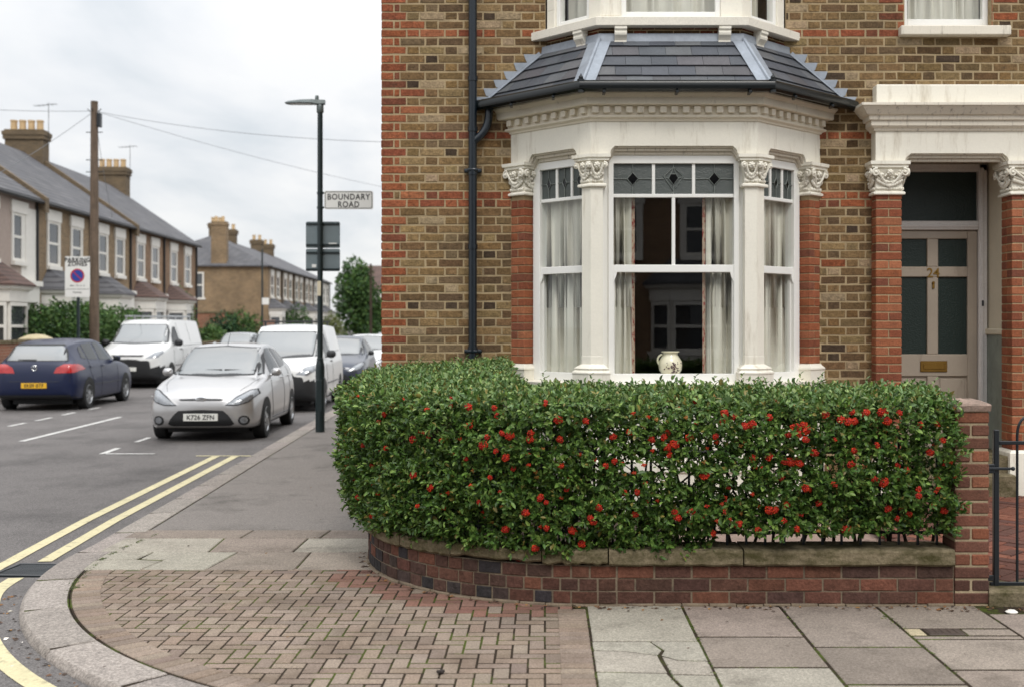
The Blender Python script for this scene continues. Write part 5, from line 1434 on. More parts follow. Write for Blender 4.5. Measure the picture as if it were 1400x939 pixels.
for w in (2, 3, 4, 5):
    CLM[w] = []
    for v_ in range(3):
        o = cluster({2: 10, 3: 20, 4: 32, 5: 46}[w], {2: .010, 3: .0155, 4: .021, 5: .026}[w]).build('berry_cluster', MT['berry'], None, smooth=True, ang=180); CLM[w].append(o.data); bpy.data.objects.remove(o)
bl = sorted([tuple(int(q) for q in t.split()) for t in BER.replace('\n', '').split(',')], key=lambda t: -t[2])
def hedge_hit(px, py):
    d = Vector(((px - CX) / F_PX, 1, -(py - CY) / F_PX)); y = 5.8
    while y < 10.4:
        p = Vector((0, 0, H)) + d * y; nn = n_of(p.x, p.y)
        sv = LS - (p.x - WC[0]) if p.x > WC[0] else (LS + WR * math.atan2(WC[0] - p.x, WY + WR - p.y) if p.y < WY + WR else LS + LARC + p.y - WY - WR)
        a = np.array([sv])
        if nn < float(front_n(a, np.array([p.z]))[0]) - .002 and p.z < float(topz(a, np.array([min(nn, 0)]))[0]): return p
        y += .008
    return None
Mh = chain(hg).translation; rest = MB(); cnt = 0
for (px, py, w) in bl:
    p = hedge_hit(px, py)
    if p is None: continue
    p = p + Vector((0, -.012, 0))
    me = R.choice(CLM[w]); rz = R.uniform(-.6, .6)
    if cnt < 100:
        o = bpy.data.objects.new('berry_cluster', me); COL.objects.link(o); o.parent = hg; o.location = p - Mh; o.rotation_euler = (R.uniform(-.5, .2), R.uniform(-.6, .6), rz); o.scale = [R.uniform(.78, 1.05)] * 3; cnt += 1
    else:
        T = Matrix.Translation(p) @ Matrix.Rotation(R.uniform(0, 6.28), 4, 'Y')
        cl = [v.color[:3] for v in me.attributes['col'].data]
        rest.add([T @ v.co for v in me.vertices], [], (1, 1, 1)); b0 = len(rest.v) - len(me.vertices)
        for pi, pl in enumerate(me.polygons): rest.f.append(tuple(b0 + i for i in pl.vertices)); rest.c.append(cl[pi]); rest.m.append(0)
# a sprinkling of small unripe clusters over the rest of the hedge
for k in range(190):
    s = R.uniform(0, LT); z = R.uniform(.45, 1.22); nn = float(front_n(np.array([s]), np.array([z]))[0]) - R.uniform(.0, .04); p = wall_pt(s, nn)[0]
    me = R.choice(CLM[2]); T = Matrix.Translation((p.x, p.y, z)); b0 = len(rest.v); rest.v.extend([tuple(T @ v.co) for v in me.vertices]); cc = R.choice([srgb(160, 56, 28), srgb(150, 104, 50), srgb(150, 40, 22), srgb(184, 60, 26), srgb(176, 50, 22)])
    for pl in me.polygons: rest.f.append(tuple(b0 + i for i in pl.vertices)); rest.c.append(cc); rest.m.append(0)
rest.build('small_berries', MT['berry'], hg, smooth=True, ang=180, recalc=False)['kind'] = 'stuff'
# ------------------------------------------------------------------ street lamp and its signs
def Rx90(loc, rz=0): return Matrix.Translation(Vector(loc)) @ Matrix.Rotation(rz, 4, 'Z') @ Matrix.Rotation(rad(90), 4, 'X')
LX, LY = -3.515, 18.3
lamp = thing('street_lamp', 'tall dark green steel street lamp post standing at the kerb beyond the hedge', 'street lamp', (LX, LY, 0))
mb = MB(); mb.lathe([(.072, 0), (.072, 1.02), (.066, 1.06), (.048, 1.13), (.045, 1.16), (.042, 5.05), (.001, 5.06)], (0, 0, 0), 16)
mb.lathe([(.049, 1.12), (.054, 1.125), (.054, 1.15), (.049, 1.155)], (0, 0, 0), 16)
MT['lamppost'] = M('dark_green_post_paint', srgb(24, 38, 40), .35, var=.12, fine=.06)
mb.build('post', MT['lamppost'], lamp, smooth=True, local=True, ang=40)
mb = MB(); mb.box(.048, .0745, -.045, .045, .3, .85, .006); mb.box(-.045, .045, -.0745, -.05, .32, .82, .006); mb.build('access_door', MT['lamppost'], lamp, local=True)
MT['galv'] = M('grey_lamp_metal', srgb(96, 104, 104), .45, metal=.3, var=.1)
mb = MB()
rings = []
for x, hw, zt_, zb_ in ((.075, .05, 5.185, 5.11), (-.05, .06, 5.19, 5.105), (-.12, .11, 5.19, 5.115), (-.3, .13, 5.18, 5.115), (-.48, .11, 5.162, 5.115), (-.54, .06, 5.15, 5.122)):
    rings.append([(x, -hw, zb_ + .01), (x, -hw * .7, zb_), (x, hw * .7, zb_), (x, hw, zb_ + .01), (x, hw * .75, zt_ - .01), (x, 0, zt_), (x, -hw * .75, zt_ - .01)])
mb.loft(rings); mb.lathe([(.05, 4.98), (.056, 4.99), (.056, 5.10), (.04, 5.12)], (0, 0, 0), 14); mb.lathe([(.03, 5.18), (.03, 5.235), (.022, 5.25), (.001, 5.252)], (-.05, 0, 0), 10)
hd = mb.build('lamp_head', MT['galv'], lamp, smooth=True, local=True, ang=40)
mb = MB(); mb.face([(-.14, -.08, 5.113), (-.46, -.07, 5.113), (-.46, .07, 5.113), (-.14, .08, 5.113)]); mb.build('lens', M('clear_lamp_lens', srgb(190, 195, 190), .15), hd, local=True)
mb = MB(); mb.box(-.035, .02, -.049, -.044, 2.12, 2.35, .002); mb.build('sticker', M('cream_sticker', srgb(214, 204, 178), .6), lamp, local=True)

SY = LY - .062
sg = thing('street_name_sign', 'white street name plate fixed like a flag to the lamp post', 'street sign', (LX + .06, LY, 3.5))
MT['signwhite'] = M('white_sign_face', srgb(226, 226, 222), .4, var=.04, fine=0); MT['signblack'] = M('black_sign_print', srgb(26, 26, 28), .45, var=0, fine=0)
MT['signback'] = M('grey_sign_back', srgb(112, 124, 128), .5, var=.08, fine=.03, metal=.1)
def rrect(x0, x1, z0, z1, r, n=5):
    out_ = []
    for cx, cz, a0 in ((x1 - r, z0 + r, -90), (x1 - r, z1 - r, 0), (x0 + r, z1 - r, 90), (x0 + r, z0 + r, 180)):
        for k in range(n + 1): a_ = rad(a0 + 90 * k / n); out_.append((cx + r * math.cos(a_), cz + r * math.sin(a_)))
    return out_
sx0, sx1, sz0, sz1 = LX + .075, LX + .835, H + (CY - 287) / 87.4, H + (CY - 262) / 87.4
mb = MB(); mb.prism([(x, SY, z) for x, z in rrect(sx0, sx1, sz0, sz1, .03)], (0, .02, 0)); mb.build('plate', MT['signwhite'], sg)
mb = MB(); o_ = rrect(sx0 + .012, sx1 - .012, sz0 + .012, sz1 - .012, .024); i_ = rrect(sx0 + .021, sx1 - .021, sz0 + .021, sz1 - .021, .018)
for k in range(len(o_)):
    j = (k + 1) % len(o_); mb.face([(o_[k][0], SY - .0015, o_[k][1]), (o_[j][0], SY - .0015, o_[j][1]), (i_[j][0], SY - .0015, i_[j][1]), (i_[k][0], SY - .0015, i_[k][1])])
mb.build('border_line', MT['signblack'], sg, recalc=False)
mx_ = (sx0 + sx1) / 2
text('BOUNDARY', .128, Rx90((mx_, SY - .002, sz0 + .187)), 'lettering', MT['signblack'], sg, .0006, bold=.0022, spacing=1.12, xs=.88)
text('ROAD', .128, Rx90((mx_, SY - .002, sz0 + .070)), 'lettering', MT['signblack'], sg, .0006, bold=.0022, spacing=1.12, xs=.88)
mb = MB()
for z in (sz0 + .03, sz1 - .03): mb.lathe([(.047, -.018), (.051, -.016), (.051, .016), (.047, .018)], (LX, LY, z), 14); mb.box(LX + .045, sx0 + .05, SY + .02, LY - .03, z - .015, z + .015, .003)
mb.build('bracket', MT['lamppost'], sg)
tb = thing('road_sign_back', 'two grey road sign plates seen from behind on the street lamp post', 'road sign', (LX, LY + .06, 2.6))
zt1, zt0, zb0 = H + (CY - 303) / 87.4, H + (CY - 340) / 87.4, H + (CY - 371) / 87.4
for nm, a, b in (('upper_plate', zt0 + .008, zt1), ('lower_plate', zb0, zt0 - .004)):
    mb = MB(); mb.prism([(x, LY + .058, z) for x, z in rrect(LX - .235, LX + .30, a, b, .025)], (0, .006, 0))
    p = mb.build(nm, MT['signback'], tb); mb = MB()
    for z in ((b - .035, a + .05) if nm[0] == 'u' else (b - .06, a + .03)): mb.box(LX - .23, LX + .295, LY + .036, LY + .0575, z - .014, z + .014, .003); mb.lathe([(.0455, -.016), (.051, -.014), (.051, .014), (.0455, .016)], (LX, LY, z), 12)
    mb.build('channel', MT['lamppost'], p)
mb = MB(); mb.box(LX + .12, LX + .25, LY + .054, LY + .0575, zt0 + .045, zt0 + .09, .001); mb.build('label_sticker', MT['signwhite'], tb)
mb = MB(); mb.box(LX - .14, LX - .07, LY + .054, LY + .0575, zb0 + .06, zb0 + .11, .001); mb.build('label_sticker', MT['signwhite'], tb)

# ------------------------------------------------------------------ far pavement: pole, zone sign, wires
poleY = 34.0; poleX = (129 - CX) / F_PX * poleY
tp = thing('telegraph_pole', 'tall weathered wooden telegraph pole rising behind the dark blue car', 'pole', (poleX, poleY, 0))
ptop = H + (CY - 139) * poleY / F_PX
mb = MB(); mb.tube([(0, 0, -.1), (0, 0, 2.5), (0, 0, 5), (0, 0, ptop)], [.145, .135, .12, .10], 14); mb.build('shaft', M('weathered_pole_wood', srgb(104, 88, 74), .9, var=.2, fine=.2, fscale=30, stain=srgb(70, 60, 48), stain_s=(20, 20, 1.2), stain_t=(.48, .7)), tp, smooth=True, local=True)
mb = MB(); mb.box(.10, .2, -.1, .08, ptop - .75, ptop - .35, .01); mb.build('junction_box', MT['blackiron'], tp, local=True)
mb = MB()
for z in (ptop - .9, ptop - 1.7, ptop - 2.05): mb.tube([(-.24, 0, z), (.24, 0, z)], .014, 6)
for a_ in (0, 90, 180, 270): mb.tube([(.12 * math.cos(rad(a_)), .12 * math.sin(rad(a_)), ptop - .3), (.2 * math.cos(rad(a_)), .2 * math.sin(rad(a_)), ptop - .22)], .015, 5)
mb.build('step_iron', MT['blackiron'], tp, local=True)
zY = 32.3; zx = (106 - CX) / F_PX * zY; s_ = F_PX / zY
zs = thing('parking_zone_sign', 'white parking zone sign with blue and red roundel on a dark pole', 'road sign', (zx, zY, 0))
mb = MB(); mb.tube([(0, .05, 0), (0, .05, H + (CY - 349) / s_)], .045, 10); mb.build('pole', MT['lamppost'], zs, smooth=True, local=True)
hw, zt_, zb_ = 17 / s_, H + (CY - 351) / s_, H + (CY - 406.5) / s_
mb = MB(); mb.prism([(x, -.01, z) for x, z in rrect(-hw, hw, zb_, zt_, .03)], (0, .015, 0)); mb.build('plate', MT['signwhite'], zs, local=True)
def ring(mb, c, r0, r1, y, n=28):
    for k in range(n):
        a_, b_ = 2 * math.pi * k / n, 2 * math.pi * (k + 1) / n
        q = [(c[0] + r * math.cos(t), y, c[1] + r * math.sin(t)) for r, t in ((r0, a_), (r1, a_), (r1, b_), (r0, b_))]
        mb.face(q if r0 > 0 else q[1:] if False else q)
rc = (0, zt_ - (zt_ - zb_) * .475); rr1 = 9.6 / s_
mb = MB(); mb.prism([(rc[0] + rr1 * .84 * math.cos(2 * math.pi * k / 28), -.013, rc[1] + rr1 * .84 * math.sin(2 * math.pi * k / 28)) for k in range(28)], (0, .002, 0)); mb.build('blue_disc', M('sign_blue', srgb(36, 66, 150), .45, var=0, fine=0), zs, local=True)
mb = MB(); ring(mb, rc, rr1 * .8, rr1, -.0142); k_ = rr1 * .83
mb.face([(rc[0] - k_ * .75, -.0146, rc[1] + k_ * .62), (rc[0] - k_ * .62, -.0146, rc[1] + k_ * .75), (rc[0] + k_ * .75, -.0146, rc[1] - k_ * .62), (rc[0] + k_ * .62, -.0146, rc[1] - k_ * .75)])
mb.build('red_ring', M('sign_red', srgb(178, 38, 44), .45, var=0, fine=0), zs, local=True, recalc=False)
for tx, sz, dz_ in (('PARKING', .165, .09), ('ZONES', .165, .19), ('Mon - Fri  8 - 6', .06, .72), ('Permits', .075, .885)):
    text(tx, sz, Matrix.Translation((0, -.0125, zt_ - (zt_ - zb_) * dz_)) @ Matrix.Rotation(rad(90), 4, 'X'), 'lettering', MT['signblack'], zs, .0006, local=True, bold=.006 if sz > .1 else .001, spacing=1.1, xs=.95)
mb = MB(); mb.box(-hw + .02, hw - .02, -.0125, -.0105, zb_ + (zt_ - zb_) * .19, zb_ + (zt_ - zb_) * .2); mb.build('divider_line', MT['signblack'], zs, local=True)

wp_ = Vector((poleX, poleY, ptop - .28))
def wire(label, a, b, sag, r=.008):
    pts = [Vector(a).lerp(Vector(b), k / 18) - Vector((0, 0, sag * 4 * (k / 18) * (1 - k / 18))) for k in range(19)]
    mb = MB(); mb.tube(pts, r, 5); tag(mb.build('overhead_wire', M('grey_wire', srgb(120, 122, 124), .6, var=0, fine=0) if 'wire' not in MT else MT['wire'], smooth=True), label, 'wire', 'wires strung from the telegraph pole')
MT['wire'] = M('grey_wire', srgb(150, 153, 156), .6, var=0, fine=0)
wire('thin overhead wire dropping steeply from the telegraph pole towards the red brick corner', wp_, (3.0, 24, 5.6), .5)
wire('thin overhead wire crossing the road high above the street lamp', wp_, (5.0, 60, 7.2), .8)
wire('thin overhead wire leaving the pole level towards the nearest chimney', wp_, (-20, 28, 7.6), .25)
wire('thin overhead wire running to the pebble white house eaves', wp_, (-16.6, 33.5, 5.5), .12)
wire('thin overhead wire running along the terrace to the second window pair', wp_, (-16.9, 46, 5.5), .3)

# ------------------------------------------------------------------ terraced houses
BK1 = brickmat('terrace_brick_tan', srgb(136, 112, 82), srgb(112, 91, 68), srgb(150, 134, 110)); BK2 = brickmat('terrace_brick_brown', srgb(138, 106, 78), srgb(116, 88, 66), srgb(150, 130, 108))
BKC = brickmat('chimney_brick', srgb(110, 92, 68), srgb(90, 76, 58), srgb(112, 100, 82)); BKR = brickmat('reddish_terrace_brick', srgb(146, 92, 68), srgb(120, 78, 60), srgb(150, 126, 104))
SLT = brickmat('terrace_slate', srgb(100, 99, 101), srgb(84, 84, 88), srgb(62, 61, 64), 2.2); TIL = brickmat('brown_roof_tile', srgb(104, 82, 74), srgb(90, 70, 64), srgb(60, 48, 44), 1.6)
WHT = M('white_render', srgb(224, 220, 212), .7, var=.06, fine=.03, stain=srgb(170, 162, 150), stain_s=(3, 3, .6), stain_t=(.6, .85)); PNK = M('pinkish_pebbledash', srgb(168, 152, 142), .9, var=.1, fine=.15, fscale=30)
FGL = glass('far_window_glass', dark=(.05, .055, .06), refl=.9); NET = M('net_curtain', srgb(170, 172, 170), .9); POT = M('cream_chimney_pot', srgb(196, 168, 128), .8, var=.12)
GUT = M('black_gutter', srgb(30, 30, 32), .5)

def terrace(name, label, loc, rz, W_=4.9, wall=BK1, trim=WHT, roof=SLT, bayroof=SLT, chim=True, ze=5.48, zr=8.3, dep=7.9, hip=False, group=None, para=True, clen=.72, npot=4, bay=True, antenna=0, detail=True, doorcol=(60, 70, 80), mirror=False):
    h = thing(name, label, 'house', loc, rz, group); B_ = dict(local=True)
    X = (lambda x: W_ - x) if mirror else (lambda x: x)
    mb = MB(); mb.box(0, W_, 0, dep, -.2, ze); 
    if not hip: mb.prism([(0.02, 0, ze), (0.02, dep, ze), (.02, dep / 2, zr - .1)], (W_ - .04, 0, 0))
    mb.build('wall', wall, h, **B_)
    mb = MB(); o = .22; hp = dep / 2 if hip else 0
    A, B2, C2, D2 = (-o * hip, -o, ze - .02), (W_, -o, ze - .02), (W_, dep / 2, zr), (hp, dep / 2, zr)
    t_ = Vector((0, 0, .08))
    for q in ([A, B2, C2, D2], [(-o * hip, dep + o, ze - .02), (W_, dep + o, ze - .02), C2, D2]): mb.prism(q, t_)
    if hip: mb.prism([A, D2, (-o, dep + o, ze - .02)], t_)
    mb.build('roof', roof, h, **B_)
    mb = MB(); mb.tube([(-.2 * hip, -o - .03, ze - .03), (W_, -o - .03, ze - .03)], .06, 6); mb.tube([(W_ - .12, -.06, ze - .05), (W_ - .12, -.06, .1)], .045, 6); mb.build('gutter', GUT, h, **B_)
    if not hip and para:
        mb = MB(); mb.prism([(-.14, -.32, ze - .34), (-.14, -.32, ze + .12), (-.14, dep / 2, zr + .28), (-.14, dep + .2, ze + .2), (-.14, dep + .2, ze - .2), (-.14, dep / 2, zr - .1), (-.14, 0, ze - .2)], (.28, 0, 0)); mb.build('party_parapet', BKC, h, **B_)
    if chim:
        mb = MB(); cx, cy = (W_, dep / 2) if not hip else (hp + .4, dep / 2 - .2); y0, y1 = cy - clen, cy + clen; zc = zr + .85
        mb.box(cx - .34, cx + .34, y0, y1, zr - 1.3, zc); mb.box(cx - .40, cx + .40, y0 - .06, y1 + .06, zc - .28, zc - .12); mb.box(cx - .43, cx + .43, y0 - .09, y1 + .09, zc - .12, zc + .03); mb.box(cx - .36, cx + .36, y0 - .02, y1 + .02, zc + .03, zc + .1)
        c = mb.build('chimney', BKC, h, **B_)
        for k in range(npot):
            mb = MB(); mb.lathe([(.13, zc + .1), (.12, zc + .42), (.14, zc + .44), (.14, zc + .5), (.09, zc + .5)], (cx, y0 + .22 + k * (2 * clen - .44) / (npot - 1), 0), 10); mb.build('chimney_pot', POT, c, **B_)
        if antenna:
            mb = MB(); mb.tube([(cx, y0 - .1, zc - .5), (cx, y0 - .1, zc + 1.2)], .012, 5); mb.tube([(cx - .3, y0 - .5, zc + 1.1), (cx + .2, y0 + .5, zc + 1.1)], .009, 4)
            for k in range(5): mb.tube([(cx - .25 + k * .1 - .12, y0 - .4 + k * .2 + .1, zc + 1.1), (cx - .25 + k * .1 + .12, y0 - .4 + k * .2 - .1, zc + 1.1)], .006, 4)
            mb.build('aerial', GUT, h, **B_)
    def win(x0, x1, z0, z1, nm='window', y=0.0, ll=.34, surround=True):
        mb = MB()
        if surround:
            mb.box(x0 - .17, x1 + .17, y - .07, y + .02, z1 - .02, z1 + ll); mb.box(x0 - .1, x1 + .1, y - .12, y + .02, z0 - .12, z0); mb.box(x0 - .11, x0 - .002, y - .05, y + .02, z0, z1 - .02); mb.box(x1 + .002, x1 + .11, y - .05, y + .02, z0, z1 - .02)
        for a, b, c, d in ((x0, x0 + .07, z0, z1), (x1 - .07, x1, z0, z1), (x0 + .07, x1 - .07, z0, z0 + .09), (x0 + .07, x1 - .07, z1 - .1, z1 - .02), (x0 + .07, x1 - .07, (z0 + z1) / 2 - .04, (z0 + z1) / 2 + .04)): mb.box(a, b, y - .035, y + .02, c, d)
        f = mb.build(nm, trim if surround else WHT, h, **B_); g = MB(); g.face([(x0 + .06, y - .012, z0 + .05), (x1 - .06, y - .012, z0 + .05), (x1 - .06, y - .012, z1 - .05), (x0 + .06, y - .012, z1 - .05)]); g.build('pane', FGL, f, recalc=False, **B_)
    cx1, cx2 = W_ * .27, W_ * .70
    for c in (cx1, cx2): win(X(c) - .46, X(c) + .46, 3.55, 5.0)
    if bay:
        b0, b1 = sorted((X(.35), X(2.75))); pj, ct = .75, .5
        mb = MB(); foot = [(b0, .0), (b0 + ct, -pj), (b1 - ct, -pj), (b1, 0)]
        stack(mb, foot, [(0, -.1), (0, .85), (.05, .87), (.05, .95), (-.08, .97), (-.08, 2.3), (0, 2.32), (0, 2.62), (.1, 2.68), (.12, 2.78), (0, 2.8)]); by = mb.build('bay', trim, h, **B_)
        mb = MB(); e_ = [(b0 - .2, 0, 2.76), (b0 + ct - .08, -pj - .18, 2.76), (b1 - ct + .08, -pj - .18, 2.76), (b1 + .2, 0, 2.76)]; r_ = [(b0 + .55, -.02, 3.42), (b1 - .55, -.02, 3.42)]
        for q in ([e_[0], e_[1], r_[0]], [e_[1], e_[2], r_[1], r_[0]], [e_[2], e_[3], r_[1]]): mb.prism(q, (0, 0, .05))
        mb.build('bay_roof', bayroof, h, **B_)
        mb = MB(); g = MB()
        for (p0, p1) in ((foot[0], foot[1]), (foot[1], foot[2]), (foot[2], foot[3])):
            a = Vector((*p0, 0)); b = Vector((*p1, 0)); U = (b - a).normalized(); I = Vector((-U.y, U.x, 0)); L_ = (b - a).length
            T = Matrix(((U.x, I.x, 0, a.x), (U.y, I.y, 0, a.y), (0, 0, 1, 0), (0, 0, 0, 1)))
            m_ = .14
            for u0, u1, z0, z1 in ((m_ - .06, m_, .97, 2.3), (L_ - m_, L_ - m_ + .06, .97, 2.3), (m_, L_ - m_, .97, 1.05), (m_, L_ - m_, 2.2, 2.3), (m_, L_ - m_, 1.6, 1.68)): mb.box(u0, u1, .0, .07, z0, z1, 0, (1, 1, 1), 0, T)
            g.face([T @ Vector(q) for q in ((m_, .062, 1.0), (L_ - m_, .062, 1.0), (L_ - m_, .062, 2.25), (m_, .062, 2.25))])
        f = mb.build('bay_window', WHT, h, **B_); g.build('pane', FGL, f, recalc=False, **B_)
    d0, d1 = sorted((X(3.45), X(4.45)))
    mb = MB()
    mb.box(d0 - .25, d0, -.16, .02, 0, 2.35); mb.box(d1, d1 + .25, -.16, .02, 0, 2.35); mb.box(d0 - .25, d1 + .25, -.161, .02, 2.35, 2.85); mb.box(d0 - .32, d1 + .32, -.24, .02, 2.85, 3.0); mb.build('porch', trim, h, **B_)
    mb = MB(); mb.box(d0 + .03, d1 - .03, -.03, .02, .05, 2.05); mb.build('door', M('front_door_paint', srgb(*doorcol), .4, var=.05), h, **B_)
    mb = MB(); mb.box(d0, d1, -.01, .015, 0, 2.35); mb.build('door_recess', MT['dark'], h, **B_)
    return h, win
RZ = math.atan2(1, SLOPE)
def fx(Y): return -13.65 + SLOPE * Y - .0018 * Y * 0
def fxs(Y): return -13.65 - .057 * Y
RZ1 = math.atan2(1, -.057)
bnds = [26.4, 31.3, 36.2, 41.2, 45.9, 50.8, 56.6]
labs = ['white rendered terraced house nearest the road corner, mostly outside the view', 'white and pinkish rendered terraced house with brown bay roof, next to brick ones', 'tan brick terraced house between the white house and the telegraph pole',
        'tan brick terraced house just past the telegraph pole, grey slate bay roof', 'brown brick terraced house between two black drainpipes with brown tiled bay roof', 'brown brick end terraced house with the small conifer by its door']
for i in range(6):
    Y0, Y1 = bnds[i], bnds[i + 1]
    wl = [PNK, PNK, BK1, BK1, BK2, BK2][i]
    h, win = terrace('terraced_house', labs[i], (fxs(Y0), Y0, 0), RZ1, (Y1 - Y0) * 1.0016, wall=wl, bayroof=[TIL, TIL, SLT, SLT, TIL, TIL][i], chim=i in (0, 3, 5), para=i in (0, 2, 4), antenna=i in (3, 5), doorcol=[(60, 60, 70), (120, 40, 36), (40, 60, 50), (30, 40, 70), (90, 40, 40), (50, 50, 50)][i], group=None)
    if i in (0, 1):
        mb = MB(); mb.box(3.6 if i else 3.6, 4.9, -.03, .01, 2.9, 5.2); mb.box(0, 4.9, -.028, .01, 0, 2.9); mb.build('white_render', WHT, h, local=True)
# second row beyond the side turning
y = 76.0
labs2 = ['hipped brick end house of the farther terrace with blank side wall', 'second house of the farther terrace, chimney above its roof', 'third house of the farther terrace, behind the white van roof', 'fourth house of the farther terrace beyond the lamp post', 'fifth, pale fronted house of the farther terrace', 'last pale house of the farther terrace beside the big green tree']
for i in range(6):
    h, win = terrace('terraced_house', labs2[i], (fxs(y) + .0, y, 0), RZ1, 5.2, wall=[BK1, BK1, BK1, BK1, WHT, WHT][i], chim=i in (0, 1, 3, 4), hip=i == 0, zr=7.75, ze=5.48, dep=9.2, para=False, clen=.45, npot=2)
    if i == 0:
        mb = MB(); mb.box(.05, .65, 2.68, 3.66, 5.4, 8.4); mb.box(0, .7, 2.62, 3.72, 8.15, 8.3); c = mb.build('chimney', BK1, h, local=True)
        for k in range(2):
            mb = MB(); mb.lathe([(.11, 8.4), (.10, 8.75), (.08, 8.75)], (.35, 2.95 + k * .45, 0), 8); mb.build('chimney_pot', POT, c, local=True)
        mb = MB(); T = Matrix.Rotation(rad(-90), 4, 'Z')
        for a, b, c_, d in ((4.1, 4.2, 3.45, 5.1), (4.85, 4.95, 3.45, 5.1), (4.0, 5.05, 3.33, 3.45), (4.2, 4.85, 5.0, 5.1), (4.2, 4.85, 4.22, 4.30)): mb.box(-.04, .01, a, b, c_, d)
        f = mb.build('side_window', WHT, h, local=True); g = MB(); g.face([(-.015, 4.15, 3.4), (-.015, 4.9, 3.4), (-.015, 4.9, 5.05), (-.015, 4.15, 5.05)]); g.build('pane', FGL, f, local=True, recalc=False)
    y += 5.2
terrace('terraced_house', 'white house with brown tiled roof closing the far end of the street', (-21.0, 128, 0), 0, 6.2, wall=WHT, roof=TIL, bayroof=TIL, chim=False, zr=8.3)
terrace('terraced_house', 'white far end house half hidden behind the near brick corner', (-14.8, 128, 0), 0, 6.2, wall=WHT, roof=TIL, bayroof=TIL, chim=True, zr=8.3)
# the houses across the main road: the windows mirror them
for i in range(5):
    terrace('terraced_house', ['brown brick house across the main road mirrored in the bay window', 'tan brick house across the main road opposite the porch', 'reddish brick house across the main road opposite the side street', 'dark brick house across the main road facing the garden gate', 'tan brick house across the main road near its far corner'][i], (5.6 - i * 5.0 + 5, -12.0, 0), math.pi, 5.0, wall=[BK1, BK2, BKR, BK2, BK1][i], chim=i % 2 == 0)

# front garden walls along the far pavement
def gx(Y): return -12.1 - .057 * Y
for lab, Ya, Yb, h_ in (('low brick garden wall in front of the near white terraced house', 27.0, 31.6, 1.22), ('low brick garden wall below the green bushes of the terrace', 33.2, 41.0, .95), ('low brick garden wall before the farther brick houses', 42.4, 55.6, .9)):
    t = thing('garden_wall', lab, 'wall', (gx(Ya), Ya, 0)); mb = MB(); mb.prism([(gx(Ya), Ya, -.02), (gx(Yb), Yb, -.02), (gx(Yb) - .22, Yb, -.02), (gx(Ya) - .22, Ya, -.02)], (0, 0, h_)); mb.build('brickwork', BKR, t)
    mb = MB(); mb.prism([(gx(Ya) + .04, Ya, h_ - .02), (gx(Yb) + .04, Yb, h_ - .02), (gx(Yb) - .26, Yb, h_ - .02), (gx(Ya) - .26, Ya, h_ - .02)], (0, 0, .08)); mb.build('coping', MT['coping'], t)
for lab, Y_ in (('brick gate pillar with pale pyramid cap behind the dark blue car', 32.3), ('brick gate pillar with pale cap between the bushes', 41.6)):
    t = thing('gate_pillar', lab, 'pillar', (gx(Y_) - .1, Y_, 0)); mb = MB(); mb.box(-.28, .28, -.28, .28, -.05, 1.22); mb.build('shaft', BKR, t, local=True)
    mb = MB(); mb.loft([[(sx_ * a, sy_ * a, z) for sx_, sy_ in ((-1, -1), (1, -1), (1, 1), (-1, 1))] for a, z in ((.34, 1.22), (.34, 1.30), (.16, 1.40), (.02, 1.42))]); mb.build('cap', M('pale_cap_stone', srgb(196, 182, 148), .8), t, local=True)
t = thing('garden_wall', 'tall brick side garden wall in front of the hipped end house', 'wall', (-22, 67, 0)); mb = MB(); mb.box(-24, -17.4, 67, 67.25, -.05, 2.35); mb.box(-17.65, -17.4, 67.25, 75.5, -.05, 2.0); mb.build('brickwork', BKR, t); mb = MB(); mb.box(-24, -17.35, 66.95, 67.3, 2.35, 2.45); mb.build('coping', MT['coping'], t)

# ------------------------------------------------------------------ bushes and trees
def crown(name, parent, blobs, n, ln, cols, mat=None):
    P, D, Nn, C_ = [], [], [], []
    tot = sum(b[3] * b[4] for b in blobs)
    for (x, y_, z, r, rz_) in blobs:
        k = int(n * r * rz_ / tot); d = NR.normal(0, 1, (k, 3)); d /= np.linalg.norm(d, axis=1, keepdims=True)
        rr = NR.uniform(.55, 1.05, (k, 1)) ** .6 * (1 + .18 * np.sin(d[:, 0:1] * 7 + z) * np.sin(d[:, 2:3] * 6 + x))
        P.append(np.array([[x, y_, z]]) + d * rr * np.array([[r, r, rz_]])); D.append(d * .5 + NR.normal(0, .6, (k, 3))); Nn.append(d + np.array([[0, 0, .6]]) + NR.normal(0, .35, (k, 3)))
        C_.append(cols[NR.integers(0, len(cols), k)] * NR.uniform(.6, 1.35, (k, 1)))
    P, D, Nn, C_ = (np.concatenate(q) for q in (P, D, Nn, C_)); k = len(P); keep = P[:, 2] > .05
    l = NR.uniform(.6, 1.3, k) * ln
    o = leaves_mesh(name, P[keep], D[keep], Nn[keep], l[keep], l[keep] * .55, C_[keep], mat or MT['leafdull'], parent)
    return o
G1 = np.array([srgb(62, 92, 46), srgb(74, 104, 50), srgb(54, 82, 44), srgb(86, 112, 56)]); G2 = np.array([srgb(84, 114, 60), srgb(98, 124, 66), srgb(72, 102, 54)]); G3 = np.array([srgb(44, 74, 50), srgb(52, 84, 52), srgb(38, 64, 46), srgb(66, 96, 56)]); G4 = np.array([srgb(112, 118, 66), srgb(96, 106, 60)])
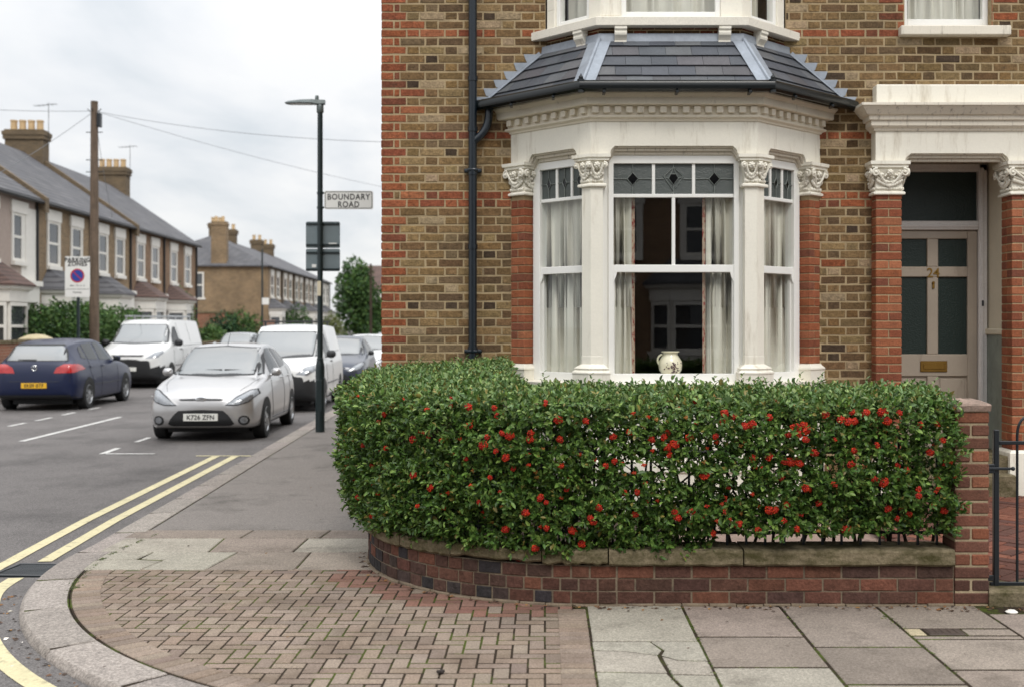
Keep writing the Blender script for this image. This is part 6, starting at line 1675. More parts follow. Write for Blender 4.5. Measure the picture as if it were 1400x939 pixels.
def bush(label, x, y_, r, h_, cols=G1, n=3800, ln=.125, name='bush'):
    t = thing(name, label, name if name != 'columnar_tree' else 'tree', (x, y_, 0))
    mb = MB()
    for k in range(5): a_ = k * 1.3; mb.tube([(.1 * math.cos(a_), .1 * math.sin(a_), 0), (.3 * r * math.cos(a_), .3 * r * math.sin(a_), h_ * .55)], [.035, .015], 5)
    mb.build('stem', MT['twig'], t, local=True)
    bl_ = [(x, y_, h_ * .5, r * .9, h_ * .5)] + [(x + R.uniform(-.55, .55) * r, y_ + R.uniform(-.55, .55) * r, h_ * R.uniform(.35, .72), r * R.uniform(.4, .6), h_ * .28) for _ in range(6)]
    crown('foliage', t, bl_, n, ln, cols); return t
for lab, px_, Y_, r, h_, c in (('round green bush behind the parking zone sign', 62, 34.2, 1.05, 2.25, G1), ('dark green bush between the zone sign and the white house bay', 92, 35.6, 1.1, 2.45, G1), ('green bush showing between zone sign and telegraph pole', 116, 37.5, 1.1, 2.5, G2), ('pale green bush just past the telegraph pole', 150, 38.8, 1.15, 2.35, G2),
                               ('green bush over the white van windscreen', 172, 41.0, 1.2, 2.3, G1), ('narrow small conifer bush by the end terraced house', 245, 53.0, .85, 3.3, G2)):
    bush(lab, (px_ - CX) / F_PX * Y_, Y_, r, h_, c)
for lab, px_, Y_, r, h_, c in (('dark rounded bush below the blank side wall of the hipped house', 303, 64, 1.2, 2.3, G3), ('green bush at the corner of the hipped house side wall', 328, 65, 1.1, 2.5, G1), ('low clipped yellowish bush beside the white van rear', 286, 58, .8, 1.6, G2), ('tall narrow bush in front of the farther terrace', 405, 82, 1.1, 3.2, G1), ('yellowish bush behind the white van roof', 452, 88, 1.2, 2.6, G4)):
    bush(lab, (px_ - CX) / F_PX * Y_, Y_, r, h_, c, 2200, .16)
def tree(label, x, y_, h_, r, cols, n=3200, ln=.34):
    t = thing('tree', label, 'tree', (x, y_, 0)); mb = MB(); mb.tube([(0, 0, -.1), (.05, 0, h_ * .3), (0, .05, h_ * .75)], [.22, .17, .06], 8)
    for k in range(6): a_ = k * 1.05; mb.tube([(0, 0, h_ * (.3 + .06 * k)), (r * .6 * math.cos(a_), r * .6 * math.sin(a_), h_ * (.45 + .07 * k))], [.07, .02], 5)
    mb.build('trunk', MT['twig'], t, local=True)
    bl_ = [(x, y_, h_ * .5, r * .8, h_ * .38)] + [(x + R.uniform(-.6, .6) * r, y_ + R.uniform(-.6, .6) * r, h_ * R.uniform(.12, .82), r * R.uniform(.4, .6), h_ * .17) for _ in range(16)] + [(x - .2, y_, h_ * .88, r * .4, h_ * .13)]
    crown('crown', t, bl_, n, ln, cols); return t
tree('big dense dark green tree at the far end of the street', -17.7, 110, 8.0, 2.35, G1, 7500, .34)
tree('smaller light green tree beside the big dark one at the street end', -16.0, 114, 3.4, 1.2, G2, 1200)
t = thing('telegraph_pole', 'thin distant wooden pole in front of the white far house', 'pole', ((507 - CX) / F_PX * 100, 100, 0)); mb = MB(); mb.tube([(0, 0, 0), (0, 0, 6.9)], [.12, .09], 8); mb.build('shaft', MT['twig'], t, smooth=True, local=True)
mb = MB(); mb.tube([(-.2, 0, 6.5), (.2, 0, 6.5)], .02, 5); mb.build('crossarm', MT['blackiron'], t, local=True)
t = thing('lamp_post', 'thin distant dark post with a small white plate before the brick terrace', 'post', ((358.5 - CX) / F_PX * 70, 70, 0)); mb = MB(); mb.tube([(0, 0, 0), (0, 0, 6.2)], [.07, .05], 8); mb.build('post', MT['lamppost'], t, smooth=True, local=True)
mb = MB(); mb.box(0, .42, -.06, -.05, 2.9, 3.3); mb.build('plate', MT['signwhite'], t, local=True)
# ------------------------------------------------------------------ parked vehicles
def pchip(xs, ys, q):
    xs = np.asarray(xs, float); ys = np.asarray(ys, float); h = np.diff(xs); d = np.diff(ys) / h; m = np.zeros_like(ys); m[0], m[-1] = d[0], d[-1]
    for i in range(1, len(xs) - 1):
        if d[i - 1] * d[i] > 0:
            w1, w2 = 2 * h[i] + h[i - 1], h[i] + 2 * h[i - 1]; m[i] = (w1 + w2) / (w1 / d[i - 1] + w2 / d[i])
    i = np.clip(np.searchsorted(xs, q) - 1, 0, len(h) - 1); t = (q - xs[i]) / h[i]
    return ((2 * t ** 3 - 3 * t ** 2 + 1) * ys[i] + (t ** 3 - 2 * t ** 2 + t) * h[i] * m[i] + (-2 * t ** 3 + 3 * t ** 2) * ys[i + 1] + (t ** 3 - t ** 2) * h[i] * m[i + 1])
def catmull(P, n=4):
    P = [Vector(p) for p in P]; out_ = []
    for i in range(len(P) - 1):
        a = P[i - 1] if i else P[0] * 2 - P[1]; b, c = P[i], P[i + 1]; d = P[i + 2] if i + 2 < len(P) else P[-1] * 2 - P[-2]
        for k in range(n):
            t = k / n; out_.append(.5 * ((2 * b) + (c - a) * t + (2 * a - 5 * b + 4 * c - d) * t * t + (3 * b - a - 3 * c + d) * t ** 3))
    out_.append(P[-1]); return out_
def ringpts(zb, w, zmid, zbelt, wbelt, ztop, wr):
    zA = max(zbelt + .3 * (ztop - zbelt), ztop - .11)
    half = [(0, zb), (.6 * w, zb), (.92 * w, zb + .02), (.985 * w, zb + .12), (w, zmid), (.45 * w + .55 * wbelt + .012, .4 * zmid + .6 * zbelt), (wbelt, zbelt), (wr + (wbelt - wr) * .14, zA), (wr - .03, ztop - .03), (wr * .62, ztop), (0, ztop + .012)]
    return [(p.x, p.y) for p in catmull([(x, z, 0) for x, z in half], 4)]

PAINT = {}
def paint(name, col, metal=.0, rough=.32):
    if name not in PAINT: PAINT[name] = M(name, col, rough, var=.03, fine=0, metal=metal, coat=.55, croughness=.03, spec=.5)
    return PAINT[name]
MT['carglass'] = glass('car_window_glass', dark=(.014, .017, .018), refl=.75, ior=1.6)
MT['screen'] = glass('windscreen_glass', dark=(.05, .058, .056), refl=.95, ior=2.1)
MT['plastic'] = M('black_trim_plastic', srgb(30, 31, 33), .55, var=.1, fine=.05); MT['tyre'] = M('tyre_rubber', srgb(28, 28, 29), .85, var=.15, fine=.1)
MT['rim'] = M('silver_wheel_alloy', srgb(170, 172, 174), .3, metal=.8, var=.08, fine=0); MT['chrome'] = M('bright_chrome', srgb(210, 212, 214), .15, metal=1, var=0, fine=0)
MT['lampglass'] = M('clear_headlamp', srgb(128, 131, 135), .15, metal=.4, var=.35, vscale=22, fine=0, coat=1); MT['redlamp'] = M('red_tail_lamp', srgb(170, 22, 24), .15, var=.2, vscale=20, fine=0, coat=1)
MT['platew'] = M('white_number_plate', srgb(222, 222, 216), .4, var=0, fine=0); MT['platey'] = M('yellow_number_plate', srgb(226, 176, 42), .4, var=0, fine=0)

class Car:
    def __init__(s, name, label, x, y, turn, stations, paintmat, wheels, wr_=.305, group='vehicles parked along the side street', lowdark=None, cat='car', loc_z=ZR):
        s.L = stations[-1][0]; s.t = thing(name, label, cat, (x, y, loc_z), math.atan(-SLOPE) + (math.pi if turn else 0), group)
        st = np.array(stations, float); q = np.unique(np.concatenate([np.linspace(0, s.L, 64), np.linspace(0, .5, 14), np.linspace(s.L - .5, s.L, 14)]))
        cols = [pchip(st[:, 0], st[:, k], q) for k in range(1, 8)]
        rings = []
        for i in range(len(q)):
            hf = ringpts(*[c[i] for c in cols]); ring_ = [(x_, q[i], z_) for x_, z_ in hf] + [(-x_, q[i], z_) for x_, z_ in hf[-2:0:-1]]; rings.append(ring_)
        mb = MB(); mb.loft(rings, True, True)
        if lowdark:
            for k, f in enumerate(mb.f):
                c = [sum(mb.v[i][a] for i in f) / len(f) for a in range(3)]
                if lowdark(*c): mb.m[k] = 1
        s.bvh = BVHTree.FromPolygons([Vector(v) for v in mb.v], mb.f)
        s.body = mb.build('body', [paintmat, MT['plastic']], s.t, smooth=True, local=True, ang=50)
        mb = MB(); mb.box(-.62, .62, .5, s.L - .5, .12, .3); mb.build('underbody', MT['plastic'], s.t, local=True)
        s.wheels = wheels; s.wr = wr_
    def cast(s, axis, a, b):
        o, d = {'F': ((a, -3, b), (0, 1, 0)), 'B': ((a, s.L + 3, b), (0, -1, 0)), 'R': ((3, a, b), (-1, 0, 0)), 'L': ((-3, a, b), (1, 0, 0)), 'T': ((a, b, 4), (0, 0, -1))}[axis]
        h = s.bvh.ray_cast(Vector(o), Vector(d))
        if h[0] is None: return None
        n = h[1]; n = n if n.dot(Vector(d)) < 0 else -n
        return h[0], n
    def decal(s, mb, axis, poly, off=.006, n=14, m=8, col=(1, 1, 1), mi=0):
        """a patch following the bodywork: poly in (x,z) for F/B or (y,z) for the sides"""
        xs_ = [p[0] for p in poly]; x0, x1 = min(xs_) + 1e-4, max(xs_) - 1e-4; grid = []
        for i in range(n + 1):
            x = x0 + (x1 - x0) * i / n; zs_ = []
            for k in range(len(poly)):
                a, b = poly[k], poly[(k + 1) % len(poly)]
                if (a[0] <= x < b[0]) or (b[0] <= x < a[0]): zs_.append(a[1] + (b[1] - a[1]) * (x - a[0]) / (b[0] - a[0]))
            if len(zs_) < 2: continue
            lo, hi_ = min(zs_), max(zs_); row = []
            for j in range(m + 1):
                h = s.cast(axis, x, lo + (hi_ - lo) * j / m)
                row.append(None if h is None else h[0] + h[1] * off)
            grid.append(row)
        for i in range(len(grid) - 1):
            for j in range(m):
                q = [grid[i][j], grid[i + 1][j], grid[i + 1][j + 1], grid[i][j + 1]]
                if all(p is not None for p in q) and max((q[0] - q[2]).length, (q[1] - q[3]).length) < .6: mb.face(q, col, mi)
    def screen(s, axis, poly, n=24):
        cx = sum(p[0] for p in poly) / len(poly); cz = sum(p[1] for p in poly) / len(poly)
        s.part('windscreen_seal', MT['plastic'], axis, [(cx + (x - cx) * 1.045, cz + (z - cz) * 1.09) for x, z in poly], .004, n=n); s.part('windscreen' if axis == 'F' else 'rear_window', MT['screen'], axis, poly, .008, n=n)
    def part(s, nm, mat, axis, poly, off=.006, mirror=False, parent=None, n=14, m=8):
        for sg in ((1, -1) if mirror else (1,)):
            mb = MB(); s.decal(mb, axis, [(p[0] * sg, p[1]) for p in poly] if axis in 'FB' else poly, off, n, m)
            if mb.f: o = mb.build(nm, mat, parent or s.t, smooth=True, local=True, recalc=False, ang=180, merge=True)
        return o
    def sides(s, nm, mat, poly, off=.006, n=14, m=8):
        for ax in 'LR': s.part(nm, mat, ax, poly, off, n=n, m=m)
    def line(s, axis, pts, r=.004, mat=None, nm='shut_line'):
        P = []
        for a, b in zip(pts[:-1], pts[1:]):
            for k in range(7):
                t = k / 6; h = s.cast(axis, a[0] + (b[0] - a[0]) * t, a[1] + (b[1] - a[1]) * t)
                if h: P.append(h[0] + h[1] * .001)
        if len(P) > 2: mb = MB(); mb.tube(P, r, 4); mb.build(nm, mat or MT['plastic'], s.t, smooth=True, local=True)
    def fit_wheels(s, spokes=5, track=None, hub=True):
        for wy in s.wheels:
            arch = [(wy + (s.wr + .055) * math.cos(rad(a)), s.wr - .0 + (s.wr + .055) * math.sin(rad(a))) for a in range(-20, 201, 10)]
            s.sides('wheel_arch', MT['dark'], arch, .004, 20, 8)
            for sg in (1, -1):
                hs = [s.cast('R' if sg > 0 else 'L', wy, z_) for z_ in (s.wr * .7, s.wr, s.wr * 1.5, s.wr * 1.9)]; xo = max([abs(h[0].x) for h in hs if h] or [.84]) + .012; r = s.wr
                t = MB(); pr = [(r * .62, -.2), (r * .93, -.2), (r, -.18), (r, -.03), (r * .965, -.008), (r * .80, .0), (r * .70, -.006), (r * .66, -.02), (r * .62, -.06)]
                T = Matrix.Translation((sg * xo, wy, r)) @ Matrix.Rotation(rad(90) * sg, 4, 'Y')
                t.lathe(pr, n=28, T=T); w = t.build('wheel', MT['tyre'], s.t, smooth=True, local=True)
                mb = MB(); mb.lathe([(r * .665, -.03), (r * .67, -.008), (r * .63, -.006), (r * .60, -.03)], n=28, T=T); mb.lathe([(.001, .0), (r * .13, -.002), (r * .17, -.012), (r * .17, -.04), (.001, -.04)], n=14, T=T)
                for k in range(spokes):
                    a = 2 * math.pi * k / spokes + .3; T2 = T @ Matrix.Rotation(a, 4, 'Z'); w_ = .8 / spokes * r
                    mb.prism([T2 @ Vector(q) for q in ((r * .1, -w_ * .7, -.008), (r * .64, -w_, -.016), (r * .64, w_, -.016), (r * .1, w_ * .7, -.008))], (T2.to_3x3() @ Vector((0, 0, -.02))))
                mb.build('rim', MT['rim'], w, smooth=True, local=True, ang=30)
                mb = MB(); mb.lathe([(.001, -.05), (r * .62, -.05), (r * .62, -.07), (.001, -.07)], n=20, T=T); mb.build('brake_disc', MT['dark'], w, local=True)
    def mirrors(s, y, z, mat, sc=1.0):
        for sg in (1, -1):
            h = s.cast('R' if sg > 0 else 'L', y, z)
            if not h: continue
            x = abs(h[0].x); mb = MB(); mb.box(sg * (x + .03), sg * (x + .03 + .16 * sc), y - .06 * sc, y + .05 * sc, z - .03 * sc, z + .10 * sc, .038 * sc); mb.box(sg * (x - .03), sg * (x + .05), y - .02, y + .02, z - .03, z + .0, .008)
            o = mb.build('door_mirror', mat, s.t, smooth=True, local=True, ang=50)
            mb = MB(); mb.box(sg * (x + .05), sg * (x + .03 + .14 * sc), y + .045 * sc, y + .055 * sc, z - .01 * sc, z + .08 * sc, .004); mb.build('mirror_glass', MT['carglass'], o, smooth=True, local=True)
    def plate(s, axis, txt, x, z, mat, tilt=.0):
        h = s.cast(axis, x, z); y = h[0].y; sg = -1 if axis == 'F' else 1; y += sg * .012
        mb = MB(); mb.box(x - .26, x + .26, y - .006, y + .006, z - .056, z + .056, .004); o = mb.build('number_plate', mat, s.t, local=True)
        T = Matrix.Translation((x, y + sg * .0075, z - .002)) @ Matrix.Rotation(0 if axis == 'F' else math.pi, 4, 'Z') @ Matrix.Rotation(rad(90), 4, 'X')
        if txt: text(txt, .098, T, 'lettering', MT['signblack'], o, .0005, bold=.0022, local=True, spacing=1.05, xs=.95)
    def handles(s, ys, z, mat):
        for ax, sg in (('R', 1), ('L', -1)):
            for y in ys:
                h = s.cast(ax, y, z)
                if h: mb = MB(); mb.box(h[0].x - .005, h[0].x + sg * .028, y - .085, y + .085, z - .012, z + .014, .008); mb.build('door_handle', mat, s.t, local=True)
    def at(s, *p): return chain(s.t) @ Vector(p)

def lane_x(c, Y): return c + SLOPE * Y
SILVER = paint('silver_metallic_paint', srgb(184, 183, 183), .65, .28); WHITEP = paint('white_van_paint', srgb(214, 214, 212), 0, .3); NAVY = paint('deep_navy_paint', srgb(4, 20, 56), 0, .34); PAINT['deep_navy_paint'].node_tree.nodes['Principled BSDF'].inputs['Coat Weight'].default_value = .18
SLATEB = paint('slate_blue_paint', srgb(52, 58, 72), .2, .3); PALE = paint('pale_silver_paint', srgb(190, 194, 196), .4, .3)

HATCH = [(0, .33, .52, .47, .57, .46, .61, .34), (.05, .25, .68, .48, .64, .60, .69, .5), (.16, .20, .775, .5, .715, .72, .775, .6), (.40, .19, .825, .53, .80, .775, .855, .66), (.72, .19, .85, .56, .87, .79, .93, .68), (1.0, .19, .86, .57, .91, .795, .985, .66), (1.32, .19, .86, .58, .94, .80, 1.19, .62), (1.75, .19, .86, .58, .955, .80, 1.405, .575),
         (2.15, .19, .86, .58, .975, .80, 1.47, .565), (2.7, .19, .86, .60, 1.0, .79, 1.475, .555), (3.3, .20, .85, .62, 1.04, .765, 1.425, .54), (3.62, .22, .835, .64, 1.05, .74, 1.34, .52), (3.80, .25, .80, .65, 1.02, .70, 1.14, .5), (3.90, .30, .74, .62, .9, .66, .96, .5), (3.95, .42, .62, .6, .74, .55, .78, .4)]
def hatch_front(c, k=1.0, emblem=True):
    c.screen('F', [(-.70, 1.005), (0, .985), (.70, 1.005), (.67, 1.10), (.545, 1.39), (0, 1.42), (-.545, 1.39), (-.67, 1.10)])
    c.part('headlight_surround', MT['plastic'], 'F', [(.36, .562), (.55, .56), (.71, .608), (.815, .725), (.795, .805), (.69, .79), (.53, .70)], .004, mirror=True, n=16)
    c.part('headlight', MT['lampglass'], 'F', [(.38, .575), (.55, .575), (.70, .62), (.80, .73), (.785, .79), (.70, .775), (.55, .69)], .008, mirror=True, n=16)
    c.part('lower_grille', MT['plastic'], 'F', [(-.50, .285), (-.44, .25), (.44, .25), (.50, .285), (.44, .39), (.34, .485), (0, .50), (-.34, .485), (-.44, .39)], .005, n=24)
    c.part('upper_grille', MT['plastic'], 'F', [(-.34, .655), (-.30, .635), (.30, .635), (.34, .655), (.30, .662), (0, .668), (-.30, .662)], .006, n=20, m=2)
    c.part('bumper_lip', MT['plastic'], 'F', [(-.72, .19), (.72, .19), (.74, .225), (0, .215), (-.74, .225)], .006, n=20, m=3)
    c.part('fog_lamp', MT['lampglass'], 'F', [(.64 + .055 * math.cos(rad(a)), .34 + .05 * math.sin(rad(a))) for a in range(0, 360, 24)], .01, mirror=True, n=8, m=4)
    c.part('fog_surround', MT['plastic'], 'F', [(.64 + .085 * math.cos(rad(a)), .335 + .075 * math.sin(rad(a))) for a in range(0, 360, 24)], .005, mirror=True, n=10, m=5)
def side_glass(c, f, r_, nm='side_window'):
    c.sides(nm, MT['carglass'], f); c.sides(nm, MT['carglass'], r_)

# the silver hatchback nearest the camera
sy = 17.85; c = Car('hatchback_car', 'silver hatchback parked by the lamp post, facing with its front number plate', -5.25, sy, False, HATCH, SILVER, (.80, 3.29), .30, None)
hatch_front(c)
side_glass(c, [(1.55, 1.0), (2.42, 1.04), (2.40, 1.40), (2.05, 1.395), (1.75, 1.26)], [(2.49, 1.045), (3.05, 1.085), (3.32, 1.19), (3.18, 1.34), (2.48, 1.40)])
c.screen('B', [(-.5, 1.1), (.5, 1.1), (.46, 1.32), (-.46, 1.32)])
c.part('tail_light', MT['redlamp'], 'B', [(.52, .85), (.70, .85), (.66, 1.05), (.56, 1.08)], mirror=True)
c.plate('F', 'K726 ZFN', 0, .385, MT['platew'])
h = c.cast('F', 0, .655); mb = MB(); mb.lathe([(.001, .0), (.075, .0), (.085, -.006), (.085, -.016), (.001, -.016)], n=24, T=Matrix.Translation(h[0] + Vector((0, -.016, 0))) @ Matrix.Rotation(rad(90), 4, 'X') @ Matrix.Diagonal((1, .5, 1, 1))); mb.build('oval_emblem', MT['chrome'], c.t, smooth=True, local=True)
c.mirrors(1.50, .985, SILVER); c.handles((2.28, 3.02), .90, SILVER); c.fit_wheels(7)
for ax in 'RL':
    c.line(ax, [(1.38, .32), (1.30, .6), (1.36, .93), (1.52, 1.0)]); c.line(ax, [(2.44, .27), (2.47, .8), (2.455, 1.03)]); c.line(ax, [(3.0, .50), (3.12, .8), (3.10, 1.06)]); c.line(ax, [(1.38, .29), (2.95, .29)], .008)
for sgx in (-1, 1): c.line('T', [(sgx * .70, 1.0), (sgx * .64, .5), (sgx * .55, .2)], .003)
mb = MB(); mb.tube([(0, 1.9, 1.44), (0, 2.15, 1.66)], [.006, .003], 5); mb.build('aerial', MT['plastic'], c.t, local=True)
mb = MB()
for sgx in (-1, 1): P0, P1 = c.cast('F', sgx * .62, 1.045), c.cast('F', sgx * .02 + .1, 1.06); mb.tube([P0[0] + P0[1] * .015, P1[0] + P1[1] * .015], .008, 5)
mb.build('wiper', MT['plastic'], c.t, local=True)

# the navy hatchback on the far side, seen from behind
GOLF = [(0, .33, .52, .47, .6, .5, .64, .34), (.05, .25, .7, .48, .66, .64, .72, .5), (.16, .20, .80, .5, .73, .75, .80, .6), (.45, .19, .85, .53, .83, .79, .90, .68), (.8, .19, .875, .56, .89, .81, .97, .70), (1.15, .19, .88, .57, .935, .815, 1.03, .68), (1.5, .19, .88, .58, .95, .82, 1.24, .64), (1.9, .19, .88, .58, .965, .82, 1.43, .60),
        (2.3, .19, .88, .58, .985, .82, 1.485, .59), (2.9, .19, .88, .60, 1.0, .81, 1.48, .58), (3.5, .20, .87, .62, 1.01, .79, 1.43, .57), (3.85, .22, .86, .64, 1.01, .77, 1.36, .55), (4.02, .24, .84, .65, 1.0, .75, 1.20, .57), (4.13, .27, .80, .62, .96, .72, 1.02, .60), (4.19, .32, .74, .58, .85, .68, .90, .56), (4.21, .40, .62, .55, .72, .58, .76, .44)]
gY = 28.55; c = Car('hatchback_car', 'dark blue hatchback parked across the road, showing red tail lights and yellow plate', -10.70 - .06, gY, True, GOLF, NAVY, (.84, 3.42), .315, None)
c.t.location = (-10.86, gY, ZR)
c.screen('B', [(-.62, 1.05), (.62, 1.05), (.60, 1.15), (.50, 1.345), (-.50, 1.345), (-.60, 1.15)])
c.part('tail_light', MT['redlamp'], 'B', [(.40, .79), (.80, .80), (.835, .86), (.80, .975), (.58, .975), (.44, .90)], .008, mirror=True, n=18)
c.part('rear_bumper', MT['plastic'], 'B', [(-.8, .22), (.8, .22), (.8, .34), (-.8, .34)], .004, n=20)
c.part('roof_spoiler', MT['plastic'], 'B', [(-.52, 1.352), (.52, 1.352), (.5, 1.385), (-.5, 1.385)], .012, n=14, m=3)
c.plate('B', 'EK09 BTF', 0, .535, MT['platey'])
h = c.cast('B', 0, .90); mb = MB(); T = Matrix.Translation(h[0] + Vector((0, .012, 0))) @ Matrix.Rotation(math.pi, 4, 'Z') @ Matrix.Rotation(rad(90), 4, 'X')
mb.tube([T @ Vector((.052 * math.cos(k * .2618), .052 * math.sin(k * .2618), 0)) for k in range(24)], .007, 6, closed=True)
for q in ([(-.028, .038), (0, .004), (.028, .038)], [(-.044, .012), (-.02, -.042), (0, -.006), (.02, -.042), (.044, .012)]): mb.tube([T @ Vector((a, b, 0)) for a, b in q], .0055, 5)
mb.build('round_emblem', MT['chrome'], c.t, smooth=True, local=True)
side_glass(c, [(1.72, 1.01), (2.55, 1.03), (2.52, 1.40), (2.2, 1.40), (1.95, 1.27)], [(2.62, 1.035), (3.25, 1.05), (3.22, 1.37), (2.60, 1.405)]); c.sides('quarter_window', MT['carglass'], [(3.31, 1.055), (3.56, 1.09), (3.45, 1.30), (3.29, 1.35)])
c.screen('F', [(-.70, 1.05), (.70, 1.05), (.55, 1.40), (-.55, 1.40)]); c.part('headlight', MT['lampglass'], 'F', [(.42, .60), (.76, .62), (.80, .74), (.5, .70)], mirror=True)
c.part('rear_wiper', MT['plastic'], 'B', [(-.02, 1.035), (.36, 1.06), (.36, 1.075), (-.02, 1.075)], .012, n=8, m=2)
c.mirrors(1.62, 1.0, NAVY); c.handles((2.45, 3.2), .90, NAVY); c.fit_wheels(9)
for ax in 'RL':
    c.line(ax, [(1.45, .3), (1.42, .9)]); c.line(ax, [(2.585, .27), (2.58, 1.02)]); c.line(ax, [(3.1, .55), (3.28, .8), (3.27, 1.04)]); c.line(ax, [(1.3, .52), (3.0, .52)], .008)
c.line('B', [(-.74, .95), (-.72, .62), (.72, .62), (.74, .95)], .004)

# the big white van facing the camera on the far side
VAN = [(0, .36, .66, .5, .78, .6, .82, .4), (.06, .28, .84, .52, .90, .78, .95, .55), (.2, .23, .93, .55, 1.00, .86, 1.06, .65), (.5, .22, .97, .6, 1.07, .91, 1.16, .74), (.9, .21, .985, .62, 1.13, .925, 1.27, .76), (1.1, .21, .99, .64, 1.16, .93, 1.36, .75), (1.5, .21, .995, .66, 1.18, .93, 1.66, .71), (1.85, .21, .995, .68, 1.2, .935, 1.88, .69), (2.2, .21, .995, .7, 1.22, .945, 1.95, .72),
       (3.0, .22, .995, .7, 1.25, .955, 1.965, .76), (4.6, .23, .995, .7, 1.25, .955, 1.95, .77), (4.88, .25, .98, .7, 1.24, .94, 1.92, .76), (4.95, .3, .95, .7, 1.2, .91, 1.86, .72), (4.97, .4, .9, .7, 1.1, .87, 1.75, .68)]
vY = 33.1; c = Car('panel_van', 'large white panel van with black lower bumper and roof bars across the road', lane_x(-10.0, vY), vY, False, VAN, WHITEP, (.98, 3.9), .335, None, lambda x, y_, z: z < .62 and y_ < .62 or z < .34, 'van')
c.screen('F', [(-.80, 1.30), (0, 1.27), (.80, 1.30), (.70, 1.72), (.64, 1.80), (-.64, 1.80), (-.70, 1.72)])
c.part('headlight', MT['lampglass'], 'F', [(.50, .84), (.84, .88), (.92, 1.0), (.90, 1.06), (.74, 1.02)], .008, mirror=True, n=16)
c.part('upper_grille', MT['plastic'], 'F', [(-.42, .90), (.42, .90), (.46, .945), (-.46, .945)], .006, n=18, m=3); c.part('lower_grille', MT['plastic'], 'F', [(-.62, .56), (.62, .56), (.50, .76), (0, .79), (-.50, .76)], .006, n=20)
c.plate('F', 'LB', .0, .55, MT['platew']); c.sides('side_window', MT['carglass'], [(1.42, 1.24), (2.18, 1.26), (2.15, 1.74), (1.92, 1.74), (1.62, 1.48)]); c.mirrors(1.50, 1.22, MT['plastic'], 1.5); c.handles((2.1,), 1.08, MT['plastic']); c.fit_wheels(10)
for ax in 'RL':
    c.line(ax, [(1.32, .4), (1.33, 1.2)], .005); c.line(ax, [(2.28, .3), (2.28, 1.85)], .005); c.line(ax, [(3.35, .3), (3.35, 1.85)], .005); c.line(ax, [(1.4, .62), (4.8, .62)], .012); c.line(ax, [(2.4, 1.18), (4.7, 1.2)], .006)
mb = MB()
for x in (-.62, .62): mb.box(x - .02, x + .02, 1.9, 4.7, 2.04, 2.08, .008)
for y_ in (2.0, 2.85, 3.7, 4.6): mb.box(-.66, .66, y_ - .02, y_ + .02, 2.03, 2.07, .006); [mb.box(x - .02, x + .02, y_ - .03, y_ + .03, 1.92, 2.05, .004) for x in (-.62, .62)]
mb.build('roof_rack', MT['rim'], c.t, local=True)

# the small white van behind the silver car
SVAN = [(0, .36, .6, .5, .72, .55, .78, .4), (.06, .27, .76, .5, .84, .70, .92, .55), (.2, .22, .84, .54, .93, .78, 1.01, .62), (.5, .2, .89, .57, 1.0, .83, 1.09, .66), (.85, .2, .90, .58, 1.03, .845, 1.14, .68), (1.15, .2, .905, .6, 1.05, .85, 1.28, .67), (1.5, .2, .905, .6, 1.06, .85, 1.53, .65), (1.8, .2, .905, .62, 1.07, .85, 1.70, .64), (2.2, .2, .905, .64, 1.08, .855, 1.78, .66),
        (3.0, .21, .905, .64, 1.1, .86, 1.80, .69), (4.05, .23, .90, .64, 1.1, .85, 1.77, .69), (4.3, .28, .88, .64, 1.1, .83, 1.70, .66), (4.38, .4, .82, .64, 1.0, .78, 1.58, .6)]
sY = 23.9; c = Car('panel_van', 'small white van with black bumper parked behind the silver hatchback', -5.50 - .02, sY, False, SVAN, WHITEP, (.86, 3.59), .31, None, lambda x, y_, z: z < .66 and y_ < .5 or z < .30, 'van')
c.screen('F', [(-.74, 1.15), (0, 1.12), (.74, 1.15), (.68, 1.48), (.60, 1.63), (-.60, 1.63), (-.68, 1.48)])
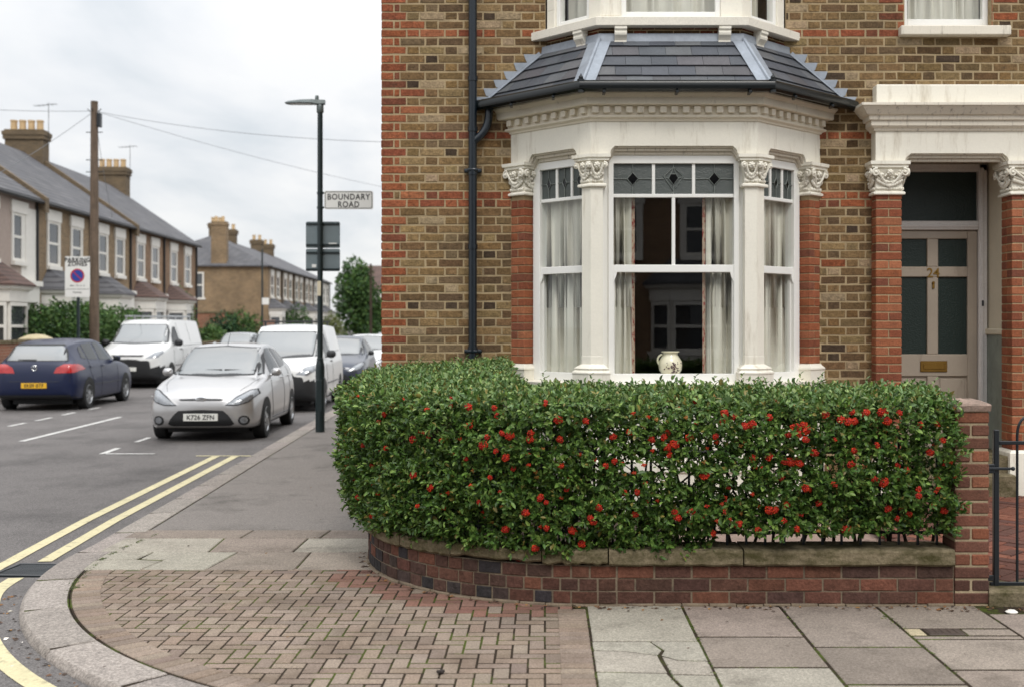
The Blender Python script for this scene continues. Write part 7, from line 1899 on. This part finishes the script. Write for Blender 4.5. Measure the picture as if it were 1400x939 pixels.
c.part('headlight', MT['lampglass'], 'F', [(.42, .78), (.66, .76), (.80, .86), (.79, .97), (.62, .93)], .008, mirror=True, n=16); c.part('upper_grille', MT['plastic'], 'F', [(-.4, .72), (.4, .72), (.36, .80), (-.36, .80)], .006, n=18, m=3)
c.plate('F', '', .0, .48, MT['platew']); c.sides('side_window', MT['carglass'], [(1.5, 1.12), (2.2, 1.14), (2.18, 1.60), (1.95, 1.60), (1.68, 1.42)]); c.mirrors(1.52, 1.12, MT['plastic'], 1.25); c.handles((2.12,), 1.0, MT['plastic']); c.fit_wheels(8)
for ax in 'RL': c.line(ax, [(1.3, .4), (1.3, 1.05)], .005); c.line(ax, [(2.28, .3), (2.28, 1.66)], .005); c.line(ax, [(2.3, 1.2), (4.2, 1.2)], .005); c.line(ax, [(1.3, .55), (3.1, .55)], .014)
mb = MB()
for y_ in (2.3, 3.6): mb = MB(); mb.box(-.66, .66, y_ - .02, y_ + .02, 1.85, 1.88, .006); [mb.box(x - .02, x + .02, y_ - .03, y_ + .03, 1.74, 1.86, .004) for x in (-.6, .6)]; mb.build('roof_bar', MT['plastic'], c.t, local=True)


# the cars farther along
for (lab, x, Y_, mat) in (('dark slate blue hatchback parked just behind the small white van', -5.66, 31.2, SLATEB), ('white hatchback behind the slate blue car, half hidden by the brick corner', lane_x(-3.78, 37.4), 37.4, WHITEP),
                          ('distant pale car whose roof shows over the white hatchback', lane_x(-4.0, 50), 50, PALE), ('pale silver hatchback seen between the two white vans', lane_x(-10.12, 47.0), 47.0, PALE), ('distant white car parked far along by the green tree', lane_x(-4.0, 64), 64, WHITEP)):
    c = Car('hatchback_car', lab, x, Y_, False, HATCH, mat, (.80, 3.29), .30, None); hatch_front(c)
    side_glass(c, [(1.55, 1.0), (2.42, 1.04), (2.40, 1.40), (2.05, 1.395), (1.75, 1.26)], [(2.49, 1.045), (3.05, 1.085), (3.32, 1.19), (3.18, 1.34), (2.48, 1.40)])
    c.mirrors(1.50, .985, MT['plastic'] if mat is SLATEB else mat); c.fit_wheels(7); c.plate('F', '', 0, .385, MT['platew'])
